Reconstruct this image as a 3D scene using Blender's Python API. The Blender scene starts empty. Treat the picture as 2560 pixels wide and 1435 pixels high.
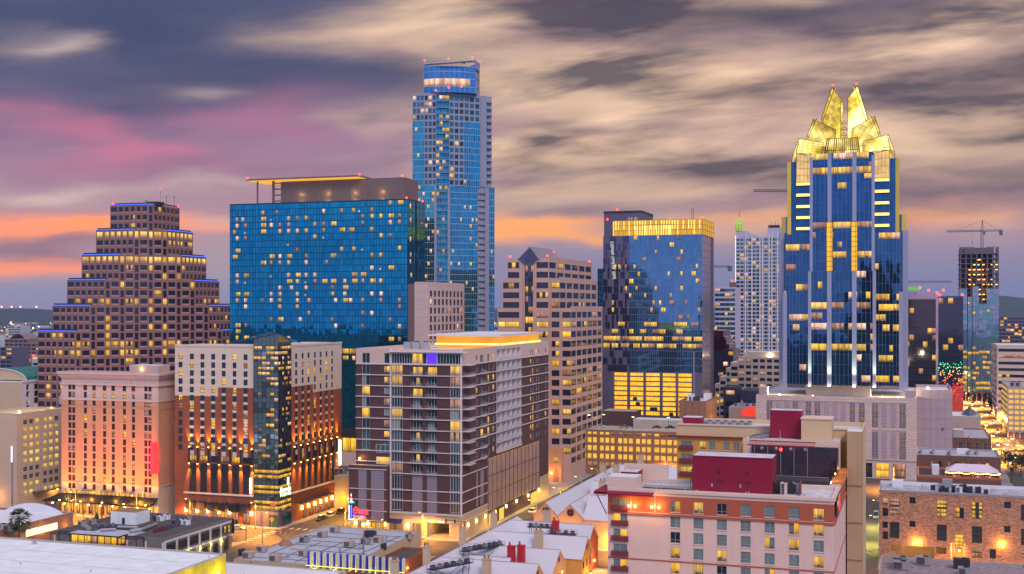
import bpy,math,random
from mathutils import Vector,Matrix
R=random.Random(11)
S=bpy.context.scene; C=S.collection
rad=math.radians
# ------------------------------------------------------------------ camera, sky, sun, exposure
FPX=3000.0; HZ=768.0; CX=1280.0; H=76.0
TH=math.atan(1005.0/3000.0)
SU,CU=math.sin(TH),math.cos(TH)          # U = (SU,CU): receding street direction, V = (CU,-SU): cross street
cd=bpy.data.cameras.new('camera'); cam=bpy.data.objects.new('camera',cd); C.objects.link(cam)
cam.location=(0,0,H); cam.rotation_euler=(rad(90),0,0)
cd.sensor_width=36; cd.lens=FPX/2560*36; cd.shift_y=(HZ-717.5)/2560
cd.clip_start=1; cd.clip_end=60000
S.camera=cam
S.view_settings.view_transform='Standard'; S.view_settings.look='None'
S.view_settings.exposure=.12; S.view_settings.gamma=1
S.cycles.max_bounces=6; S.cycles.diffuse_bounces=3; S.cycles.glossy_bounces=3
S.cycles.transmission_bounces=3; S.cycles.volume_bounces=0
S.cycles.sample_clamp_indirect=4; S.cycles.use_denoising=True

def lin(c):
    c=c/255.0
    return c/12.92 if c <= .04045 else ((c+.055)/1.055) ** 2.4
def rgb(r,g,b): return (lin(r),lin(g),lin(b))

class NT:
    """small helper to write node maths"""
    def __init__(s,t): s.t=t; s.n=t.nodes; s.l=t.links
    def put(s,sock,v):
        if isinstance(v,bpy.types.NodeSocket): s.l.new(v,sock)
        elif v is not None:
            if hasattr(sock.default_value,'__len__'):
                v=tuple(v) if hasattr(v,'__len__') else (v,v,v)
                if len(sock.default_value)==4 and len(v)==3: v=v+(1,)
            sock.default_value=v
    def m(s,op,a,b=None,c=None,clamp=False):
        n=s.n.new('ShaderNodeMath'); n.operation=op; n.use_clamp=clamp
        for i,v in enumerate((a,b,c)):
            if v is not None: s.put(n.inputs[i],v)
        return n.outputs[0]
    def vm(s,op,a,b=None):
        n=s.n.new('ShaderNodeVectorMath'); n.operation=op
        s.put(n.inputs[0],a)
        if b is not None: s.put(n.inputs[1],b)
        return n.outputs['Value'] if op in ('DOT_PRODUCT','LENGTH') else n.outputs[0]
    def xyz(s,x=0,y=0,z=0):
        n=s.n.new('ShaderNodeCombineXYZ')
        for i,v in enumerate((x,y,z)): s.put(n.inputs[i],v)
        return n.outputs[0]
    def sep(s,v):
        n=s.n.new('ShaderNodeSeparateXYZ'); s.put(n.inputs[0],v); return n.outputs
    def noise(s,v,scale=1,detail=3,rough=.5,dist=0,dim='3D'):
        n=s.n.new('ShaderNodeTexNoise'); n.noise_dimensions=dim
        s.put(n.inputs['Vector'],v); n.inputs['Scale'].default_value=scale
        n.inputs['Detail'].default_value=detail; n.inputs['Roughness'].default_value=rough
        n.inputs['Distortion'].default_value=dist
        return n.outputs['Fac']
    def sm(s,v,a,b):
        n=s.n.new('ShaderNodeMapRange'); n.interpolation_type='SMOOTHSTEP'
        s.put(n.inputs[0],v); n.inputs[1].default_value=a; n.inputs[2].default_value=b
        return n.outputs[0]
    def ramp(s,v,stops):
        n=s.n.new('ShaderNodeValToRGB'); e=n.color_ramp.elements
        while len(e)<len(stops): e.new(.5)
        for el,(p,c) in zip(e,stops): el.position=p; el.color=tuple(c)+(1,)
        s.put(n.inputs[0],v); return n.outputs[0]
    def mix(s,f,a,b,mode='MIX'):
        n=s.n.new('ShaderNodeMix'); n.data_type='RGBA'; n.blend_type=mode
        s.put(n.inputs[0],f); s.put(n.inputs[6],a); s.put(n.inputs[7],b)
        return n.outputs[2]

world=bpy.data.worlds.new('World'); S.world=world; world.use_nodes=True
SUN_EL,SUN_AZ=rad(42),rad(160)        # soft twilight glow from behind the viewer, to the left
def build_sky():
    t=NT(world.node_tree); t.n.clear()
    out=t.n.new('ShaderNodeOutputWorld'); bg=t.n.new('ShaderNodeBackground')
    tc=t.n.new('ShaderNodeTexCoord'); d=t.sep(tc.outputs['Generated'])
    dy=t.m('MAXIMUM',d[1],.06)
    X=t.m('DIVIDE',d[0],dy); Z=t.m('DIVIDE',d[2],dy)          # picture-independent tangent coordinates
    P0=t.xyz(X,Z,0)
    wob=t.m('SUBTRACT',t.noise(t.xyz(t.m('MULTIPLY',X,6),t.m('MULTIPLY',Z,34),3),1,4),.5)
    wob2=t.m('SUBTRACT',t.noise(t.xyz(t.m('MULTIPLY',X,6),t.m('MULTIPLY',Z,20),9),1,4),.5)
    P=t.vm('ADD',P0,t.xyz(t.m('MULTIPLY',wob,.20),t.m('MULTIPLY',wob2,.05),0))
    def pos(px,py): return ((px-CX)/FPX,(HZ-py)/FPX,0)
    def G(px,py,sx,sy,amp=1):
        v=t.vm('MULTIPLY',t.vm('SUBTRACT',P,pos(px,py)),(FPX/sx,FPX/sy,0))
        return t.m('MULTIPLY',t.m('POWER',2.718,t.m('MULTIPLY',t.vm('DOT_PRODUCT',v,v),-1)),amp)
    def add(*a):
        r=a[0]
        for b in a[1:]: r=t.m('ADD',r,b)
        return t.m('MINIMUM',r,1)
    zz=t.m('MULTIPLY',Z,FPX/HZ)      # 0 at the horizon .. 1 at the top of the picture
    left=t.ramp(zz,[(0,rgb(150,140,165)),(.10,rgb(168,150,160)),(.24,rgb(170,140,152)),(.40,rgb(160,122,146)),(.58,rgb(138,105,140)),(.74,rgb(90,82,118)),(.9,rgb(68,72,112)),(1,rgb(74,80,118))])
    right=t.ramp(zz,[(0,rgb(120,122,160)),(.14,rgb(134,128,160)),(.26,rgb(160,132,150)),(.40,rgb(158,124,136)),(.6,rgb(172,134,132)),(.8,rgb(152,120,126)),(1,rgb(106,88,106))])
    lr=t.sm(t.m('ADD',X,t.m('MULTIPLY',wob,.25)),-.16,.06)
    col=t.mix(lr,left,right)
    # long streaked clouds, slightly tilted
    Zs=t.m('SUBTRACT',Z,t.m('MULTIPLY',X,.10))
    s1=t.noise(t.xyz(t.m('MULTIPLY',X,4.6),t.m('MULTIPLY',Zs,26),1.7),1,4,.5,.15)
    s2=t.noise(t.xyz(t.m('MULTIPLY',X,5.0),t.m('MULTIPLY',Zs,27),7.3),1,5,.55,.2)
    s3=t.noise(t.xyz(t.m('MULTIPLY',X,9),t.m('MULTIPLY',Zs,60),4.1),1,3,.5,.3)
    up=t.sm(Z,.035,.10)
    tan=t.m('MULTIPLY',t.m('MULTIPLY',t.sm(s1,.40,.68),up),lr)
    tan=t.m('MULTIPLY',tan,.85)
    blobs=add(G(1010,70,260,70,.95),G(1330,190,230,75,.75),G(1180,30,250,40,.6),G(1440,345,150,22,.9),G(1700,375,330,30,.7),G(1900,170,420,60,.55),G(1640,250,300,45,.5),G(2350,400,180,60,.5),G(960,300,110,40,.3),G(2330,90,200,70,.35))
    tan=add(tan,blobs)
    col=t.mix(tan,col,t.mix(s3,rgb(226,176,148),rgb(255,220,184)))
    dk=t.m('MULTIPLY',t.m('MULTIPLY',t.sm(s2,.42,.70),t.sm(Z,.05,.12)),t.m('ADD',t.m('MULTIPLY',lr,.48),.44))
    dark=add(dk,G(1790,50,330,60,.72),G(1390,70,80,40,.55),G(2150,30,420,45,.5),G(1480,200,170,40,.62),G(1390,300,120,40,.55),G(2400,235,280,50,.62),G(2500,440,220,70,.6),G(1700,430,420,45,.5),G(1440,520,250,45,.35),G(2480,330,200,40,.5),G(2050,450,160,40,.4),G(640,150,440,80,.62),G(140,60,320,70,.45),G(450,230,330,60,.45),G(880,20,260,40,.4),G(1010,190,220,55,.6))
    dcol=t.mix(lr,rgb(42,48,92),rgb(56,42,66))
    col=t.mix(t.m('MULTIPLY',dark,.9),col,dcol)
    col=t.mix(add(G(220,330,150,44,.6),G(280,396,190,28,.66),G(690,300,170,66,.36),G(420,440,260,36,.2),G(60,270,90,40,.3)),col,rgb(206,108,140))
    col=t.mix(add(G(200,110,90,26,.55),G(490,225,80,22,.35),G(90,480,170,22,.75),G(480,475,180,18,.4),G(500,565,130,20,.5),G(60,100,120,40,.2)),col,rgb(215,188,178))
    fire=add(G(60,565,300,34,1.4),G(220,555,150,22,.8),G(20,645,190,22,1.3),G(110,640,130,18,.8),G(520,578,120,12,.35))
    col=t.mix(t.m('MULTIPLY',G(150,612,190,24,.9),.9),t.mix(t.m('MULTIPLY',fire,t.m('ADD',.45,t.m('MULTIPLY',s3,.95))),col,tuple(1.25*c for c in rgb(255,140,80))),rgb(128,98,122))
    fire=t.m('MULTIPLY',fire,1)
    glow=add(G(1330,560,190,20,.85),G(1380,592,240,16,.85),G(1240,580,120,26,.6),G(1950,556,260,24,.5),G(2400,540,220,26,.5),G(1700,590,160,14,.3),G(900,480,120,20,.25))
    col=t.mix(glow,col,rgb(255,166,96))
    # the unseen half of the sky, behind the viewer: blue twilight overhead, pinkish above the horizon
    el=t.m('MAXIMUM',d[2],0)
    back=t.ramp(el,[(0,(.26,.38,.74)),(.18,(.20,.48,.95)),(.45,(.26,.50,.98)),(1,(.40,.42,.66))])
    bc=t.noise(t.xyz(t.m('MULTIPLY',d[0],3),t.m('MULTIPLY',d[1],3),t.m('MULTIPLY',d[2],14)),1,4,.55)
    back=t.mix(t.m('MULTIPLY',t.sm(bc,.48,.70),.55),back,(.62,.58,.72)); back=t.mix(t.m('MULTIPLY',t.sm(bc,.50,.32),.4),back,(.05,.12,.30))
    col=t.mix(t.sm(d[1],.42,.02),col,back)
    zen=t.sm(d[2],.42,.8)
    col=t.mix(zen,col,(.62,.58,.72))
    sky=t.n.new('ShaderNodeTexSky'); sky.sky_type='NISHITA'; sky.sun_disc=False
    sky.sun_elevation=rad(2); sky.sun_rotation=rad(200)
    col=t.mix(1,col,t.vm('SCALE',sky.outputs[0]),'ADD')
    for n in t.n:
        if n.type=='VECT_MATH' and n.operation=='SCALE': n.inputs['Scale'].default_value=.02
    t.l.new(col,bg.inputs[0]); bg.inputs[1].default_value=1.0
    t.l.new(bg.outputs[0],out.inputs[0])
build_sky()
sd=bpy.data.lights.new('sun','SUN'); sun=bpy.data.objects.new('sun',sd); C.objects.link(sun)
sd.energy=1.9; sd.angle=rad(25); sd.color=(1,.74,.64)
sun.rotation_euler=Vector((-math.sin(SUN_AZ)*math.cos(SUN_EL),-math.cos(SUN_AZ)*math.cos(SUN_EL),-math.sin(SUN_EL))).to_track_quat('-Z','Y').to_euler()

# ------------------------------------------------------------------ materials
def mat(name,col,rough=.8,metal=0.,var=.12,vs=.25,spec=.3,brick=None,bump=0,streak=0):
    m=bpy.data.materials.new(name); m.use_nodes=True; t=NT(m.node_tree)
    p=t.n['Principled BSDF']
    g=t.n.new('ShaderNodeNewGeometry'); pos=g.outputs['Position']
    f=t.noise(pos,vs,5,.6)
    c=t.mix(f,tuple(x*(1-var*1.6) for x in col),tuple(min(1,x*(1+var*1.6)) for x in col))
    if streak:
        sv=t.noise(t.vm('MULTIPLY',pos,(1.2,1.2,.06)),1,4,.65)
        c=t.mix(t.m('MULTIPLY',t.sm(sv,.5,.75),streak),c,tuple(x*.45 for x in col))
    if brick:
        bw,bh,mort,c2=brick
        tc=t.n.new('ShaderNodeTexCoord'); o=t.sep(tc.outputs['Object'])
        b=t.n.new('ShaderNodeTexBrick')
        t.put(b.inputs['Vector'],t.xyz(t.m('ADD',o[0],o[1]),o[2],0))
        b.inputs['Scale'].default_value=1; b.inputs['Brick Width'].default_value=bw; b.inputs['Row Height'].default_value=bh
        b.inputs['Mortar Size'].default_value=bh*.1; b.inputs['Bias'].default_value=0
        t.put(b.inputs['Color1'],c); t.put(b.inputs['Color2'],t.mix(f,c2,tuple(x*.8 for x in c2))); t.put(b.inputs['Mortar'],mort)
        c=b.outputs['Color']
    t.put(p.inputs['Base Color'],c)
    p.inputs['Roughness'].default_value=rough; p.inputs['Metallic'].default_value=metal
    p.inputs['Specular IOR Level'].default_value=spec
    if bump:
        b=t.n.new('ShaderNodeBump'); b.inputs['Strength'].default_value=bump; b.inputs['Distance'].default_value=.2
        t.put(b.inputs['Height'],t.noise(pos,vs*6,4)); t.l.new(b.outputs[0],p.inputs['Normal'])
    return m
def emi(name,col,st,sample=False,noise=0,vscale=(1,1,1)):
    m=bpy.data.materials.new(name); m.use_nodes=True; t=NT(m.node_tree)
    p=t.n['Principled BSDF']; p.inputs['Base Color'].default_value=(.02,.02,.02,1)
    p.inputs['Emission Color'].default_value=tuple(col)+(1,)
    if noise:
        g=t.n.new('ShaderNodeNewGeometry')
        f=t.noise(t.vm('MULTIPLY',g.outputs['Position'],vscale),1,3)
        t.put(p.inputs['Emission Strength'],t.m('MULTIPLY',t.m('ADD',t.m('MULTIPLY',f,noise*2),1-noise),st))
    else: p.inputs['Emission Strength'].default_value=st
    if not sample: m.cycles.emission_sampling='NONE'
    return m
def room(name,col,st,dim=.12,curtain=.5):
    """a lit room behind glass: blinds, furniture and a brighter ceiling, different for every pane"""
    m=bpy.data.materials.new(name); m.use_nodes=True; t=NT(m.node_tree)
    p=t.n['Principled BSDF']; p.inputs['Base Color'].default_value=(.03,.03,.035,1)
    p.inputs['Roughness'].default_value=.08
    tc=t.n.new('ShaderNodeTexCoord'); uv=t.sep(tc.outputs['UV'])
    oi=t.n.new('ShaderNodeObjectInfo'); k=t.m('MULTIPLY',oi.outputs['Random'],97)
    u=t.m('ADD',uv[0],k)
    v=t.m('FRACT',uv[1])
    blinds=t.noise(t.xyz(t.m('MULTIPLY',u,7),t.m('MULTIPLY',uv[1],.5),k),1,2)
    furn=t.noise(t.xyz(t.m('MULTIPLY',u,5),t.m('MULTIPLY',uv[1],6),k),1,3)
    low=t.sm(t.m('ADD',v,t.m('MULTIPLY',t.m('SUBTRACT',furn,.5),1.4)),.02,.42)
    cur=t.m('ADD',t.m('MULTIPLY',t.sm(blinds,.38,.58),curtain),1-curtain)
    br=t.m('MULTIPLY',t.m('MULTIPLY',t.m('ADD',t.m('MULTIPLY',low,1-dim),dim),cur),t.m('ADD',.7,t.m('MULTIPLY',v,.5)))
    wn=t.n.new('ShaderNodeTexWhiteNoise'); t.put(wn.inputs['Vector'],t.xyz(t.m('FLOOR',u),t.m('FLOOR',uv[1]),1))
    br=t.m('MULTIPLY',br,t.m('ADD',.62,t.m('MULTIPLY',wn.outputs['Value'],.7)))
    c=t.mix(wn.outputs['Value'],tuple(col),(col[0],col[1]*1.18,col[2]*2.4))
    t.put(p.inputs['Emission Color'],c); t.put(p.inputs['Emission Strength'],t.m('MULTIPLY',br,st))
    m.cycles.emission_sampling='NONE'
    return m
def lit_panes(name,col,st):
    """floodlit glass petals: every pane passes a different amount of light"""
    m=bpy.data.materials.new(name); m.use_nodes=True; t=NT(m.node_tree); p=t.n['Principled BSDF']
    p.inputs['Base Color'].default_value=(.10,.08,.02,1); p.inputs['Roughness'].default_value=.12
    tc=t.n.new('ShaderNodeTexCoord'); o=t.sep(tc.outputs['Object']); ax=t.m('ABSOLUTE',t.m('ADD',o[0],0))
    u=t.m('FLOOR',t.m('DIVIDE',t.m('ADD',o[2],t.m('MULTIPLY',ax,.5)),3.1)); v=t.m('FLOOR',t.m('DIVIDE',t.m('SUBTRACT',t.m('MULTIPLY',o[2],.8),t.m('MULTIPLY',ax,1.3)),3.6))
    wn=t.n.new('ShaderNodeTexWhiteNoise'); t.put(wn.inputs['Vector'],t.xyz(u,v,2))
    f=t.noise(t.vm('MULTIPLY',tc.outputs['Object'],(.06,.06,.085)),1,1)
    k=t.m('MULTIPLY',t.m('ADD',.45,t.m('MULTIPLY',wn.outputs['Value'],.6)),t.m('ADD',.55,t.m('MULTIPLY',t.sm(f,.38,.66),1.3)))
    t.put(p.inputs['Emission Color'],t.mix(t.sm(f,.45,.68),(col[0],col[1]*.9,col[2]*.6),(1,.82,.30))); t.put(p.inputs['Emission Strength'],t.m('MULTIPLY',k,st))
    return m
def glass(name,tint,rough=.03,metal=.85,wav=.02,ws=.12,spec=.6):
    m=bpy.data.materials.new(name); m.use_nodes=True; t=NT(m.node_tree)
    p=t.n['Principled BSDF']; g=t.n.new('ShaderNodeNewGeometry'); pos=g.outputs['Position']
    f=t.noise(pos,.15,3)
    t.put(p.inputs['Base Color'],t.mix(f,tuple(x*.86 for x in tint),tuple(x*1.14 for x in tint)))
    p.inputs['Metallic'].default_value=metal; p.inputs['Roughness'].default_value=rough
    p.inputs['Specular IOR Level'].default_value=spec
    b=t.n.new('ShaderNodeBump'); b.inputs['Strength'].default_value=1; b.inputs['Distance'].default_value=wav
    t.put(b.inputs['Height'],t.noise(pos,ws,2)); t.l.new(b.outputs[0],p.inputs['Normal'])
    return m
M={}
M['win_dark']=glass('window_glass_dark',(.022,.032,.05),.06,.2,.01)
M['win_teal']=glass('window_glass_teal',(.05,.16,.22),.06,.7,.01)
M['win_grey']=glass('window_glass_grey',(.06,.055,.065),.1,.2,.01)
M['win_lit']=room('window_lit_warm',(1,.49,.03),.92)
M['win_lit2']=room('window_lit_yellow',(1,.55,.05),1.0,.4,.3)
M['win_soft']=room('window_lit_peach',(1,.52,.20),1.0,.25,.4)
M['win_dim']=room('window_lit_dim',(1,.42,.14),.5,.05,.6)
M['win_full']=room('window_lit_full',(1,.47,.015),1.05,.5,.2)
M['curtain']=mat('curtain_grey_green',(.20,.27,.27),.8,var=.3,vs=3)
M['white']=mat('white_roof_membrane',(.66,.68,.74),.75,var=.10,vs=.12,streak=.12)
M['cream']=mat('cream_stucco',(.62,.50,.44),.85,var=.05,streak=.12)
M['tan']=mat('tan_stucco',(.52,.40,.27),.85,var=.06,streak=.12)
M['metal']=mat('grey_metal',(.42,.43,.46),.4,.6,var=.1)
M['steel']=mat('dark_steel',(.05,.05,.06),.5,.4,var=.2)
M['black']=mat('black_rubber',(.015,.015,.017),.8)
M['concrete']=mat('concrete',(.40,.36,.34),.9,var=.12,streak=.25)
M['red_lamp']=emi('red_aviation_lamp',(1,.02,.01),14)
M['bulb']=emi('lamp_bulb_orange',(1,.45,.08),30)
M['bulb_white']=emi('lamp_bulb_white',(1,.8,.5),22)
M['blue_neon']=emi('blue_neon',(.05,.15,1),1.5)

# ------------------------------------------------------------------ mesh builder and frames
class MB:
    def __init__(s): s.v=[]; s.f=[]; s.m=[]; s.u=[]; s.hasuv=False
    def face(s,pts,m,uv=False,k=None):
        i=len(s.v); s.v += [tuple(p) for p in pts]; s.f.append(tuple(range(i,i+len(pts)))); s.m.append(m)
        if uv:
            a,b=(R.randrange(60),R.randrange(60)) if k is None else k
            s.u.append([(a,b),(a+.999,b),(a+.999,b+.999),(a,b+.999)]); s.hasuv=True
        else: s.u.append(None)
    def box(s,x0,x1,y0,y1,z0,z1,m,top=None,skip=''):
        a=[(x0,y0,z0),(x1,y0,z0),(x1,y1,z0),(x0,y1,z0),(x0,y0,z1),(x1,y0,z1),(x1,y1,z1),(x0,y1,z1)]
        for k,q in (('F',(0,1,5,4)),('R',(1,2,6,5)),('B',(2,3,7,6)),('L',(3,0,4,7)),('T',(4,5,6,7)),('D',(3,2,1,0))):
            if k not in skip: s.face([a[j] for j in q],top if (k=='T' and top) else m)
    def prism(s,poly,z0,z1,m,top=None,bottom=False,sides=None):
        n=len(poly)
        for i in range(n):
            if sides is not None and i not in sides: continue
            a,b=poly[i],poly[(i+1) % n]
            s.face([(a[0],a[1],z0),(b[0],b[1],z0),(b[0],b[1],z1),(a[0],a[1],z1)],m)
        s.face([(p[0],p[1],z1) for p in poly],top or m)
        if bottom: s.face([(p[0],p[1],z0) for p in reversed(poly)],m)
    def bar(s,p,q,r,m,n=4,r2=None):
        p,q=Vector(p),Vector(q); d=(q-p)
        if d.length<1e-6: return
        d.normalize(); up=Vector((0,0,1)) if abs(d.z)<.95 else Vector((1,0,0))
        a=d.cross(up).normalized(); b=d.cross(a); r2=r if r2 is None else r2
        c=[[],[]]
        for i in range(n):
            t=2*math.pi*(i+.5)/n; o=a*math.cos(t)+b*math.sin(t)
            c[0].append(p+o*r); c[1].append(q+o*r2)
        for i in range(n):
            j=(i+1) % n; s.face([c[0][j],c[0][i],c[1][i],c[1][j]],m)
        s.face(c[0],m); s.face(c[1][::-1],m)
    def cyl(s,x,y,z0,z1,r,m,n=12,r2=None,top=None):
        r2=r if r2 is None else r2
        A=[(x+r*math.cos(2*math.pi*i/n),y+r*math.sin(2*math.pi*i/n),z0) for i in range(n)]
        B_=[(x+r2*math.cos(2*math.pi*i/n),y+r2*math.sin(2*math.pi*i/n),z1) for i in range(n)]
        for i in range(n):
            j=(i+1) % n; s.face([A[i],A[j],B_[j],B_[i]],m)
        s.face(B_,top or m); s.face(A[::-1],m)
    def ball(s,x,y,z,r,m,n=8,k=5):
        for i in range(k):
            a0,a1=math.pi*i/k,math.pi*(i+1)/k
            for j in range(n):
                b0,b1=2*math.pi*j/n,2*math.pi*(j+1)/n
                q=[(x+r*math.sin(a)*math.cos(b),y+r*math.sin(a)*math.sin(b),z+r*math.cos(a)) for a,b in ((a1,b0),(a1,b1),(a0,b1),(a0,b0))]
                if i==0: q=q[:3]
                elif i==k-1: q=q[1:]
                s.face(q,m)
    def mesh(s,name):
        me=bpy.data.meshes.new(name); me.from_pydata(s.v,[],s.f)
        ms=[]; idx={}
        for m in s.m:
            if m not in idx: idx[m]=len(ms); ms.append(m)
        for m in ms: me.materials.append(m)
        me.polygons.foreach_set('material_index',[idx[m] for m in s.m])
        if s.hasuv:
            l=me.uv_layers.new(name='UVMap'); d=[]
            for f,u in zip(s.f,s.u):
                if u and len(f)==4:
                    for q in u: d += q
                else: d += [0,0]*len(f)
            l.data.foreach_set('uv',d)
        me.update(); return me
    def build(s,name,parent=None,loc=(0,0,0),rot=0,smooth=False):
        if not s.f: return None
        me=s.mesh(name)
        if smooth: me.polygons.foreach_set('use_smooth',[True]*len(me.polygons))
        o=bpy.data.objects.new(name,me); C.objects.link(o); o.parent=parent
        o.location=loc; o.rotation_euler=(0,0,rot); return o
def tag(o,label,cat,group=None,kind=None):
    if label: o['label']=label
    if cat: o['category']=cat
    if group: o['group']=group
    if kind: o['kind']=kind
    return o
def empty(name,loc,rot,label,cat,group=None):
    o=bpy.data.objects.new(name,None); C.objects.link(o); o.empty_display_size=.5
    o.location=loc; o.rotation_euler=(0,0,rot); return tag(o,label,cat,group)
def copy_tree(o,parent=None):
    c=o.copy(); C.objects.link(c); c.parent=parent
    for ch in list(o.children): copy_tree(ch,c)
    return c
def gx(px,Y): return (px-CX)/FPX*Y
def gz(py,Y): return H+(HZ-py)/FPX*Y
def gY(py,z=0): return (H-z)*FPX/(py-HZ)
def gp(px,py,z=0):
    Y=gY(py,z); return (gx(px,Y),Y,z)

class W:
    """a vertical wall line in a building's own frame: origin, direction angle"""
    def __init__(s,ox,oy,phi=0.):
        s.o=(ox,oy); s.phi=phi; s.a=(math.cos(phi),math.sin(phi)); s.n=(math.sin(phi),-math.cos(phi))
    def p(s,t,z,d=0.): return (s.o[0]+s.a[0]*t+s.n[0]*d,s.o[1]+s.a[1]*t+s.n[1]*d,z)
def wall2(p,q):
    w=W(p[0],p[1],math.atan2(q[1]-p[1],q[0]-p[0])); w.len=math.hypot(q[0]-p[0],q[1]-p[1]); return w
PHI_R=math.pi/2

WCACHE={}
def win_mb(style,w,h,var):
    """window seen from -y: frame, mullions, panes. style=(cols,rows,frame material,glass key,sill material or None)"""
    key=(style,round(w,2),round(h,2),var)
    if key in WCACHE: return WCACHE[key]
    cols,rows,fm,gk,sill=style
    b=MB(); f=min(.07 if w<3 else .1,w*.08); hw=w/2
    sh=0
    if sill: sh=h*.2 if sill[1] is None else sill[1]
    rr=random.Random(str(key))
    names={'d': [gk]*9,'l': ['win_lit'],'y': ['win_lit2'],'s': ['win_soft'],'m': ['win_dim'],'f': ['win_full']}
    for i in range(cols):
        x0=-hw+w*i/cols; x1=-hw+w*(i+1)/cols
        for j in range(rows):
            z0=sh+(h-sh)*j/rows; z1=sh+(h-sh)*(j+1)/rows
            if var=='p': g=['win_lit',gk][(i+(len(str(key)) % 2)) % 2] if cols>1 else 'win_dim'
            elif var=='c': g='curtain' if i != cols // 2 else 'win_lit'
            elif var=='k': g='curtain' if (i<cols-1 or cols==1) else gk
            else: g=names[var][0]
            b.face([(x0,0,z0),(x1,0,z0),(x1,0,z1),(x0,0,z1)],M[g],True,(i+rr.randrange(40)*3 if False else i,j))
    if fm:
        for i in range(cols+1):
            x=-hw+w*i/cols
            t=f if 0<i<cols else f*1.2
            x0,x1=(x,x+t) if i==0 else ((x-t,x) if i==cols else (x-t/2,x+t/2))
            b.box(x0,x1,-.08,-.004,sh,h,fm,skip='BD')
        for j in range(rows+1):
            z=sh+(h-sh)*j/rows
            z0,z1=(z,z+f) if j==0 else ((z-f,z) if j==rows else (z-f/2,z+f/2))
            b.box(-hw+f*1.3,hw-f*1.3,-.07,-.004,z0,z1,fm,skip='BLR')
    if sill: b.box(-hw,hw,-.12,-.003,0,sh-.005,sill[0],skip='B')
    WCACHE[key]=b; return b

class B:
    """a building standing on the street grid; its frame has x along the cross street, y receding"""
    def __init__(s,name,label,cat,px,Y,rot=None,group=None,z=0):
        s.X=gx(px,Y); s.Y=Y; s.rot=-TH if rot is None else rot
        s.c,s.s=math.cos(s.rot),math.sin(s.rot)
        s.root=empty(name,(s.X,s.Y,z),s.rot,label,cat,group); s.zb=z
        s.wins=[]; s.F=W(0,0,0); s.R=W(0,0,PHI_R)
    def wx(s,x,y): return (s.X+s.c*x-s.s*y,s.Y+s.s*x+s.c*y)
    def at(s,w,px):
        t=(px-CX)/FPX; A=s.wx(*w.o)
        dx=s.c*w.a[0]-s.s*w.a[1]; dy=s.s*w.a[0]+s.c*w.a[1]
        return (t*A[1]-A[0])/(dx-t*dy)
    def z(s,w,px,py):
        k=s.at(w,px); q=s.wx(w.o[0]+w.a[0]*k,w.o[1]+w.a[1]*k); return gz(py,q[1])-s.zb
    def fx(s,px,y=0): return s.at(W(0,y,0),px)
    def ry(s,px,x=0): return s.at(W(x,0,PHI_R),px)
    def win(s,style,w,s0,s1,z0,z1,var='d',rec=.25,name='window'):
        s.wins.append((style,s1-s0,z1-z0,var,w,(s0+s1)/2,z0,rec,name))
    def flush(s,cap=100):
        by={}
        for k in s.wins: by.setdefault(k[8],[]).append(k)
        for nm,L in by.items():
            def key(k):
                p=k[4].p(k[5],0); q=s.wx(p[0],p[1]); zz=k[6]
                return k[1]*k[2]/(q[0] ** 2+q[1] ** 2+(zz-H) ** 2)
            L.sort(key=key,reverse=True)
            rest=MB()
            for i,(st,w,h,var,wl,t,z0,rec,_) in enumerate(L):
                mb=win_mb(st,w,h,var); p=wl.p(t,z0,-rec)
                if i<cap:
                    if not hasattr(mb,'me'): mb.me=mb.mesh(nm)
                    o=bpy.data.objects.new(nm,mb.me); C.objects.link(o); o.parent=s.root
                    o.location=p; o.rotation_euler=(0,0,wl.phi)
                else:
                    ca,sa=wl.a; n0=len(rest.v); ka,kb=R.randrange(50),R.randrange(50)
                    rest.v += [(p[0]+ca*x-sa*y,p[1]+sa*x+ca*y,p[2]+z) for x,y,z in mb.v]
                    rest.f += [tuple(n0+q for q in f) for f in mb.f]; rest.m += mb.m
                    rest.u += [[(a+ka,b+kb) for a,b in u] if u else None for u in mb.u]; rest.hasuv=True
            o=rest.build(nm,s.root)
            if o: o['kind']='stuff'
        s.wins=[]

def facade(mb,w,s0,s1,z0,z1,rects,m,depth=.25,rev=None):
    """wall with real openings: rects=(s0,s1,z0,z1)"""
    rects=[r for r in rects if r[1]>s0+1e-4 and r[0]<s1-1e-4 and r[3]>z0+1e-4 and r[2]<z1-1e-4]
    zs=sorted({round(z,4) for r in rects for z in (r[2],r[3]) if z0<z<z1} | {z0,z1})
    for a,b in zip(zs,zs[1:]):
        if b-a<1e-4: continue
        bl=sorted((max(r[0],s0),min(r[1],s1)) for r in rects if r[2]<b-1e-4 and r[3]>a+1e-4)
        c=s0
        for p,q in bl+[(s1,s1)]:
            if p-c>1e-4: mb.face([w.p(c,a),w.p(p,a),w.p(p,b),w.p(c,b)],m)
            c=max(c,q)
    for p,q,a,b in rects:
        for A,B_ in (((p,a),(q,a)),((q,a),(q,b)),((q,b),(p,b)),((p,b),(p,a))):
            mb.face([w.p(A[0],A[1]),w.p(B_[0],B_[1]),w.p(B_[0],B_[1],-depth),w.p(A[0],A[1],-depth)],rev or m)
def strip(mb,w,s0,s1,z0,z1,m,d0=0.,d1=.15):
    """a raised band or pier on a wall, from depth d0 to d1 in front of it"""
    a=[w.p(s0,z0,d0),w.p(s1,z0,d0),w.p(s1,z1,d0),w.p(s0,z1,d0)]
    b=[w.p(s0,z0,d1),w.p(s1,z0,d1),w.p(s1,z1,d1),w.p(s0,z1,d1)]
    mb.face(b,m)
    for i in range(4):
        j=(i+1) % 4; mb.face([a[i],a[j],b[j],b[i]],m)
def pick(p,a='l',b='d'): return a if R.random()<p else b
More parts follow.
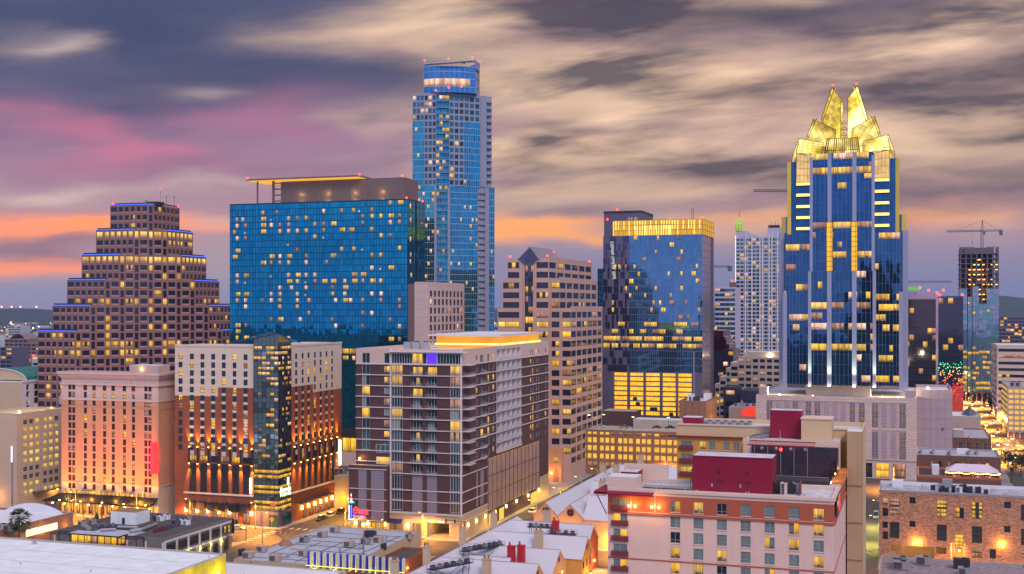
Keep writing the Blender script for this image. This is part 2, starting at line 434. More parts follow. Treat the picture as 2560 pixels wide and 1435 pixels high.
def curtain(mb,mul,w,s0,s1,z0,z1,ns,nz,mats,mm,tilt=.006,hr=.05,vr=.05,lit=None,d=0.,vstep=1,hstep=1):
    """glass curtain wall: single panes, each a little out of true, with mullion bars in front"""
    ds,dz=(s1-s0)/ns,(z1-z0)/nz
    for j in range(nz):
        for i in range(ns):
            a,b,c,e=s0+ds*i,s0+ds*(i+1),z0+dz*j,z0+dz*(j+1)
            g=R.choice(mats) if isinstance(mats,list) else mats
            l=lit(i,j) if lit else None
            k=(R.random()-.5)*2*tilt; k2=(R.random()-.5)*2*tilt
            P=[(a,c,-k-k2),(b,c,k-k2),(b,e,k+k2),(a,e,-k+k2)]
            Q=[w.p(x,z,d-.03+t*min(ds,dz)) for x,z,t in P]
            if l:       # a lit room shows above an opaque spandrel strip
                f=lambda p,q: tuple(p[n]+(q[n]-p[n])*.36 for n in range(3))
                e0,e1=f(Q[0],Q[3]),f(Q[1],Q[2])
                mb.face([Q[0],Q[1],e1,e0],g); mb.face([e0,e1,Q[2],Q[3]],M[l],True)
            else: mb.face(Q,g)
    if mm:
        for i in range(0,ns+1,vstep): strip(mul,w,s0+ds*i-vr,s0+ds*i+vr,z0,z1,mm,d-.02,d+.06)
        for j in range(0,nz+1,hstep): strip(mul,w,s0,s1,z0+dz*j-hr,z0+dz*j+hr,mm,d-.02,d+.05)
def parapet(mb,poly,z,h,t,m,top=None):
    """low wall round a convex roof polygon (counter-clockwise)"""
    n=len(poly); cx=sum(p[0] for p in poly)/n; cy=sum(p[1] for p in poly)/n
    inn=[]
    for i in range(n):
        p0,p,p1=Vector(poly[i-1]),Vector(poly[i]),Vector(poly[(i+1) % n])
        e0=(p-p0).normalized(); e1=(p1-p).normalized()
        n0=Vector((-e0.y,e0.x)); n1=Vector((-e1.y,e1.x))
        bis=n0+n1; bis=bis/max(.2,bis.dot(n0))
        inn.append(p+bis*t)
    for i in range(n):
        j=(i+1) % n; a,b,c,d=poly[i],poly[j],inn[j],inn[i]
        mb.face([(a[0],a[1],z),(b[0],b[1],z),(b[0],b[1],z+h),(a[0],a[1],z+h)],m)
        mb.face([(c[0],c[1],z),(d[0],d[1],z),(d[0],d[1],z+h),(c[0],c[1],z+h)],m)
        mb.face([(a[0],a[1],z+h),(b[0],b[1],z+h),(c[0],c[1],z+h),(d[0],d[1],z+h)],top or m)
# ------------------------------------------------------------------ ground and far land
M['asphalt']=mat('asphalt',(.075,.068,.066),.8,var=.25,vs=.6,spec=.4)
M['walk']=mat('pavement_concrete',(.30,.27,.25),.9,var=.15,vs=.5)
M['soil']=mat('city_ground',(.07,.075,.07),.95,var=.3,vs=.02)
g=MB()
def gring(y0,y1,m): pass
g.face([(-9000,-2000,0),(9000,-2000,0),(9000,13000,0),(-9000,13000,0)],M['soil'])
tag(g.build('ground'),None,None,kind='structure')

# ------------------------------------------------------------------ stepped granite tower
M['granite']=mat('pink_granite',(.27,.14,.12),.6,var=.08)
M['granite_l']=mat('pale_granite_sill',(.46,.28,.29),.6,var=.08)
M['win_off']=glass('office_glass',(.03,.035,.065),.05,.3,.01)
def stepped_tower():
    b=B('stepped_office_tower','stepped dusky pink granite tower with blue neon lines along its terraces','tower',377,600)
    q=math.sqrt(.5); fl=4.2; tops=[127.4,114.7,102.1,89.5,76.8,64.2,51.4]
    body=MB()
    st=(2,1,None,'win_off',(M['granite_l'],.5)); stn=(1,1,None,'win_off',None); stw=(3,1,None,'win_off',(M['granite_l'],.5))
    for k in range(6):
        h=1.3+6.85*k; L=22.5
        CLp,CRp=(-h*q,-h*q),(h*q,h*q); Lp=(CLp[0]-L,CLp[1]); Rp=(CRp[0],CRp[1]+L)
        zt=tops[k]; zb=tops[k+1] if k<5 else 0
        wf=wall2(Lp,CLp); wc=W(0,0,math.pi/4); wr=wall2(CRp,Rp)
        rows=int(round((zt-zb)/fl)) if k<5 else 12
        rf,rc,rr_=[],[],[]
        for r in range(rows):
            zc=zt-.95-fl*r
            z0,z1=zc-2.9,zc
            top_lit=(k in (1,2) and r==0)
            low=(k >= 5 and r in (1,2,7)) or (k==3 and r==2)
            pl=1 if top_lit else (.42 if low else .09)
            fr=[(.018,.185),(.225,.335),(.385,.49),(.545,.65),(.70,.805),(.855,.965)]
            for a,c in fr:
                rf.append((a*L,c*L,z0,z1)); b.win(st,wf,a*L,c*L,z0,z1,'y' if top_lit else pick(pl,R.choice('lp')))
                a2,c2=(1-c)*L,(1-a)*L
                rr_.append((a2,c2,z0,z1)); b.win(st,wr,a2,c2,z0,z1,'y' if top_lit else pick(pl,R.choice('lp')))
            nb=int(h/3.425+.01)
            for i in range(-nb,nb+1):
                c=3.425*i
                if i % 2==0:
                    a_,b_=max(c-.85,-h+.1),min(c+.85,h-.1)
                    if b_-a_<.6: continue
                    rc.append((a_,b_,z0-.5,z1)); b.win(stn,wc,a_,b_,z0-.5,z1,'y' if top_lit else pick(pl*1.3))
                elif abs(c)+1.65<h:
                    rc.append((c-1.65,c+1.65,z0,z1)); b.win(stw,wc,c-1.65,c+1.65,z0,z1,'y' if top_lit else pick(pl,R.choice('lp')))
        facade(body,wf,0,L,zb,zt,rf,M['granite']); facade(body,wc,-h,h,zb,zt,rc,M['granite'],.35); facade(body,wr,0,L,zb,zt,rr_,M['granite'])
        poly=[Lp,CLp,CRp,Rp,(Lp[0],Rp[1])]
        body.prism(poly,zb,zt,M['granite'],M['concrete'],sides=(3,4))
        for w,s0,s1 in ((wf,0,L),(wr,0,L)) if k else ((wf,0,L),(wc,-h,h)):
            neon=MB(); strip(neon,w,s0+.2,s1,zt-.05,zt+.35,M['blue_neon'],.05,.3); neon.build('neon_strip',b.root)
        for w in (wf,wr):
            strip(body,w,0,L,zt+.4,zt+1.1,M['steel'],-1.2,-1.15)
    body.build('granite_body',b.root); a=MB(); z=tops[0]
    a.bar((0,8,z),(0,8,z+8),.12,M['metal']); a.bar((0,8,z+7),(0,8,z+8.5),.06,M['red_lamp'])
    a.build('mast',b.root)
    for x,y in ((5,6),(7.5,9)):
        a=MB(); a.bar((x,y,z),(x,y,z+4.6),.1,M['steel']); a.bar((x-1.2,y,z+4.4),(x+1.2,y,z+4.4),.08,M['steel']); a.build('antenna',b.root)
    a=MB(); a.bar((-5,3,z),(-5,3,z+2),.12,M['steel']); a.cyl(-5,3,z+2,z+2.2,.3,M['steel'],10,1.5); a.build('dish',b.root)
    a=MB(); a.box(-4,2.5,2,8,z,z+1.6,M['steel']); a.build('roof_plant',b.root)
    for x,y in ((-22,-.5),(1,22)):
        a=MB(); a.ball(x,y,z+.9,.45,M['red_lamp'],6,4); a.build('warning_light',b.root)
    b.flush(100)
stepped_tower()

# ------------------------------------------------------------------ blue glass slab hotel
M['blueA']=glass('blue_curtain_glass',(.008,.28,.47),.02,.92,.01,.1)
M['blueB']=glass('blue_curtain_glass_b',(.007,.24,.42),.02,.92,.01,.1)
M['blueC']=glass('blue_curtain_glass_c',(.012,.32,.52),.03,.92,.015,.1)
M['blue_mull']=mat('blue_mullion',(.01,.045,.10),.5,.3)
M['taupe']=mat('taupe_metal_panel',(.19,.135,.13),.5,.2,var=.06)
M['gold_glow']=emi('soffit_glow',(1,.46,.05),.9,True)
def slab_hotel():
    b=B('glass_slab_hotel','broad blue glass slab hotel with scattered lit rooms and a floating roof canopy','hotel',1018,500)
    s0=b.fx(575); D=b.ry(1062); zt=b.z(b.F,1018,497.5); fl=2.72; nz=int((zt-6)/fl); zb=zt-fl*nz
    NS=60; ds=-s0/NS; gl=MB(); mu=MB(); body=MB()
    T='''268,366 385,362d 717,350 849,344d 921,342 977,345s 1050,337d 1188,330 1256,328b 90,418d 144,418 270,412b 332,412s 463,406 529,404d 597,400 990,388d 1062,385 1122,382 1190,380b 1259,378d 85,466 148,466d 272,460b 328,458 401,456d 468,455d 659,448 721,446d 785,444b 986,434d 1195,430 1260,428d 83,515 150,512s 272,507b 402,503 467,502 533,500 586,498 719,494d 851,490b 918,488b 1057,482 86,562 147,560d 657,544 724,548s 1124,530 1186,529d 469,603s 853,636 919,632 987,636s 1264,625 527,645d 84,655b 83,703b 337,694b 409,692 465,692b 595,688d 787,685b 1052,680 1117,678 275,745b 340,742d 401,740d 467,740 595,737 726,731d 1054,775 1120,778s 1190,774b 88,840 149,838b 345,840s 466,832 531,834b 598,830 660,830 921,826b 988,826b 86,886 149,884s 465,880b 529,880 597,882s 660,880d 722,878b 787,878b 857,876 920,875b 987,876d 1054,874b 1124,873 402,928 474,928 595,927 788,926d 858,924b 86,980b 150,980b 342,975 402,976 531,973 598,975s 788,972 855,972 1056,970 1121,969 90,1027 150,1025 272,1026d 340,1024 404,1022 534,1020 600,1022 790,1020 855,1018b 917,1018 988,1020d 1125,1016d 1260,1020d 152,1072 403,1070 530,1070 1262,1068d 995,1112d 1056,1114 604,1115d 92,1165b 155,1165d 343,1165d 401,1165b 536,1163 788,1165d 1190,1164d 92,1213b 790,1213 991,1210d 1269,1213 152,1258b 88,1258 470,1258 1190,1306b 1268,1306d 860,1400b 925,1400'''.split()
    for tk in T:
        k=tk[-1] if tk[-1].isalpha() else 'n'; x,y=map(float,tk.rstrip('bsd').split(','))
        px,py=560+x/2.87,400+y/2.87
        s,z=b.at(b.F,px),b.z(b.F,px,py)
        j=int((z-zb)/fl); i=int((s-s0)/ds)
        w_={'b': 2.4,'n': 1.45,'d': 1.3,'s': .7}[k]; hh={'s': .8}.get(k,1.85)
        a=s0+ds*i+.1; v={'b': 'l','n': R.choice('lsss'),'d': 'm','s': 's'}[k]
        b.win((2 if k=='b' else 1,1,None,'win_teal',None),b.F,a,a+w_,zb+fl*j+.45,zb+fl*j+.45+hh,v,-.05,'lit_window')
    for (px,py) in ((1024,515),(1025,550),(1024,598),(1025,637),(1024,654),(1026,688),(1027,777),(1027,805)):
        s,z=b.at(b.R,px),b.z(b.R,px,py); b.win((1,1,None,'win_teal',None),b.R,s,s+1.4,z-1,z+1,'s',-.05,'lit_window')
    curtain(gl,mu,b.F,s0,0,zb,zt,NS,nz,[M['blueA'],M['blueA'],M['blueB'],M['blueC']],M['blue_mull'],.0025,.13,.06)
    yn=b.ry(1038)
    curtain(gl,mu,b.R,0,yn,zb,zt,6,nz,[M['blueA'],M['blueC']],M['blue_mull'],.004,.10,.05)
    curtain(gl,mu,W(0,0,PHI_R),yn+1.6,D,zb,zt,6,nz,[M['blueA'],M['blueC']],M['blue_mull'],.004,.10,.05)
    body.box(s0+.2,-.2,.3,D-.1,0,zt-.4,M['blue_mull'],M['concrete'])
    gl.build('glass_facade',b.root); mu.build('mullion_grid',b.root)
    parapet(body,[(s0,0.02),(-.02,0.02),(-.02,D),(s0,D)],zt-.4,.5,.4,M['blue_mull'])
    body.build('core',b.root)
    # roof house and canopy
    x0,x1=b.fx(702,2.5),b.fx(1010,2.5); y1=2.5+15
    w=W(0,2.5,0); zh=b.z(w,1006,443)
    p=MB(); p.box(x0,x1,2.5,y1,zt-.4,zh,M['taupe'],M['concrete'])
    for i in range(1,7): strip(p,w,x0+(x1-x0)*i/7-.03,x0+(x1-x0)*i/7+.03,zt,zh-.3,M['steel'],0,.03)
    p.build('roof_house',b.root)
    xa,xb=b.fx(617,-1),b.fx(905,2); zc=zh+.3
    c=MB(); c.box(xa,xb,-1.5,17,zc+.25,zc+.9,M['taupe'],M['concrete']); c.box(xa+.4,xb-.3,-1.1,16,zc+.15,zc+.25,M['gold_glow'])
    c.build('roof_canopy',b.root)
    for px in (643,684):
        c=MB(); x=b.fx(px,2); c.box(x-.25-(.5 if px>650 else 0),x+.25,2,2.6,zt-.4,zc+.15,M['taupe']); c.build('canopy_column',b.root)
    c=MB(); x=b.fx(692,4)
    for k in range(4): c.box(x-2.2,x+2.2,4,4.4,zt+1+2.6*k,zt+1.5+2.6*k,M['taupe'])
    c.build('stair_frame',b.root)
    for i in range(4):
        f=MB(); x=x0+(x1-x0)*(.17+.22*i); f.box(x-.3,x+.3,1.3,1.7,zt-.35,zt+.1,M['bulb_white']); f.build('flood_lamp',b.root)
        l=bpy.data.lights.new('flood_light','POINT'); l.energy=160; l.color=(1,.6,.12); l.shadow_soft_size=.3
        o=bpy.data.objects.new('flood_light',l); C.objects.link(o); o.parent=b.root; o.location=(x,1.2,zt+3.6)
    for x,y,z in ((x0+.5,3,zh),(x1-1,3,zh+.3),(xa+.3,-1.2,zc+.9),(xb-.3,0,zc+.9),(-.6,.6,zt+.2),(-.6,D-1,zt+.2)):
        f=MB(); f.ball(x,y,z+.4,.42,M['red_lamp'],6,4); f.build('warning_light',b.root)
    # lit podium floor seen between the lower buildings
    zz=b.z(W(0,-.8,0),872,1100); z2=b.z(W(0,-.8,0),872,1130)
    p=MB(); p.box(s0+8,-2,-.8,-.02,0,z2-6,M['taupe'])
    p.box(s0+8,-2,-.8,-.02,zz+1,zz+5,M['steel']); p.box(s0+8,-2,-.8,-.02,z2-6,z2,M['cream'])
    p.build('podium',b.root)
    for i in range(10):
        x=s0+8+7.8*i; b.win((4,1,M['steel'],'win_dark',None),W(0,-.5,0),x+.05,x+7.7,z2+.1,zz+.9,'f',.1)
    for i in range(12):
        x=s0+52+3*i; b.win((2,1,M['steel'],'win_dark',None),W(0,-.2,0),x+.05,x+2.9,zt-fl*24+.3,zt-fl*23,'l',.0)
    b.flush(160)
slab_hotel()

# ------------------------------------------------------------------ pale annexe beside the slab
M['blush']=mat('blush_precast',(.56,.42,.40),.85,var=.04)
def annexe():
    b=B('precast_annexe','small blush precast block with a grid of dark windows against the blue slab','building',1070,497)
    s0=b.fx(1016); D=b.ry(1161); zt=b.z(b.F,1070,708); body=MB(); rc=[]
    n=9
    y0=b.ry(1073)
    for i in range(n):
        a=y0+(D-y0-1)*(i+.2)/n; c=y0+(D-y0-1)*(i+.75)/n
        for j in range(12):
            z1=zt-3.0-3.55*j; z0=z1-2.55; rc.append((a,c,z0,z1))
            b.win((1,1,M['steel'],'win_dark',None),b.R,a,c,z0,z1,pick(.16,R.choice('lpms')))
    facade(body,b.R,0,D,0,zt,rc,M['blush'],.4)
    x1=b.fx(1036)
    body.box(x1,0,0,D,0,zt,M['blush'],M['white'],skip='R')
    body.box(s0,x1-.02,.6,D-1,0,zt-.2,M['taupe'])
    for j in range(12): strip(body,b.F,x1,0,zt-3.55*j-.06,zt-3.55*j,M['taupe'],0,.012)
    parapet(body,[(x1,.01),(-.01,.01),(-.01,D),(x1,D)],zt,.6,.3,M['blush'])
    body.build('precast_body',b.root); b.flush(108)
annexe()

# ------------------------------------------------------------------ tall residential tower with a curved front
M['condo']=mat('pale_concrete_condo',(.26,.29,.40),.7,var=.06)
M['condoG']=glass('condo_glass',(.02,.29,.45),.04,.85,.02,.2)
M['condoG2']=glass('condo_glass_dark',(.02,.22,.36),.04,.85,.02,.2)
M['crownG']=glass('crown_glass',(.08,.24,.50),.06,.8,.01)
M['rail']=mat('balcony_rail',(.45,.46,.52),.5,.3)
def condo_tower():
    Y=640; rot=-math.atan(gx(1132,Y)/Y)
    b=B('tall_residential_tower','tallest blue glass residential tower with curved front and rounded glass crown','tower',1132,Y,rot)
    k=Y/FPX
    def lx(px): return (px-1132)*k
    xa,xb=lx(1032),lx(1200)
    def arc(px):
        t=(lx(px)-xa)/(xb-xa); t=min(max(t,0),1)
        return (lx(px),-7.5*(1-(2*t-.72) ** 2*.55)+3)
    Z=lambda py: H+(HZ-py)*k
    body=MB(); gl=MB(); mu=MB(); slab=MB(); ra=MB(); FH=3.36
    zt,zm=Z(236),Z(466); nU=int((zt-1-zm)/FH); fU=(zt-1-zm)/nU
    nL=32; fL=3.36
    def lit(p): return lambda i,j: (R.choice('ll ss m'.split()[0]+'s') if R.random()<p else None) and R.choice(['win_lit','win_soft'])
    def bay(w,z0,z1,typ,n,fh,p):
        ln=w.len; nf=int(round((z1-z0)/fh))
        if typ=='pier': facade(body,w,0,ln,z0,z1,[],M['condo']); return
        if typ=='grid':
            rc=[]
            for j in range(nf):
                for i in range(n):
                    a,c=ln*(i+.13)/n,ln*(i+.87)/n; q0,q1=z0+fh*j+.55,z0+fh*j+2.95
                    rc.append((a,c,q0,q1)); b.win((1,1,None,R.choice(['win_teal']*3+['win_dark']),None),w,a,c,q0,q1,pick(p,R.choice('ls')))
            facade(body,w,0,ln,z0,z1,rc,M['condo'],.2)
        elif typ=='glass':
            curtain(gl,mu,w,0,ln,z0,z1,n,nf,[M['condoG'],M['condoG'],M['condoG2']],M['rail'],.006,.10,.035,lambda i,j: R.choice(['win_lit','win_soft']) if R.random()<p else None)
        elif typ=='balc':
            curtain(gl,mu,W(*w.p(0,0,-1.4)[:2],w.phi),0,ln,z0,z1,n,nf,[M['condoG'],M['condoG2']],M['rail'],.006,.1,.05,lambda i,j: R.choice(['win_lit','win_soft']) if R.random()<p*1.5 else None)
            for j in range(nf):
                q=z0+fh*j
                a=w.p(0,0,-1.4); e=w.p(ln,0,-1.4); c=w.p(ln,0,.5); d=w.p(0,0,.5)
                P=[a[:2],d[:2],c[:2],e[:2]]
                slab.prism(P,q-.12,q+.12,M['condo'],bottom=True)
                strip(ra,w,0,ln,q+1.0,q+1.06,M['rail'],.4,.46)
                for t in range(7): strip(ra,w,ln*t/6-.02,ln*t/6+.02,q+.12,q+1.0,M['rail'],.41,.45)
    up=[(1032,1061,'glassL',5),(1061,1091,'grid',3),(1091,1123,'balc',4),(1123,1160,'grid',3),(1160,1200,'glassR',7)]
    for p0,p1,ty,n in up:
        w=wall2(arc(p0),arc(p1))
        if ty in ('glassL','glassR'):
            z4=zt-1-fU*4
            bay(w,z4,zt-1,'grid',3,fU,.3 if ty=='glassL' else .05); bay(w,zm,z4,'glass',n,fU,.06)
        else: bay(w,zm,zt-1,ty,n,fU,.17 if ty=='balc' else .07)
        facade(body,w,0,w.len,zt-1,zt,[],M['condo'])
    lo=[(1040,1086,'glass',8),(1086,1092,'pier',1),(1092,1119,'balc',4),(1119,1125,'pier',1),(1125,1194,'glass',14)]
    zl=zm-fL*nL
    for p0,p1,ty,n in lo:
        w=wall2(arc(p0),arc(p1)); bay(w,zl,zm,ty,n,fL,.10 if p1<1125 else .035)
    pa,pb=arc(1200),arc(1194)
    yr=pa[1]+1.2
    # right hand side: pier, balcony stack, corner glass
    for (z0,z1,nf,seq) in ((zm,zt,nU,[(1200,1217,'pier',1),(1217,1231,'balc',2)]),(zl,zm,nL,[(1194,1213,'balc',3),(1213,1223,'pier',1),(1223,1237,'glass',3)])):
        for p0,p1,ty,n in seq:
            w=wall2((lx(p0),yr),(lx(p1),yr+(1.0 if p1>1225 else 0))); bay(w,z0,z1-(z1-z0) % .0001,ty,n,(z1-z0)/nf,.05)
    back=22
    poly=[arc(px) for px in (1033,1061,1091,1123,1160,1199)]
    inner=[(x,y+1.6) for x,y in poly]+[(lx(1216),yr+1.5),(lx(1230),yr+2),(lx(1230),back),(lx(1033),back)]
    body.prism(inner,0,zt,M['condo'],M['concrete'])
    body.prism([(lx(1041),1),(lx(1236.5),1+yr),(lx(1236.5),back-.1),(lx(1041),back-.1)],0,zm,M['condo'],M['concrete'])
    body.build('tower_body',b.root); gl.build('glass_facade',b.root); mu.build('mullion_grid',b.root); slab.build('balcony_slab',b.root)['kind']='stuff'; ra.build('balcony_rail',b.root)['kind']='stuff'
    # crown
    c=MB(); cm=MB(); z0,z1=zt+.02,Z(163); N=10; xs0,xs1=lx(1060),lx(1187)
    def ca(t): return (xs0+(xs1-xs0)*t,-6.2+5.5*(2*t-1) ** 2*.6)
    zr=[z0,z0+3.2,z0+7.4,z0+11,z0+14,z1]
    for i in range(N):
        w=wall2(ca(i/N),ca((i+1)/N))
        for j in range(5):
            a,e=zr[j],zr[j+1]; litrow=j==1 and i<9
            t0,t1=(2*i/N-1) ** 2,(2*(i+1)/N-1) ** 2
            eL,eR=(e-3.2*(1-t0),e-3.2*(1-t1)) if j==4 else (e,e)
            c.face([w.p(0,a),w.p(w.len,a),w.p(w.len,eR),w.p(0,eL)],M['win_soft'] if litrow else M['crownG'],litrow)
            strip(cm,w,0,w.len,e-.12,e+.12,M['rail'],-.02,.12) if j<4 else None
            strip(cm,w,0,.1,a,min(eL,eR),M['rail'],-.02,.1)
    pl=[ca(i/N) for i in range(N+1)]
    w=wall2(ca(1),(lx(1200),ca(1)[1]+9)); wl=w
    facade(c,w,0,w.len,z0,Z(153),[(.8,w.len-.8,z0+1,z0+3.4),(.8,w.len-.8,z0+5,z0+8.4),(.8,w.len-.8,z0+10,z0+13.4)],M['condo'],.5)
    M['lime_lit']=emi('lime_lit',(.55,.62,.02),1.1)
    for q in ((1,3.4),(5,8.4),(10,13.4)): b.win((2,1,M['steel'],'win_dark',None),w,.8,w.len-.8,z0+q[0],z0+q[1],'f' if q[0]==1 else 'd',.4)
    c.box(lx(1199)-.15,lx(1199)+.2,ca(1)[1]+8.9,ca(1)[1]+9.3,z0,z0+11,M['lime_lit'])
    c.prism([(x,y+.5) for x,y in pl]+[(lx(1199),ca(1)[1]+9),(lx(1199),14),(xs0,14)],zt,z1-3.6,M['condo'],M['condo'])
    c.face([(ca(0)[0],ca(0)[1],z1),(ca(1)[0],ca(1)[1],Z(153)),(ca(1)[0],2,Z(153)),(ca(0)[0],2,z1)],M['rail'])
    cm.bar((ca(0)[0],ca(0)[1],z1),(ca(1)[0],ca(1)[1],Z(153)),.25,M['rail'])
    c.build('crown_glass',b.root); cm.build('crown_frame',b.root)
    for px,zz,r in ((1063,162,.45),(1122,158,.45),(1180,154,.4),(1199,163,.35),(1090,236,.4),(1122,229,.4),(1154,226,.4)):
        f=MB(); f.ball(lx(px),-7,Z(zz)+.9,r,M['red_lamp'],6,4); f.build('warning_light',b.root)
    f=MB(); f.bar((lx(1187),0,Z(156)),(lx(1187),0,Z(146)),.12,M['steel']); f.bar((lx(1198),4,Z(160)),(lx(1198),4,Z(153)),.1,M['steel'])
    for dx in (0,.9): f.cyl(lx(1157)+dx,0,Z(160),Z(151),.25,M['steel'],8)
    f.build('antenna',b.root)
    b.flush(100)
condo_tower()
# ------------------------------------------------------------------ gabled pink granite office tower
M['rose']=mat('rose_granite',(.54,.36,.30),.55,var=.06)
M['roofG']=glass('gable_glass',(.09,.11,.20),.06,.7,.01)
M['tile']=mat('grey_glass_roof',(.30,.28,.33),.35,.5,var=.08)
def gable_office():
    b=B('gabled_office_tower','rose granite office tower with a dark glass gable and stepped shoulders','tower',1372,520)
    Z=lambda py,px=1372: b.z(b.F,px,py)
    t1,t2,t3=Z(646),Z(697),Z(771); fl=4.24
    st=(3,1,M['steel'],'win_off',None); st4=(4,1,M['steel'],'win_off',None); st2=(2,1,M['steel'],'win_off',None)
    body=MB()
    def floors(zt,zb): return [(zt-1.55-fl*j-2.6,zt-1.55-fl*j) for j in range(int((zt-zb)/fl+.3))]
    # front wall, three tiers
    fr=[]; xl1,xl2,xl3=b.fx(1268),b.fx(1256),b.fx(1244)
    sl0,sl1=b.fx(1312),b.fx(1333)
    wl1=b.fx(1298); wr0=b.fx(1341); tiers=[(t1,t2,xl1),(t2,t3,xl2),(t3,0,xl3)]
    for ti,(zt,zb,xl) in enumerate(tiers):
        rc=[(sl0,sl1,zb-.01,zt-3)] if ti==0 else [(sl0,sl1,zb-.01,zt+.01)]
        for j,(z0,z1) in enumerate(floors(zt,zb if ti<2 else 12)):
            row=ti==2 and j==1
            for a,c,s_ in ((xl+.3,wl1,st),(wr0,-.3,st4)):
                rc.append((a,c,z0,z1)); b.win(s_,b.F,a,c,z0,z1,'y' if row else pick(.3,R.choice('pplm')))
            z0=z0-.6
        facade(body,b.F,xl,0,zb,zt,rc,M['rose'],.3)
    gl=MB(); mu=MB()
    nz=int((t1-3-14)/fl)
    curtain(gl,mu,W(0,.9,0),sl0,sl1,14,t1-3,3,nz,[M['roofG'],M['win_off']],M['steel'],.01,.12,.08,lambda i,j: 'win_full' if j==nz-6 else (R.choice(['win_lit','win_dim']) if R.random()<.3 else None))
    for x in (sl0-.55,sl1+.05): strip(body,b.F,x,x+.5,14,t1-3,M['rose'],0,.45)
    # stepped right shoulders
    blocks=[(0,0,b.ry(1480),t1,t2),(4.0,3.0,b.ry(1493,4),t2,t3),(8.3,6.0,b.ry(1506,8.3),t3,0)]
    for i,(x,y,D,zt,zb) in enumerate(blocks):
        if i:
            w=W(blocks[i-1][0],y,0); rc=[]
            for j,(z0,z1) in enumerate(floors(zt,12)):
                rc.append((.35,x-blocks[i-1][0]-.1,z0,z1)); b.win(st2,w,.35,x-blocks[i-1][0]-.1,z0,z1,'y' if (i==2 and j==1) else pick(.42,R.choice('lpfm')))
            facade(body,w,0,x-blocks[i-1][0],0,zt,rc,M['rose'],.3)
            body.face([(blocks[i-1][0],blocks[i-1][1],0),(blocks[i-1][0],y,0),(blocks[i-1][0],y,zt),(blocks[i-1][0],blocks[i-1][1],zt)],M['rose'])
        w=W(x,0,PHI_R); rc=[]; n=6
        for j,(z0,z1) in enumerate(floors(zt,max(zb,8))):
            for k in range(n):
                a,c=y+.1+(D-y-.4)*(k+.04)/n,y+.1+(D-y-.4)*(k+.9)/n
                rc.append((a,c,z0,z1)); b.win(st if i<2 else st2,w,a,c,z0,z1,pick(.42 if (i==2 and j in (1,6)) else .12,R.choice('lpm')))
        facade(body,w,y,D,zb,zt,rc,M['rose'],.3)
        x0=(xl1,xl2,xl3)[i]
        body.face([(x0,D,zb),(x0,y,zb),(x0,y,zt),(x0,D,zt)],M['rose']); body.face([(x,D,zb),(x0,D,zb),(x0,D,zt),(x,D,zt)],M['rose'])
        body.face([(x0,0 if i==0 else .01,zt),(0,0,zt),(0,y,zt),(x,y,zt),(x,D,zt),(x0,D,zt)],M['concrete'])
        strip(body,w,y,D,zt,zt+.9,M['rose'],-.3,.02)
    # gable: glass head, ridge and roof
    P=lambda px,py: (b.fx(px),Z(py,px))
    hexp=[P(1326,617),P(1297,647),P(1312,661),P(1333,661),P(1348,647)]
    ap,el,er=hexp[0],hexp[1],hexp[4]
    gh=MB(); gh.face([(x,-.5,z) for x,z in hexp],M['roofG'])
    for (x,z),(x2,z2) in ((hexp[1],hexp[2]),(hexp[2],hexp[3]),(hexp[3],hexp[4])): gh.face([(x,-.5,z),(x,1,z),(x2,1,z2),(x2,-.5,z2)],M['rose'])
    gh.build('gable_glass',b.root)
    rf=MB(); yb=33
    rf.face([(er[0]+.4,-.8,er[1]-.2),(er[0]+.4,yb,er[1]-.2),(ap[0],yb,ap[1]),(ap[0],-.8,ap[1])],M['tile'])
    rf.face([(el[0]-.4,yb,el[1]-.2),(el[0]-.4,-.8,el[1]-.2),(ap[0],-.8,ap[1]),(ap[0],yb,ap[1])],M['tile'])
    rf.face([(er[0],yb,er[1]),(el[0],yb,el[1]),(ap[0],yb,ap[1])],M['rose'])
    rf.build('gable_roof',b.root)
    gm=MB()
    for i in range(15):
        y=-.7+33.5*i/14; gm.bar((er[0]+.4,y,er[1]-.1),(ap[0],y,ap[1]+.08),.09,M['rail'])
    for t in (.25,.5,.75,1): gm.bar((er[0]+(ap[0]-er[0])*t,-.8,er[1]+(ap[1]-er[1])*t+.05),(er[0]+(ap[0]-er[0])*t,yb,er[1]+(ap[1]-er[1])*t+.05),.09,M['rail'])
    for t in (.2,.4,.6,.8):
        gm.bar((el[0]+(ap[0]-el[0])*t,-.55,el[1]+(ap[1]-el[1])*t),(el[0]+(er[0]-el[0])*(.3+.5*t),-.55,hexp[2][1]+1),.08,M['steel'])
        gm.bar((er[0]+(ap[0]-er[0])*t,-.55,er[1]+(ap[1]-er[1])*t),(er[0]+(el[0]-er[0])*(.3+.5*t),-.55,hexp[2][1]+1),.08,M['steel'])
    gm.bar((el[0],-.6,el[1]),(ap[0],-.6,ap[1]),.16,M['rose']); gm.bar((er[0],-.6,er[1]),(ap[0],-.6,ap[1]),.16,M['rose'])
    gm.build('gable_frame',b.root)
    gl.build('slot_glass',b.root); mu.build('slot_mullion',b.root); body.build('granite_body',b.root)
    for x,y,z in ((xl1+1,1,t1),(-1,1,t1),(-1,blocks[0][2]-1,t1),(el[0]+6,33,t1+3)):
        f=MB(); f.ball(x,y,z+1.2,.42,M['red_lamp'],6,4); f.build('warning_light',b.root)
    b.flush(100)
gable_office()

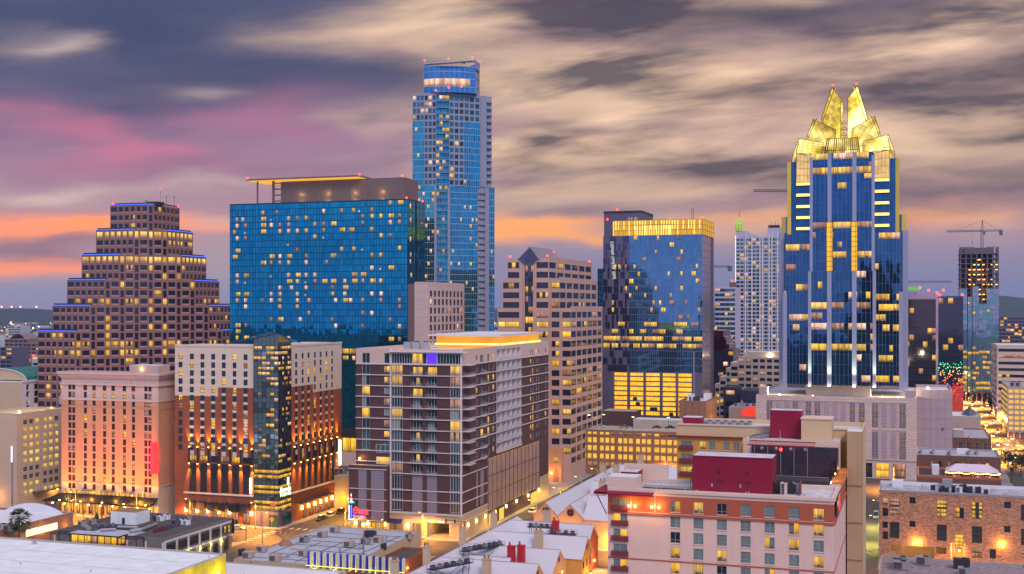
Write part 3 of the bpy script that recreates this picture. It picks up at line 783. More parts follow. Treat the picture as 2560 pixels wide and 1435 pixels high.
# ------------------------------------------------------------------ blue glass tower with the golden crown
M['fmul']=mat('blue_grey_mullion',(.17,.20,.33),.45,.3); M['skyG']=glass('periwinkle_glass',(.07,.26,.54),.03,.9,.03,.08)
M['skyG2']=glass('periwinkle_glass_b',(.06,.22,.47),.03,.9,.03,.08)
M['plumG']=glass('plum_glass',(.055,.055,.14),.05,.75,.02,.1)
M['lav']=glass('lavender_glass',(.44,.40,.56),.15,.6,.01)
M['goldA']=emi('gold_screen',(1,.50,.012),.68,True,.25,(.6,.6,.1))
M['goldB']=emi('gold_streak',(1,.68,.16),1.9)
M['slate']=mat('slate_panel',(.13,.12,.19),.5,.3)
def part_(b,name,fn):
    m=MB(); fn(m); return m.build(name,b.root)
def crown_tower():
    b=B('golden_crown_tower','square blue glass tower with a glowing golden screen crown and a lit garage base','tower',1756,600)
    x0=b.fx(1508); D=b.ry(1784); Z=lambda py: b.z(b.F,1756,py); zt=Z(586); fl=3.66; zg1,zg0=Z(933),Z(1045)
    nz=int(round((zt-zg1)/fl)); fl=(zt-zg1)/nz
    gl=MB(); mu=MB(); body=MB()
    xd=b.fx(1573)
    rows={int((Z(845)-zg1)/fl): .92,int((Z(863)-zg1)/fl): .88,int((Z(826)-zg1)/fl): .35,int((Z(808)-zg1)/fl): .3}
    top=lambda j: rows.get(j,0 if j<3 else (.04 if j<5 else (.15 if j<12 else .10)))
    run={'v': None,'n': 0}
    def lit(scale):
        def f(i,j):
            if run['n']>0: run['n'] -= 1; return run['v']
            if R.random()<top(j)*scale*.6:
                run['v']=R.choice(['win_lit','win_lit2','win_full','win_dim']); run['n']=R.choice([0,0,0,1]) if top(j)<.3 else 2; return run['v']
            return None
        return f
    curtain(gl,mu,b.F,xd,0,zg1,zt,34,nz,[M['skyG'],M['skyG2']],M['fmul'],.003,.12,.05,lit(1))
    curtain(gl,mu,b.F,x0,xd,zg1,zt,12,nz,[M['plumG'],M['slate']],M['fmul'],.003,.06,.03,lit(.9))
    curtain(gl,mu,b.R,0,D*.72,0,zt,8,int(zt/fl),[M['lav']],M['taupe'],.004,.06,.04)
    strip(body,b.R,D*.72,D,0,zt,M['slate'],-.4,.05)
    # garage: five lit bays behind glass, floor edges and piers in front
    bays=[(1534,1568),(1573,1608),(1613,1649),(1655,1689),(1694,1729)]
    rc=[(b.fx(a),b.fx(c),zg0,zg1-.4) for a,c in bays]
    facade(body,b.F,x0,0,0,zg1,rc,M['slate'],2.4)
    M['garage_lit']=emi('garage_lit',(1,.46,.02),1.35,True,.6,(.35,.35,.5))
    nf=9
    for a,c,q0,q1 in rc:
        p=MB(); p.face([b.F.p(a,q0,-2.4),b.F.p(c,q0,-2.4),b.F.p(c,q1,-2.4),b.F.p(a,q1,-2.4)],M['garage_lit'])
        p.build('lit_garage_bay',b.root)
    fl_=MB()
    for j in range(nf):
        z=zg0+(zg1-zg0)*j/nf
        strip(fl_,b.F,rc[0][0],rc[-1][1],z,z+.5,M['slate'],-2.2,-.5)
        strip(mu,b.F,rc[0][0],rc[-1][1],z-.05,z+.05,M['lav'],-.02,.06)
    fl_.build('garage_floor',b.root)
    for k in range(24):
        x=rc[0][0]+(rc[-1][1]-rc[0][0])*k/23; strip(mu,b.F,x-.04,x+.04,zg0,zg1,M['lav'],-.02,.05)
    cars=MB()
    for i in range(11):
        a,c,_,_=rc[R.randrange(5)]; x=R.uniform(a+1,c-2.5); z=zg0+(zg1-zg0)*R.choice([0,1,1,1,2,3])/nf+.5
        p=MB(); p.box(x,x+2.2,1.2,1.9,z,z+.9,M['black']); p.box(x+.2,x+2,1.2,1.9,z+.9,z+1.6,M['steel']); p.build('garage_car_silhouette',b.root)
    strip(body,b.F,b.fx(1733),b.fx(1737),0,Z(880),M['lav'],0,.3)
    body.box(x0+.1,-.1,.5,D,0,zt,M['slate'],M['concrete'],skip='F'); body.build('tower_body',b.root)
    gl.build('glass_facade',b.root); mu.build('mullion_grid',b.root)
    # crown
    c=MB(); cs=MB(); xc=b.fx(1533); zc=Z(547)
    c.box(xc,.0,.25,D-.2,zt+.02,zc,M['goldA'],M['concrete'])
    c.build('crown_screen',b.root)
    wF,wR=W(0,.2,0),W(.05,0,PHI_R)
    for i in range(34):
        x=xc+(0-xc)*i/33
        if i % 2==0 or R.random()<.3: part_(b,'crown_light_fin',lambda m: strip(m,wF,x-.18,x+.18,zt+.3+(2.8 if i % 3 else 0),zc-.3,M['goldB'],.02,.12))
    for i in range(16):
        x=xc+11.5+(-16-xc-11.5)*i/15; part_(b,'crown_light_fin',lambda m: strip(m,wF,x-.15,x+.15,zt+.2,zt+5.2,M['goldB'],.3,.4))
    pass
    cg=MB()
    for k in range(18): x=xc+(-xc)*k/17; strip(cg,wF,x-.05,x+.05,zt,zc,M['taupe'],.02,.2)
    for k in range(4): z=zt+(zc-zt)*k/3; strip(cg,wF,xc,0,z-.08,z+.08,M['taupe'],.02,.2); strip(cg,wR,.3,D,z-.08,z+.08,M['taupe'],.02,.2)
    for k in range(6): y=.3+(D-.5)*k/5; strip(cg,wR,y-.05,y+.05,zt,zc,M['taupe'],.02,.2)
    strip(cg,W(0,.0,0),xc+11,-15,zt+5.3,zt+5.5,M['taupe'],.0,.5)
    cg.build('crown_frame',b.root)
    # taller core block behind
    xr=b.fx(1604,D+.5); xl=b.fx(1510,D+.5); zz=b.z(W(0,D+.5,0),1600,526)
    k=MB(); k.box(xl,xr,D+.5,D+30,0,zz,M['slate'],M['concrete'])
    k.box(xl-.2,xr+.2,D+.3,D+30,zz-1.2,zz,M['steel']); k.build('core_block',b.root)
    for px in (1570,1577,1586,1592): b.win((1,1,None,'win_dark',None),W(0,D+.5,0),b.fx(px,D+.5),b.fx(px+4.5,D+.5),zz-6,zz-3.6,'m',-.02)
    for x,y,z in ((x0+2,1,zt+8),(xl+7,D+2,zz),(-17,3,zc),(-.8,4,zc)):
        f=MB(); f.ball(x,y,z+.8,.5,M['red_lamp'],6,4); f.build('warning_light',b.root)
    f=MB()
    for dx in (-.5,.5): f.bar((-6+dx,6,zc),(-6+dx,6,zc+6),.1,M['steel'])
    for j in range(6): f.bar((-6.5,6,zc+j),(-5.5,6,zc+j+1),.06,M['steel'])
    f.build('roof_lattice',b.root)
    # zig-zag light reflections drawn as a column of glowing tubes on the left strip
    M['reflection_white']=emi('reflection_white',(.75,.9,.62),.8)
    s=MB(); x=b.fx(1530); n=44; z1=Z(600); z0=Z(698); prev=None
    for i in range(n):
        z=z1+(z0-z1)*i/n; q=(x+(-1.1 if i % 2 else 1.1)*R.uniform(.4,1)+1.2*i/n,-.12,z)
        if prev and R.random()<.88: s.bar(prev,q,.13,M['reflection_white'],3)
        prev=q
    s.build('reflection_squiggle',b.root)
    b.flush(100)
crown_tower()

# ------------------------------------------------------------------ crystal-crowned tower
M['fG']=glass('deep_blue_glass',(.016,.10,.29),.03,.88,.05,.1)
M['fG2']=glass('deep_blue_glass_b',(.013,.085,.25),.03,.88,.05,.1)
M['fin']=mat('silver_fin',(.34,.37,.52),.45,.35,var=.05)
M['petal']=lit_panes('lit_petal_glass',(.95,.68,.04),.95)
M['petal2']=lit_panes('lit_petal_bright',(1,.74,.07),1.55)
M['slab_lit']=emi('lit_slab_edge',(1,.72,.16),1.9,True)
M['gold_shaft']=emi('gold_shaft',(1,.50,.02),1.05,True,.3,(.2,.2,.1))
M['bronze']=mat('dark_bronze_frame',(.05,.045,.03),.5,.4)
M['podium']=mat('pale_stone_podium',(.52,.42,.42),.85,var=.05,brick=(2.4,1.2,(.36,.30,.30),(.50,.40,.41)))
M['podium_l']=mat('light_stone_pier',(.60,.50,.46),.85,var=.05,brick=(2.4,1.2,(.42,.36,.34),(.58,.48,.45)))
M['louver']=mat('grey_louver',(.22,.19,.25),.6,.3,var=.08)
M['lilac']=mat('lilac_concrete',(.38,.31,.35),.85,var=.05)
M['medal']=mat('brass_medallion',(.55,.42,.16),.35,.7)
def crystal_tower():
    b=B('crystal_crown_tower','blue glass tower topped by folded glowing yellow glass petals','tower',2105,540)
    Z=lambda py,y=0: b.z(W(0,y,0),2105,py)
    Y0=0; CYl=29.0
    gl=MB(); mu=MB(); body=MB(); fin=MB()
    pod=Z(963); fl=4.5
    zA=Z(382)
    def litf(p,pk): return lambda i,j: R.choice(pk) if (R.random()<p and j>0) else None
    runs={}
    def runlit(p,seed):
        rr=random.Random(seed); st={}
        def f(i,j):
            if (j) not in st: st[j]=[0,None,rr.random()]
            s=st[j]
            if s[0]>0: s[0] -= 1; return s[1]
            if rr.random()<p*(2.4 if s[2]<.2 else .4): s[0]=rr.choice([0,1,1,2]) if s[2]>.2 else 3; s[1]=rr.choice(['win_lit','win_lit2','win_full','win_dim','win_soft']); return s[1]
        return f
    def glassbox(hx,y0,zb,zt,n,p,seed,sides=True,only=None):
        nz=max(1,int(round((zt-zb)/fl)))
        for a,c in ([(-hx,hx)] if only is None else [(-hx,-only),(only,hx)]):
            nn=max(2,int(round(n*(c-a)/(2*hx))))
            curtain(gl,mu,W(0,y0,0),a,c,zb,zt,nn,nz,[M['fG'],M['fG2']],M['fmul'],.004,.035,.055,runlit(p,seed+int(a)))
        d=58-2*y0
        nn=max(2,int(n*d/(2*hx)) // 2)
        curtain(gl,mu,W(hx,y0,PHI_R),0,d,zb,zt,nn,nz,[M['fG'],M['fG2']],M['fmul'],.004,.035,.055,runlit(p,seed+7))
        curtain(gl,mu,W(-hx,y0+d,-PHI_R),0,d,zb,zt,nn,nz,[M['fG'],M['fG2']],M['fmul'],.004,.035,.055,runlit(p,seed+9))
        body.box(-hx+.2,hx-.2,y0+.2,58-y0-.2,zb,zt-.2,M['slate'])
    zw=Z(452); zo=Z(397); zoo=Z(536); zlw=Z(583); zc=Z(678)
    glassbox(14.7,0,zc,zA,14,.16,3)
    glassbox(15.5,-1.6,pod,zc,15,.24,5)
    glassbox(22.3,3,zlw,zw,22,.04,8,only=14.8)
    glassbox(25.6,5.5,zlw+.5,zo,24,.03,12,only=22.4)
    glassbox(28.6,8.5,zlw,zoo,26,.06,14,only=25.7)
    glassbox(27.2,1.5,pod,zlw,34,.20,17,only=15.6)
    glassbox(29.3,6,pod-2,zlw+1,30,.05,19,only=27.3)
    gl.build('glass_facade',b.root); mu.build('mullion_fin',b.root); body.build('tower_core',b.root)
    def piece(name,fn,mtl=None):
        p=MB(); fn(p); return p.build(name,b.root)
    # silver piers; the outer upper ones glow as if floodlit
    for x,w_,y,z0,z1 in ((-14.7,1.5,-.1,zc,zA-1.5),(14.7,1.5,-.1,zc,zA-1.5),(-5.9,1.9,-.35,zc+22,zA),(5.9,1.9,-.35,zc+22,zA),(-15.3,1.6,-1.8,pod,zc),(15.3,1.6,-1.8,pod,zc),(-5.9,2.1,-2.0,pod,zc),(5.9,2.1,-2.0,pod,zc),
                          (-27.6,2.0,1.2,pod-2,Z(730)),(27.6,2.0,1.2,pod-2,Z(730)),(-29.6,2.6,5.4,pod-3,zlw+1),(29.6,2.6,5.4,pod-3,zlw+1),(-28.9,2.2,8.0,zlw,zoo),(28.9,2.2,8.0,zlw,zoo),(-25.9,1.8,5.0,zlw,zo),(25.9,1.8,5.0,zlw,zo)):
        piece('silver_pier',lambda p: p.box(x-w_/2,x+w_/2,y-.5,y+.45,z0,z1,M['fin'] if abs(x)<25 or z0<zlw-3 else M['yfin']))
        for k in range(int((z1-z0)/8)):
            pass
    for x in (-5.9,5.9):
        piece('gold_shaft',lambda p: p.box(x-1.35,x+1.35,-.7,-.1,zc,zc+22,M['gold_shaft']))
        piece('shaft_bar',lambda p: [p.box(x-1.5,x+1.5,-.85,-.71,zc+2.2*k,zc+2.2*k+.18,M['bronze']) for k in range(11)]+[p.box(x+d-.12,x+d+.12,-.9,-.72,zc,zc+22,M['bronze']) for d in (-1.45,0.7,1.45)])
    # lit slab bands on the shoulders
    for sx in (-1,1):
        for py in (456,484,513,541,569):
            z=Z(py+(0 if sx<0 else -4)); a,c=sorted((sx*15.2,sx*22.1))
            piece('lit_slab',lambda p: [p.box(a,c,1.6,2.9,z-.6,z+.6,M['slab_lit'])])
            piece('slab_frame',lambda p: [p.box(a-.1,c+.1,1.4,2.9,z+.62,z+.85,M['bronze']),p.box(a-.1,c+.1,1.4,2.9,z-.85,z-.62,M['bronze'])])
    # folded petals, repeated on the four sides about the axis
    def P(u,v,z,rot,sx):
        x,y=u*sx,v
        c,s=(1,0,-1,0)[rot],(0,1,0,-1)[rot]
        return (c*x-s*y,s*x+c*y+CYl,z)
    def petal(pts,m,rot,sx,nb=6,name='crown_petal'):
        """quad petal with a frame of glazing bars: pts bottom-in, bottom-out, top-out, top-in"""
        q=[P(*p,rot,sx) for p in pts]
        mb=MB(); f=q if sx>0 else q[::-1]
        mb.face(f,m)
        off=Vector((0,-.35,.05)); c,s=(1,0,-1,0)[rot],(0,1,0,-1)[rot]; off=Vector((c*off.x-s*off.y,s*off.x+c*off.y,off.z))
        mb.face([Vector(p)-off for p in f[::-1]],m)
        o=mb.build(name,b.root)
        fr=MB(); V=[Vector(p)+off*.3 for p in q]
        if len(V)==4:
            for i in range(nb+1):
                t=i/nb; e=.15 if i in (0,nb) else .07
                fr.bar(V[0].lerp(V[3],t),V[1].lerp(V[2],t),e,M['bronze'])
                fr.bar(V[0].lerp(V[1],t),V[3].lerp(V[2],t),e,M['bronze'])
        else:
            for i in range(len(V)): fr.bar(V[i],V[(i+1) % len(V)],.16,M['bronze'])
            n=len(V)
            ctr=sum(V,Vector())/n
            lo=min(v.z for v in V); hi=max(v.z for v in V)
            def cross(fn0):
                pts_=[]
                for i in range(n):
                    a,c2=V[i],V[(i+1) % n]; fa,fc=fn0(a),fn0(c2)
                    if fa*fc<0: pts_.append(a.lerp(c2,fa/(fa-fc)))
                if len(pts_) >= 2: fr.bar(pts_[0],pts_[1],.065,M['bronze'])
            ax=Vector((1,0,0)) if rot in (0,2) else Vector((0,1,0))
            sg=sx*(1,1,-1,-1)[rot]
            for k in range(-14,26):
                cross(lambda v: (v.z-lo)+.5*sg*(v-ctr).dot(ax)-k*3.1)
                cross(lambda v: (v.z-lo)*.8-1.3*sg*(v-ctr).dot(ax)-k*3.6)
        fo=fr.build('petal_bar',o)
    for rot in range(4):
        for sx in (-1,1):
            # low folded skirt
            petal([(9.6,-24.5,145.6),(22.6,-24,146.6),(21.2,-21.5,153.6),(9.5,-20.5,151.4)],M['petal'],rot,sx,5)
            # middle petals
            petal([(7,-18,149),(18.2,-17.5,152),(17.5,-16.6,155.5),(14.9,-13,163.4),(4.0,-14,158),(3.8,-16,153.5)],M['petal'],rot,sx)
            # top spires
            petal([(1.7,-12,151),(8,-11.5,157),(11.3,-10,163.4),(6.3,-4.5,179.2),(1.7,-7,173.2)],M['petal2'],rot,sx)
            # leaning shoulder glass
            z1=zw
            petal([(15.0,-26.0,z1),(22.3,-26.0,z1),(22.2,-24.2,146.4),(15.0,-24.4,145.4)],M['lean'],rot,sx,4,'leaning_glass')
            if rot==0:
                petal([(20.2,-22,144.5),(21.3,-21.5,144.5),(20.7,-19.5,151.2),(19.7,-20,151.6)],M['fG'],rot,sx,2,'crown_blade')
    # drum behind the parapet
    def drum(p):
        p.prism([(-8.2,.9),(8.2,.9),(8.2,40),(-8.2,40)],zA-.3,zA+.1,M['slate'])
        p.face([(-8.4,1,zA),(8.4,1,zA),(7.2,3.5,Z(343)),(-7.2,3.5,Z(343))],M['petal']); p.face([(8.4,1,zA),(8.4,30,zA),(7.2,28,Z(343)),(7.2,3.5,Z(343))],M['petal'])
        p.face([(-8.4,30,zA),(-8.4,1,zA),(-7.2,3.5,Z(343)),(-7.2,28,Z(343))],M['petal'])
    piece('lit_drum',drum)
    def drumbars(p):
        for i in range(17):
            t=i/16; p.bar((-8.4+16.8*t,.8,zA),(-7.2+14.4*t,3.3,Z(343)),.28 if i % 4 in (0,1) else .12,M['bronze'])
        for k in (0,.2,1): p.bar((-8.4+1.2*k,.8+2.5*k,zA+(Z(343)-zA)*k),(8.4-1.2*k,.8+2.5*k,zA+(Z(343)-zA)*k),.16,M['bronze'])
    piece('drum_bar',drumbars)
    def lattice(p):
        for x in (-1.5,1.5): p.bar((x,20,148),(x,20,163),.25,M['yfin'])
        for k in range(5): z=150+2.8*k; p.bar((-1.6,20,z),(1.6,20,z),.18,M['bronze']); p.bar((-1.6,20,z),(0,20,z+1.4),.14,M['bronze']); p.bar((1.6,20,z),(0,20,z+1.4),.14,M['bronze'])
    piece('spire_lattice',lattice)
    for sx in (-1,1): piece('warning_light',lambda p: (p.ball(5.8*sx,CYl-4.5,180.2,.4,M['red_lamp'],6,4),p.bar((5.8*sx,CYl-4.5,179),(5.8*sx,CYl-4.5,182),.06,M['steel'])))
    # restaurant row glowing near the top
    for i in range(14): b.win((1,1,None,'win_dark',None),b.F,-14+2*i+.1,-14+2*i+1.9,zA-9.6,zA-6.4,'l',-.06,'lit_window')
    b.flush(100)
    b.root.scale=(.915,.915,1)
    return b,Z,pod
M['yfin']=emi('floodlight_glow_fin',(.92,.62,.08),.42,True,.5,(.3,.3,.08))  # glow put into the edge fins in place of floodlights on them
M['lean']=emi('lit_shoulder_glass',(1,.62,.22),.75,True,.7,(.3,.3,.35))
CT,CTZ,CTP=crystal_tower()
def podium_block():
    b=B('tower_podium','pale stone podium with brass medallions on grey louvers below the crystal tower','building',2292,527)
    Z=lambda py,px=2292: b.z(b.F,px,py); x0=b.fx(1890); zt=Z(1001)
    body=MB(); D=74
    px=lambda z_: 1860+z_/2.899; py=lambda z_: 940+z_/2.899
    X=lambda z_: b.fx(px(z_))
    zl=Z(py(395)); zb=Z(py(700))
    zs=lambda yz,xz: b.z(b.F,px(xz),py(yz))
    cols=[(165,205,1),(230,270,0),(292,332,0),(352,392,1),(448,486,1),(512,552,1),(578,616,0),(640,678,0),(702,738,0),(768,805,1),(833,873,1),(928,972,1),(995,1035,0),(1060,1103,0),(1128,1168,1)]
    facade(body,b.F,x0,0,8.5,zt,[],M['podium'])
    lv=MB(); md=MB()
    for a,c,dark in cols:
        for z0,z1 in ((zl+1.1,zt-1.8),(8.9,zl-1.1)):
            l=MB(); strip(l,b.F,X(a),X(c),z0,z1,M['louver'] if dark else M['lilac'],0,.06)
            for k in range(int((z1-z0)/1.5)): strip(l,b.F,X(a)+.1,X(c)-.1,z0+1.5*k,z0+1.5*k+.12,M['steel'] if dark else M['louver'],.06,.10)
            strip(l,b.F,(X(a)+X(c))/2-.12,(X(a)+X(c))/2+.12,z0,z1,M['fin'],.06,.16)
            l.build('louver_panel',b.root)
            if dark and a>150:
                for k in range(R.choice([1,2]) if z0>zl else R.choice([0,3,4])):
                    zc=z1-3-4.2*k if z0>zl else z1-1.8-3.9*k
                    if zc<z0+1: continue
                    w=W(*b.F.p((X(a)+X(c))/2,0,.22)[:2],0); m=MB(); n=14
                    m.face([w.p(1.0*math.cos(2*math.pi*i/n),zc+1.0*math.sin(2*math.pi*i/n)) for i in range(n)],M['medal'])
                    m.face([w.p(.55*math.cos(2*math.pi*i/n),zc+.55*math.sin(2*math.pi*i/n),.03) for i in range(n)],M['louver'])
                    m.bar(w.p(-1,zc,.05),w.p(1,zc,.05),.1,M['medal']); m.bar(w.p(0,zc-1,.05),w.p(0,zc+1,.05),.1,M['medal'])
                    m.build('medallion',b.root)
    strip(body,b.F,x0,0,zl-.5,zl+.5,M['podium_l'],0,.2); strip(body,b.F,x0,0,zt-1.4,zt+.5,M['podium_l'],0,.25)
    strip(body,b.F,X(1173),0,8.5,zt-1.42,M['podium_l'],0,.35); strip(body,b.F,X(874),X(927),8.5,zt-1.42,M['podium_l'],0,.35)
    strip(body,b.F,x0,X(163),8.5,zt-1.42,M['podium_l'],0,.35)
    body.box(x0+.01,-.01,.01,D,0,zt,M['podium'],M['white'],skip='F')
    parapet(body,[(x0,.02),(-.02,.02),(-.02,D),(x0,D)],zt,1.0,.5,M['podium_l'])
    # street arcade
    rc=[]
    for i in range(9):
        a=x0+3+(-x0-6)*i/9; c=a+5.5; rc.append((a,c,.3,6.8)); b.win((3,2,M['steel'],'win_dark',None),b.F,a,c,.3,6.8,'f' if i==7 else R.choice('dm'),1.0)
    facade(body,b.F,x0,0,0,8.5,rc,M['podium_l'],1.0)
    strip(body,b.F,x0,0,8.2,8.8,M['podium_l'],0,.5)
    body.build('stone_body',b.root)
    c=MB(); w=W(0,8,0); a,e=b.fx(2014,8),b.fx(2176,8); c.box(a,e,8,16,zt+.6,b.z(w,2090,964),M['cream']); strip(c,w,a,e,zt+5.4,zt+5.9,M['podium_l'],0,.3); c.build('roof_screen',b.root)
    for pxx in (1948,2032,2206,2245):
        f=MB(); x=b.fx(pxx,9); f.box(x-.3,x+.3,8.7,9.3,zt,zt+.8,M['bulb_white']); f.build('roof_flood',b.root)
        l=bpy.data.lights.new('roof_flood_light','POINT'); l.energy=14000; l.color=(1,.72,.34); l.shadow_soft_size=.5
        o=bpy.data.objects.new('roof_flood_light',l); C.objects.link(o); o.parent=b.root; o.location=(x,9.4,zt+2.2)
    for x0_,x1_,h in ((b.fx(1898,2),b.fx(1918,2),4.5),(b.fx(2262,2),b.fx(2288,2),4.2)):
        c=MB(); c.box(x0_,x1_,2,8,zt,zt+h,M['lilac'],M['white']); c.build('roof_hut',b.root)
    b.flush(100)
    # plain lilac block to the right
    q=B('lilac_concrete_block','plain lilac concrete block right of the medallion podium with panel joints','building',2381,533)
    Zq=lambda y: q.z(q.F,2381,y); m=MB(); a=q.fx(2290); zt=Zq(976)
    facade(m,q.F,a,0,0,zt,[],M['lilac']); m.box(a,0,0,40,0,zt-1.2,M['lilac'],M['white'],skip='F')
    parapet(m,[(a,.02),(-.02,.02),(-.02,40),(a,40)],zt-1.2,1.2,.5,M['lilac'])
    for k in range(1,5): strip(m,q.F,a*k/5-.05,a*k/5+.05,0,zt,M['taupe'],0,.02)
    for k in range(1,9): strip(m,q.F,a,0,zt*k/9-.05,zt*k/9+.05,M['taupe'],0,.016)
    m.build('concrete_body',q.root)
    p=MB(); strip(p,q.F,q.fx(2354),q.fx(2358),Zq(1078),Zq(1070),M['steel'],.02,.05); p.build('vent',q.root)
    f=MB(); f.ball(q.fx(2320,4),4,zt+.6,.5,M['bulb_white'],6,4); f.build('roof_flood',q.root)
    l=bpy.data.lights.new('roof_flood_light','POINT'); l.energy=7000; l.color=(1,.72,.34); l.shadow_soft_size=.5
    o=bpy.data.objects.new('roof_flood_light',l); C.objects.link(o); o.parent=q.root; o.location=(q.fx(2320,4),4,zt+2)
podium_block()
for x_ in (-15.3,-5.9,5.9,15.3):       # floods washing the foot of each silver pier
    o=CT.root; m=MB(); m.box(x_-.5,x_+.5,-4.4,-3.8,CTP-.4,CTP+.1,M['bulb_white']); m.build('pier_flood',o)
    l=bpy.data.lights.new('pier_flood_light','SPOT'); l.energy=26000; l.color=(.82,1,.55); l.spot_size=rad(40); l.spot_blend=.8; l.shadow_soft_size=.2
    q=bpy.data.objects.new('pier_flood_light',l); C.objects.link(q); q.parent=o; q.location=(x_,-4.6,CTP+.3); q.rotation_euler=Vector((0,.13,1)).to_track_quat('-Z','Y').to_euler()
def text_mesh(name,body,size,extrude,m,parent,loc,rot,scale=(1,1,1),shear=0):
    t=bpy.data.curves.new(name,'FONT'); t.body=body; t.size=size; t.extrude=extrude; t.shear=shear
    o=bpy.data.objects.new(name,t); C.objects.link(o); bpy.context.view_layer.update()
    me=bpy.data.meshes.new_from_object(o.evaluated_get(bpy.context.evaluated_depsgraph_get())); me.materials.clear(); me.materials.append(m)
    bpy.data.objects.remove(o); o=bpy.data.objects.new(name,me); C.objects.link(o)
    o.parent=parent; o.location=loc; o.rotation_euler=rot; o.scale=scale; return o
def lamp(parent,loc,energy,color=(1,.45,.08),r=.3,name='lamp_light'):
    l=bpy.data.lights.new(name,'POINT'); l.energy=energy; l.color=color; l.shadow_soft_size=r
    o=bpy.data.objects.new(name,l); C.objects.link(o); o.parent=parent; o.location=loc; return o
def part(b,name,fn,**k):
    m=MB(); fn(m); o=m.build(name,b.root if isinstance(b,B) else b,**k); return o
# ------------------------------------------------------------------ dark brick apartment block
M['umber']=mat('umber_siding',(.098,.052,.054),.8,var=.08,brick=(3.2,.55,(.07,.038,.04),(.09,.048,.05)))
M['apt_cream']=mat('pinkish_cream_stucco',(.58,.44,.38),.85,var=.05)
M['wframe']=mat('white_frame',(.66,.62,.64),.6,var=.04)
M['slabw']=mat('pale_slab_edge',(.64,.56,.55),.7,var=.05)
M['stone']=mat('tan_ashlar_stone',(.52,.38,.23),.85,var=.1,brick=(1.6,.75,(.40,.28,.18),(.60,.46,.28)))
M['mesh']=mat('louvered_metal_screen',(.29,.25,.31),.5,.35,var=.1)
M['aptG']=glass('apartment_glass',(.04,.10,.12),.05,.6,.01)
M['purple_lit']=emi('purple_lit_room',(.10,.02,.9),1.3)
M['orange_band']=emi('orange_cove_glow',(1,.40,.015),.85,True,.35,(.15,.15,.3))
M['cove_tube']=emi('cove_tube',(1,.66,.14),2.6)
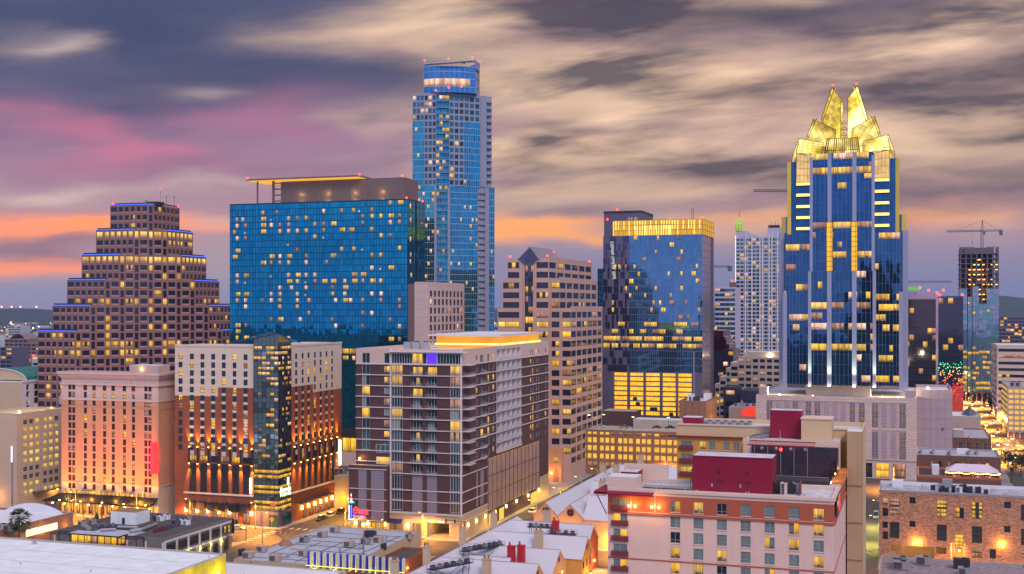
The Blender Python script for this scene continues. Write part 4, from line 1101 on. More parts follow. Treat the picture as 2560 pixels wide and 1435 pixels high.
def apartments():
    b=B('apartment_block','umber brick apartment block with pale slab lines and a glowing orange rooftop room','building',1155,392)
    zx=lambda x: 860+x/2.7589; zy=lambda y: 820+y/2.7589
    X=lambda x: b.fx(zx(x)); Z=lambda y: b.z(b.F,1155,zy(y))
    x0=b.fx(890); D=b.ry(1371); zt=62.2; fl=3.62; z9=57.0
    body=MB(); sl=MB(); gls=('aptG')
    stg=lambda n: (n,1,M['wframe'],'aptG',None)
    base=7.8
    levels=[z9-fl*(j+1) for j in range(10)]          # floor lines below the top storey
    rf=[]
    def addF(a,c,z0,z1,n,var,rec=.3): rf.append((a,c,z0,z1)); b.win(stg(n),b.F,a,c,z0,z1,var,rec)
    v=lambda p: pick(p,R.choice('lllfp'),R.choice('ddk'))
    G={'bay1': (125,178),'sq': (277,314),'bay2': (328,404),'bal1': (472,541),'bal2': (574,641),'cor': (733,811)}
    lit={(0,'sq'): 'l',(0,'bay2'): 'l',(0,'bal1'): 'l',(0,'bal2'): 'f',(0,'cor'): 'l',(1,'bay2'): 'l',(1,'bal1'): 'p',(1,'sq'): 'l',(1,'cor'): 'm',(2,'bay1'): 'l',(2,'bal1'): 'f',(3,'cor'): 'm',(3,'sq'): 'm',(4,'bay1'): 'f',(4,'bay2'): 'l',(5,'cor'): 'f',(5,'sq'): 'm',(6,'bal1'): 'p',(6,'sq'): 'f',(6,'cor'): 'p',(8,'bal1'): 'p',(9,'bay2'): 'm'}
    for j,z in enumerate(levels):
        for k,(a,c) in G.items():
            if j>7 and k in ('bay1','sq'): continue
            q0,q1=z+.25,z+fl-.25
            if k=='sq': q0,q1=z+1.0,z+3.0
            if k in ('bal1','bal2'): q0,q1=z+.2,z+2.9
            addF(X(a),X(c),q0,q1,{'bay1': 2,'sq': 1,'bay2': 4,'bal1': 3,'bal2': 3,'cor': 4}[k],lit.get((j,k),R.choice('ddk')),.7 if k in ('bal1','bal2') else .15)
    # top storey: long glazed band, cream walls
    for a,c,n,var in ((125,178,2,'d'),(277,314,1,'d'),(328,470,8,'d'),(474,540,3,'f'),(542,568,1,'d'),(570,640,3,'u'),(642,811,8,'d')):
        rf.append((X(a),X(c),z9+.3,z9+3.7))
        if var=='u':
            p=MB(); p.face([b.F.p(X(a),z9+.3,-.2),b.F.p(X(c),z9+.3,-.2),b.F.p(X(c),z9+3.7,-.2),b.F.p(X(a),z9+3.7,-.2)],M['purple_lit']); p.build('purple_lit_window',b.root)
        else: b.win(stg(n),b.F,X(a),X(c),z9+.3,z9+3.7,var,.15)
    # glazed stair bays down through the podium
    lo=[(15.6,20.2),(12.1,15.2),(8.6,11.7)]
    for k in ('bay2','cor'):
        for q0,q1 in lo: addF(X(G[k][0]),X(G[k][1]),q0,q1,4,'d',.15)
    facade(body,b.F,x0,0,base,z9,[r for r in rf if r[3]<z9],M['umber'],.7)
    facade(body,b.F,x0,0,z9,zt,[r for r in rf if r[3]>z9],M['apt_cream'],.3)
    for k in ('bal1','bal2'):      # metal louvres on the garage floors
        for q0,q1 in ((15.6,20.3),(11.9,15.2),(8.2,11.5)):
            l=MB(); strip(l,b.F,X(G[k][0]),X(G[k][1]),q0,q1,M['mesh'],0,.1)
            for i in range(int((q1-q0)/.55)): strip(l,b.F,X(G[k][0]),X(G[k][1]),q0+.55*i,q0+.55*i+.1,M['metal'],.1,.18)
            l.build('louver_panel',b.root)
    # slab lines
    for z in [z9]+levels+[15.35,11.8,8.0]:
        strip(sl,b.F,x0 if z>24 else X(327),.0,z-.14,z+.14,M['slabw'],0,.32)
        strip(sl,W(0,0,PHI_R),0,D,z-.14,z+.14,M['slabw'],0,.3) if z>30 else strip(sl,W(0,0,PHI_R),0,b.ry(1218),z-.12,z+.12,M['slabw'],0,.3)
    strip(sl,b.F,X(326)-.35,X(326),base,zt,M['wframe'],0,.35); strip(sl,b.F,-.45,.05,base,zt,M['wframe'],0,.35)
    sl.build('slab_edge',b.root)
    def rails(p,w,a,c,z,dep):
        for h in (.55,1.05): strip(p,w,a,c,z+h,z+h+.06,M['rail'],dep-.05,dep)
        n=max(2,int((c-a)/.5))
        for i in range(n+1): s=a+(c-a)*i/n; strip(p,w,s-.02,s+.02,z+.1,z+1.05,M['rail'],dep-.05,dep)
    for k in ('bal1','bal2'):
        for z in levels:
            p=MB(); strip(p,b.F,X(G[k][0])-.3,X(G[k][1])+.3,z-.12,z+.12,M['slabw'],.33,.9); rails(p,b.F,X(G[k][0])-.3,X(G[k][1])+.3,z,.9); p.build('balcony',b.root)
    # side wall
    Yx=lambda x: b.ry(zx(x)); rr=[]
    top=zt
    side={'a': (910,922,1),'b': (940,962,2),'c': (990,1004,1),'d': (1025,1037,1),'e': (1284,1293,1),'f': (1299,1308,1),'g': (1322,1331,1),'h': (1339,1347,1),'i': (1386,1396,1)}
    for j,z in enumerate([z9]+levels):
        if z<22: continue
        for k,(a,c,n) in side.items():
            q0,q1=(z+.2,z+2.8) if k in 'bcf' else (z+.9,z+2.7)
            rr.append((Yx(a),Yx(c),q0,q1)); b.win(stg(n),b.R,Yx(a),Yx(c),q0,q1,pick({'c': .5,'d': .35,'e': .4,'f': .45}.get(k,.08),R.choice('lf')),.25)
            if k=='b':
                p=MB(); strip(p,b.R,Yx(938),Yx(966),z-.12,z+.12,M['slabw'],.3,1.1); rails(p,b.R,Yx(938),Yx(966),z,1.1); p.build('balcony',b.root)
    ya,yb=Yx(1052),Yx(1222); yc0,yc1=Yx(890),Yx(1265)
    zb9=levels[-2]
    rr.append((ya,yb,levels[8]+.05,z9+4))
    facade(body,b.R,0,D,0,z9,[(p,q,a,min(c,z9+.01)) for p,q,a,c in rr if a<z9],M['umber'],.35)
    facade(body,b.R,0,D,z9,zt,[(p,q,max(a,z9-.01),c) for p,q,a,c in rr if c>z9],M['apt_cream'],.35)
    # recessed white balconies
    rec=W(-2.2,0,PHI_R); bw=MB()
    facade(bw,rec,ya,yb,levels[8],z9+4,[],M['wframe'])
    for i in range(6):
        s=ya+(yb-ya)*i/5; bw.box(-2.19,.02,s-.12,s+.12,levels[8],z9+4,M['wframe'])
    bw.build('balcony_wall',b.root)
    for z in [z9]+levels[:9]:
        p=MB(); p.box(-2.18,.5,ya,yb,z-.12,z+.12,M['slabw']); rails(p,b.R,ya,yb,z,.5); p.build('balcony',b.root)
        for i in range(5):
            s=ya+(yb-ya)*(i+.1)/5; b.win((2,1,M['wframe'],'aptG',None),rec,s,s+1.9,z+.15,z+2.7,pick(.08),-.06)
    # metal garage screen, lit from inside
    s0,s1=Yx(990),Yx(1345); q0,q1=5.2,23.5
    M['screen_glow']=emi('screen_glow',(1,.42,.05),.4,True,.9,(.18,.18,.3))
    p=MB(); p.face([b.R.p(s0,q0,.03),b.R.p(s1,q0,.03),b.R.p(s1,q1,.03),b.R.p(s0,q1,.03)],M['screen_glow']); p.build('garage_glow',b.root)
    l=MB()
    for k in range(int((q1-q0)/.42)): strip(l,b.R,s0,s1,q0+.42*k,q0+.42*k+.27,M['mesh'],.12,.2)
    l.build('garage_screen',b.root)
    l=MB()
    for i in range(14): s=s0+(s1-s0)*i/13; strip(l,b.R,s-.1,s+.1,q0,q1,M['steel'],.2,.3)
    for z in (11.2,17.4): strip(l,b.R,s0,s1,z-.12,z+.12,M['steel'],.2,.28)
    l.build('screen_frame',b.root)
    for k,(a,c) in (('x',(912,922)),('y',(940,962))):
        for a0,a1 in lo:
            l=MB(); strip(l,b.R,Yx(a),Yx(c),a0,a1,M['mesh'],0,.1); l.build('louver_panel',b.root)
    # left terrace wing
    xt=X(322)
    tw=MB(); zt2=Z(962); tw.box(x0-1.6,xt-.4,-2.2,-.02,4.5,23.2,M['umber'],M['concrete']); tw.build('terrace_wing',b.root)
    sl2=MB()
    for z in (22.0,15.4,11.8,8.2,4.9): strip(sl2,W(0,-2.2,0),x0-1.6,xt-.4,z-.12,z+.12,M['slabw'],0,.25)
    sl2.build('terrace_slab_edge',b.root)
    for a,c in ((100,156),(188,277)):
        for z0,z1 in ((15.7,21.6),(12.1,15.1),(8.5,11.5),(5.2,7.9)):
            l=MB(); w=W(0,-2.2,0); strip(l,w,b.fx(zx(a),-2.2),b.fx(zx(c),-2.2),z0,z1,M['mesh'],0,.1)
            for i in range(int((z1-z0)/.5)): strip(l,w,b.fx(zx(a),-2.2),b.fx(zx(c),-2.2),z0+.5*i,z0+.5*i+.1,M['metal'],.1,.17)
            l.build('louver_panel',b.root)
    b.win((6,1,M['wframe'],'aptG',None),b.F,X(224),X(318),23.6,26.0,'f',-.1); b.win((3,1,M['wframe'],'aptG',None),b.F,X(222),X(318),27.4,30.2,'d',-.1)
    lamp(b.root,(x0+2.5,-1,25.5),160); part(b,'terrace_lamp',lambda m: m.ball(x0+1.6,-.5,25.2,.35,M['bulb'],6,4))
    # stone street level with garage mouth and shopfronts
    gx0,gx1=X(573),X(726); st=[]
    st.append((gx0,gx1,.05,5.0))
    for a,c in ((X(95),X(120)),(X(185),X(275)),(X(312),X(408)),(X(455),X(535))):
        st.append((a,c,.2,4.6)); b.win((3,1,M['steel'],'aptG',None),b.F,a,c,.2,4.6,R.choice('lm'),.5)
    facade(body,b.F,x0-1.6,0,0,base,st,M['stone'],.9)
    facade(body,b.R,0,s0,0,5.0,[],M['stone'])
    strip(body,b.F,x0-1.6,.3,base-.3,base,M['slabw'],0,.35); strip(body,b.R,-.3,s0,base-2.2,base-1.9,M['slabw'],0,.3); strip(body,b.F,X(420),.3,base-2.4,base-2.15,M['slabw'],0,.2)
    strip(body,b.R,0,s0,0,7.9,M['stone'],0,.12)
    strip(body,b.R,D-16,D,0,9,M['stone'],0,.12)
    # garage interior
    M['garage_in']=mat('garage_concrete',(.55,.48,.38),.8)
    gi=MB(); gi.box(gx0,gx1,.9,16,.06,5.0,M['garage_in'],skip='F'); gi.build('garage_interior',b.root)
    for i in range(3): lamp(b.root,(gx0+(gx1-gx0)*(.2+.3*i),4,4.2),210,(1,.5,.08))
    sg=MB()
    for a,c in ((580,612),(648,690)): strip(sg,b.F,X(a),X(c),5.15,5.75,M['bulb_white_soft'],.05,.15)
    sg.build('entrance_sign',b.root)
    part(b,'height_bar',lambda m: [strip(m,b.F,X(585),X(645),4.1,4.25,M['steel'],-1.2,-1.1),strip(m,b.F,X(655),X(712),4.1,4.25,M['steel'],-1.2,-1.1)])
    for a in (82,166,288,442,840): part(b,'wall_lamp',lambda m: m.box(X(a)-.25 if a<800 else .15,X(a)+.25 if a<800 else .45,-.5-(2.2 if a<300 else 0)*0,-.2 if a<800 else 1.2,3.0,4.4,M['bulb'])); lamp(b.root,(X(a) if a<800 else 1.6,-1.6,3.6),190)
    for a,c in ((185,275),(312,408)):
        part(b,'awning',lambda m: m.face([(X(a),-.05,5.6),(X(a),-1.8,4.3),(X(c),-1.8,4.3),(X(c),-.05,5.6)][::1],M['navy']))
    for i,y in enumerate((5,13,22,32,44,56,70,84)):
        part(b,'wall_lamp',lambda m: m.box(.12,.5,y-.3,y+.3,3.6,4.6,M['bulb_yellow'])); lamp(b.root,(1.4,y,3.8),90 if i<6 else 300,(1,.60,.04))
    for i,(ya_,yb_) in enumerate(((8,12),(26,31),(37,42),(50,54),(74,82))):
        part(b,'service_door',lambda m: strip(m,b.R,ya_,yb_,.1,4.2,M['door_lit'] if i in (1,2,4) else M['steel'],.02,.06))
    # body shell and roof
    body.box(x0+.02,-.02,.02,D,base,zt-1.2,M['umber'],M['white'],skip='FR'); body.box(x0-.1,-2.3,17,D,0,base,M['umber'],skip='FR')
    parapet(body,[(x0,.03),(-.02,.03),(-.02,D),(x0,D)],zt-1.2,1.2,.5,M['apt_cream'],M['wframe'])
    body.build('brick_body',b.root)
    c=MB(); c.box(X(318),X(850),-1.6,.4,z9+4.1,z9+4.45,M['wframe']); c.build('roof_canopy',b.root)
    # penthouse
    w=W(0,30,0); pa,pb=b.fx(1150,30),b.fx(1367,30)
    pa,pb=-26,-1.5; y0,y1=42,90; zp=zt+3.3
    p=MB(); p.box(pa,pb,y0,y1,zt-1.2,zp,M['orange_band']); p.build('lit_penthouse',b.root)
    p=MB(); p.box(pa-2.2,pb+1.4,y0-3.0,y1+1,zp,zp+.7,M['wframe'],M['white']); p.build('penthouse_roof',b.root)
    p=MB(); p.box(pa-.4,pb,y0-.5,y0-.3,zt+.1,zt+.7,M['cove_tube']); p.box(pb+.3,pb+.5,y0,y1,zt+.1,zt+.7,M['cove_tube']); p.build('cove_light',b.root)
    for i in range(3):
        p=MB(); x=-33+3.4*i; p.box(x,x+2.6,28,30.5,zt-1.2,zt+1.4,M['metal'],M['white']); p.cyl(x+1.3,29.2,zt+1.4,zt+1.7,.9,M['steel'],10); p.build('roof_unit',b.root)
    # corner balconies in the notch
    for z in levels[:9]+[z9]:
        p=MB(); p.box(.02,2.6,.5,6.2,z-.12,z+.12,M['slabw']); rails(p,W(2.6,0,PHI_R),.5,6.2,z,0); rails(p,W(0,.5,0),0,2.6,z,0); p.build('corner_balcony',b.root)
    b.flush(100)
    # neon corner sign
    s=B('neon_blade_sign','blue neon pylon with red script lettering on the apartment corner','sign',878,394)
    M['neon_b']=emi('neon_blue',(.12,.10,1),3.2,True); M['neon_r']=emi('neon_red',(1,.03,.04),3.0,True); M['neon_c']=emi('neon_pale',(.6,.8,1),2.2); M['neon_g']=emi('neon_green',(.05,.8,.3),1.6)
    z=lambda py: s.z(s.F,878,py)
    p=MB(); p.box(-.55,.55,-.55,.55,z(1298),z(1261),M['navy']); p.build('pylon',s.root)
    for dx in (-.4,.4): part(s,'neon_tube',lambda m: m.box(dx-.14,dx+.14,-.75,-.56,z(1293),z(1262),M['neon_c'] if dx<0 else M['neon_b']))
    part(s,'neon_tube',lambda m: m.box(-.7,.7,-.75,.7,z(1299),z(1296),M['neon_c']))
    part(s,'finial',lambda m: (m.box(-.8,.8,-.8,.8,z(1257),z(1254.5),M['neon_g']),m.cyl(0,0,z(1254),z(1246),.45,M['neon_c'],8,.2),m.cyl(0,0,z(1246),z(1240),.3,M['neon_r'],8,.15),m.cyl(0,0,z(1240),z(1233),.2,M['neon_c'],8,.05)))
    part(s,'sign_panel',lambda m: m.box(.6,s.fx(914),-.2,.2,z(1289),z(1284),M['navy']))
    part(s,'neon_tube',lambda m: m.box(.6,s.fx(913),-.4,-.22,z(1288),z(1286.5),M['neon_b']))
    text_mesh('neon_lettering','Ovens',3.4,.12,M['neon_r'],s.root,(.7,-.35,z(1283.5)),(rad(90),0,0),(.62,1,1),.2)
M['navy']=mat('navy_canvas',(.03,.03,.10),.8)
M['bulb_white_soft']=emi('lit_white_sign',(1,.9,.75),1.6)
M['bulb_yellow']=emi('lamp_bulb_yellow',(1,.75,.12),14)
M['door_lit']=emi('lit_doorway',(1,.66,.08),.9,True)
apartments()

# ------------------------------------------------------------------ brick and cream hotel with glass corner
M['brick']=mat('rust_brick',(.31,.095,.045),.85,var=.08,brick=(.8,.26,(.26,.09,.05),(.26,.08,.038)))
M['hcream']=mat('hotel_cream_panel',(.66,.56,.47),.8,var=.04)
M['pier']=mat('brown_pier',(.30,.145,.08),.8,var=.06)
M['hotG']=glass('hotel_corner_glass',(.30,.44,.50),.04,.8,.03,.12)
M['hotG2']=glass('hotel_corner_glass_b',(.16,.24,.28),.04,.8,.03,.12)
M['charcoal']=mat('charcoal_louver',(.035,.032,.04),.6,.2,var=.2)
def corner_hotel():
    b=B('brick_corner_hotel','rust brick and cream hotel with a tall faceted glass corner','hotel',696,413)
    zx=lambda x: 420+x/2.7604; zy=lambda y: 820+y/2.7604
    FL=W(0,1.0,0); RR=W(-.7,0,PHI_R)
    X=lambda x: b.at(FL,zx(x)); Yr=lambda x: b.at(RR,zx(x))
    Zf=lambda y,x=540: b.z(FL,zx(x),zy(y)); Zr=lambda y,x=870: b.z(RR,zx(x),zy(y))
    fl=2.93; ztop=Zf(123,592); w1=Zf(240,535)          # top of the first window row at its right end
    xl,xr=X(48),X(592); yl,yr=Yr(850),Yr(1198)
    rows=[w1-.2-fl*j for j in range(12)]     # window sills
    rows=[Zf(222,535)-fl*j for j in range(12)]
    cols=[(72,100),(150,178),(224,251),(298,325),(371,398),(446,472),(521,549)]
    lit={(0,0): 'l',(2,0): 'l',(5,0): 'l',(1,1): 'l',(6,1): 'l',(4,2): 'l',(4,3): 'l',(3,4): 'f',(0,5): 'f',(4,5): 'l',(6,5): 'p',(1,6): 'p',(3,7): 'f',(8,3): 'f',(9,6): 's',(11,2): 'p',(11,3): 'f',(11,6): 'f',(0,7): 'l',(0,8): 'f'}
    body=MB(); ws=(1,2,M['steel'],'win_teal',None)
    ledge=Zf(1160,592); band0,band1=ledge+10.2+.0,0
    rc=[]
    zband1,zband0=rows[11]-1.7,rows[11]-3.9
    for i,(a,c) in enumerate(cols):
        for j,z in enumerate(rows):
            z0,z1=z,z+2.0; rc.append((X(a),X(c),z0,z1))
            b.win(ws,FL,X(a),X(c),z0,z1,lit.get((j,i),pick(.10,R.choice('lpms'))),.2)
        if i==0:
            for k in (1,): pass
    # banded windows between the piers and the dark louvre bays below
    lv=[(148,195),(222,270),(295,345),(368,418),(443,492),(517,570)]
    for i,(a,c) in enumerate(lv):
        rc.append((X(a)-.2,X(c)+.2,zband0,zband1)); b.win((3,1,M['steel'],'win_dark',None),FL,X(a)-.2,X(c)+.2,zband0,zband1,'lldmfd'[i],.2)
    step=rows[3]-.9; lowc=rows[4]-1.2
    xs=X(345)
    cr=[r for r in rc]
    facade(body,FL,xl,xs-.001,lowc,ztop,cr,M['hcream'],.25); facade(body,FL,xs,xr,step,ztop,cr,M['hcream'],.25)
    facade(body,FL,xl,xs,0,lowc,cr,M['brick'],.25); facade(body,FL,xs,xr,0,step,cr,M['brick'],.25)
    sp=MB()
    for i,(a,c) in enumerate(cols[1:],1):
        for j in range(4 if i>3 else 5,12):
            o=MB(); strip(o,FL,X(a),X(c),rows[j]-.92 if j<11 else rows[j]-1.65,rows[j]-.02,M['hcream'],0,.05); o.build('cream_spandrel',b.root)
    for k in (118,200,275,348,422,497,574):
        part(b,'pier_fixture',lambda m: strip(m,FL,X(k)+.15 if k>120 else X(k)+1.6,X(k)+.65 if k>120 else X(k)+2.1,zband0-.6,rows[11]+1.2,M['steel'],.02,.5))
        xx=X(k)+.4 if k>120 else X(k)+1.85
        for up in (1,-1):
            zz=rows[11]+1.25 if up>0 else zband0-.75
            part(b,'pier_lamp',lambda m: m.box(xx-.14,xx+.14,.48,.8,zz,zz+.14,M['bulb']))
            l=bpy.data.lights.new('pier_spot','SPOT'); l.energy=8500; l.color=(1,.40,.03); l.spot_size=rad(44); l.spot_blend=.8; l.shadow_soft_size=.1
            o=bpy.data.objects.new('pier_spot',l); C.objects.link(o); o.parent=b.root; o.location=(xx,.1,zz+.3*up); o.rotation_euler=Vector((0,.22,up)).to_track_quat('-Z','Y').to_euler()
    for a,c in lv:
        part(b,'dark_louver_bay',lambda m: (strip(m,FL,X(a),X(c),ledge+.4,zband0-.5,M['charcoal'],0,.06),[strip(m,FL,X(a),X(c),ledge+.4+.8*i,ledge+.46+.8*i,M['steel'],.06,.1) for i in range(int((zband0-ledge-1)/.8))],strip(m,FL,(X(a)+X(c))/2-.06,(X(a)+X(c))/2+.06,ledge+.4,zband0-.5,M['steel'],.06,.13)))
    strip(body,FL,X(113),xr,ledge-.3,ledge+.25,M['hcream'],0,.5)
    strip(body,FL,xl,xr,ztop-.5,ztop+.25,M['hcream'],0,.2)
    for i in range(13): strip(body,FL,xl,xs,rows[0]+1-fl*i,rows[0]+1.04-fl*i,M['pier'],0,.012) if i<5 else None
    for a,c in ((145,196),(218,272),(292,344),(366,418),(515,572),(441,492)):
        part(b,'awning_box',lambda m: m.box(X(a),X(c),-1.2,.98,4.7,7.6,M['charcoal']))
        b.win((2,1,M['steel'],'win_dark',None),FL,X(a)+.3,X(c)-.3,.2,4.2,R.choice('mlm'),-.08)
    for k in (130,207,280,357,430,581):
        part(b,'wall_lamp',lambda m: m.box(X(k)-.3,X(k)+.3,.2,.75,3.6,4.9,M['bulb'])); lamp(b.root,(X(k),-1.2,4.2),420)
    part(b,'blade_light',lambda m: m.box(X(573)-.2,X(573)+.2,.55,.98,Zf(1140),Zf(1035),M['bulb_white']))
    # right wing
    colsR=[(878,893),(923,937),(964,978),(1008,1021),(1048,1061),(1089,1101),(1127,1139)]
    rowsR=rows; rr=[]
    for i,(a,c) in enumerate(colsR):
        for j,z in enumerate(rowsR):
            rr.append((Yr(a),Yr(c),z,z+2)); b.win(ws,RR,Yr(a),Yr(c),z,z+2,pick(.16,R.choice('lpff')),.2)
            if (j >= 4 if i<3 else j >= 5): o=MB(); strip(o,RR,Yr(a),Yr(c),z-.92 if j<11 else z-1.65,z-.02,M['hcream'],0,.05); o.build('cream_spandrel',b.root)
    pr=[860,905,950,993,1035,1075,1115,1155]
    for i in range(7):
        a,c=Yr(pr[i]+14),Yr(pr[i+1]-6); rr.append((a,c,zband0,zband1)); b.win((3,1,M['steel'],'win_dark',None),RR,a,c,zband0,zband1,'dlddlld'[i],.2)
        if i: part(b,'dark_louver_bay',lambda m: strip(m,RR,a,c,ledge+.4,zband0-.5,M['charcoal'] if i<6 else M['win_teal'],0,.06))
    ys=Yr(1000)
    facade(body,RR,yl,ys,rows[3]-.9,ztop,rr,M['hcream'],.25); facade(body,RR,ys,yr,rows[4]-.9,ztop,rr,M['hcream'],.25)
    facade(body,RR,yl,ys,0,rows[3]-.9,rr,M['brick'],.25); facade(body,RR,ys,yr,0,rows[4]-.9,rr,M['brick'],.25)
    for k in pr:
        y=Yr(k+8); part(b,'pier_fixture',lambda m: strip(m,RR,y-.25,y+.25,zband0-.6,rows[11]+1.2,M['steel'],.02,.5))
        for up in (1,-1):
            zz=rows[11]+1.25 if up>0 else zband0-.75
            part(b,'pier_lamp',lambda m: m.box(-.5,-.2,y-.14,y+.14,zz,zz+.14,M['bulb']))
            l=bpy.data.lights.new('pier_spot','SPOT'); l.energy=8500; l.color=(1,.40,.03); l.spot_size=rad(44); l.spot_blend=.8; l.shadow_soft_size=.1
            o=bpy.data.objects.new('pier_spot',l); C.objects.link(o); o.parent=b.root; o.location=(.2,y,zz+.3*up); o.rotation_euler=Vector((-.22,0,up)).to_track_quat('-Z','Y').to_euler()
    strip(body,RR,yl,yr-1.5,ledge-.3,ledge+.25,M['hcream'],0,.5); strip(body,RR,yl,yr,ztop-.5,ztop+.25,M['hcream'],0,.2)
    part(b,'blade_light',lambda m: m.box(-.68,-.2,Yr(1181)-.4,Yr(1181)+.4,ledge+5.5,ledge+15,M['bulb_white']))
    lamp(b.root,(.8,Yr(1181),ledge+10),220,(1,.7,.3))
    part(b,'entrance_canopy',lambda m: m.box(-.68,2.2,Yr(880),Yr(1110),6.4,6.75,M['steel']))
    for k in (920,965,1008,1048,1088,1127,1163):
        y=Yr(k); part(b,'wall_lamp',lambda m: m.box(-.6,-.1,y-.3,y+.3,3.6,4.9,M['bulb'])); lamp(b.root,(1.3,y,4.2),480)
        b.win((2,1,M['steel'],'win_dark',None),RR,y+1.2,y+4.0,.2,3.9,'m',-.08)
    # glass corner, two facets with a pitched glass head
    gl=MB(); mu=MB(); xa=b.fx(634.5); yb=b.ry(728); zpk=b.z(b.F,696,833.5); zl=b.z(b.F,634.5,847); zr=b.z(b.R,728,853); zb=5.6
    nz=32; zc=min(zl,zr)-1.5
    rr2=random.Random(4)
    def lf(n,hot):
        def f(i,j):
            if j<8 and j % 3 != 2: return 'win_full' if rr2.random()<.8 else 'win_lit'
            if i >= hot and j % 3 != 2 and rr2.random()<.30: return rr2.choice(['win_lit','win_full','win_soft'])
            if j>25 and rr2.random()<.5: return rr2.choice(['win_soft','win_lit'])
            return 'win_dim' if rr2.random()<.08 else None
        return f
    curtain(gl,mu,b.F,xa,0,zb,zc,6,nz,[M['hotG'],M['hotG'],M['hotG2']],M['steel'],.012,.07,.06,lf(6,2))
    curtain(gl,mu,b.R,0,yb,zb,zc,7,nz,[M['hotG2'],M['win_dark'],M['hotG2']],M['steel'],.012,.07,.06,lf(7,0))
    gl.face([(xa,0,zc),(0,0,zc),(0,0,zpk),(xa,0,zl)],M['hotG']); gl.face([(0,0,zc),(0,yb,zc),(0,yb,zr),(0,0,zpk)],M['hotG2'])
    gl.face([(xa,0,zl),(0,0,zpk),(-9,9,zpk+.3),(xa-13,2,ztop+.3)],M['hotG2']); gl.face([(0,0,zpk),(0,yb,zr),(-2,yb+12,ztop+.3),(-9,9,zpk+.3)],M['hotG'])
    gl.face([(xa,0,zc),(xa,0,zl),(xa,1.2,zl),(xa,1.2,zc)],M['steel'])
    gl.build('corner_glass',b.root); mu.build('corner_mullion',b.root)
    def ribs(m):
        m.bar((xa,0,zl),(0,0,zpk),.16,M['steel']); m.bar((0,0,zpk),(0,yb,zr),.16,M['steel']); m.bar((0,0,zpk),(-9,9,zpk+.3),.14,M['steel'])
        for i in range(7): t=i/6; m.bar((xa*(1-t),0,zl+(zpk-zl)*t),(xa-13+(4-xa)*t,2+7*t,ztop+.3+(zpk-ztop)*t),.08,M['steel'])
        for i in range(7): t=i/6; m.bar((xa*(1-t),-.02,zc),(xa*(1-t),-.02,zl+(zpk-zl)*t),.07,M['steel'])
    part(b,'glass_roof_rib',ribs)
    base=MB(); base.box(xa,0,.02,3,0,zb,M['slate'],skip='R'); base.box(-3,0,.02,yb,0,zb,M['slate'],skip='F'); base.build('corner_base',b.root)
    b.win((2,1,M['steel'],'win_teal',None),b.F,xa+6,xa+9.4,.2,4.4,'d',-.06); b.win((3,1,M['steel'],'win_teal',None),b.R,3,9,.2,4.6,'d',-.06)
    for k,zz in enumerate((b.z(b.R,700,1232),b.z(b.R,700,1243))):
        text_mesh('neon_lettering','Ronda',2.6,.05,M['neon_c2'],b.root,(.1,1,zz),(rad(90),0,rad(90)),(1.15,1,1))
    part(b,'neon_sign',lambda m: [m.box(.04,.2,6.0+dx,6.3+dx,b.z(b.R,710,1214),b.z(b.R,710,1195),M['neon_c2']) for dx in (0,.9)])
    part(b,'red_neon',lambda m: m.box(-3,-1.2,-.25,-.08,7.6,8.5,M['red_soft']))
    body.box(xl,xa,1.02,17,0,ztop-.6,M['brick'],M['white'],skip='F'); body.box(-17,-.72,yb-.5,yr,0,ztop-.62,M['brick'],M['white'],skip='R')
    body.box(xa,-1,1.5,yb-.2,0,ztop-.8,M['slate'])
    parapet(body,[(xl,1.02),(xa+.3,1.02),(xa+.3,17),(xl,17)],ztop-.6,.6,.4,M['hcream']); parapet(body,[(-17,yb),(-.72,yb),(-.72,yr),(-17,yr)],ztop-.6,.6,.4,M['hcream'])
    body.build('brick_body',b.root); b.flush(100)
M['neon_c2']=emi('neon_mint',(.75,1,.75),1.8); M['red_soft']=emi('red_neon_soft',(1,.05,.02),1.6)
corner_hotel()

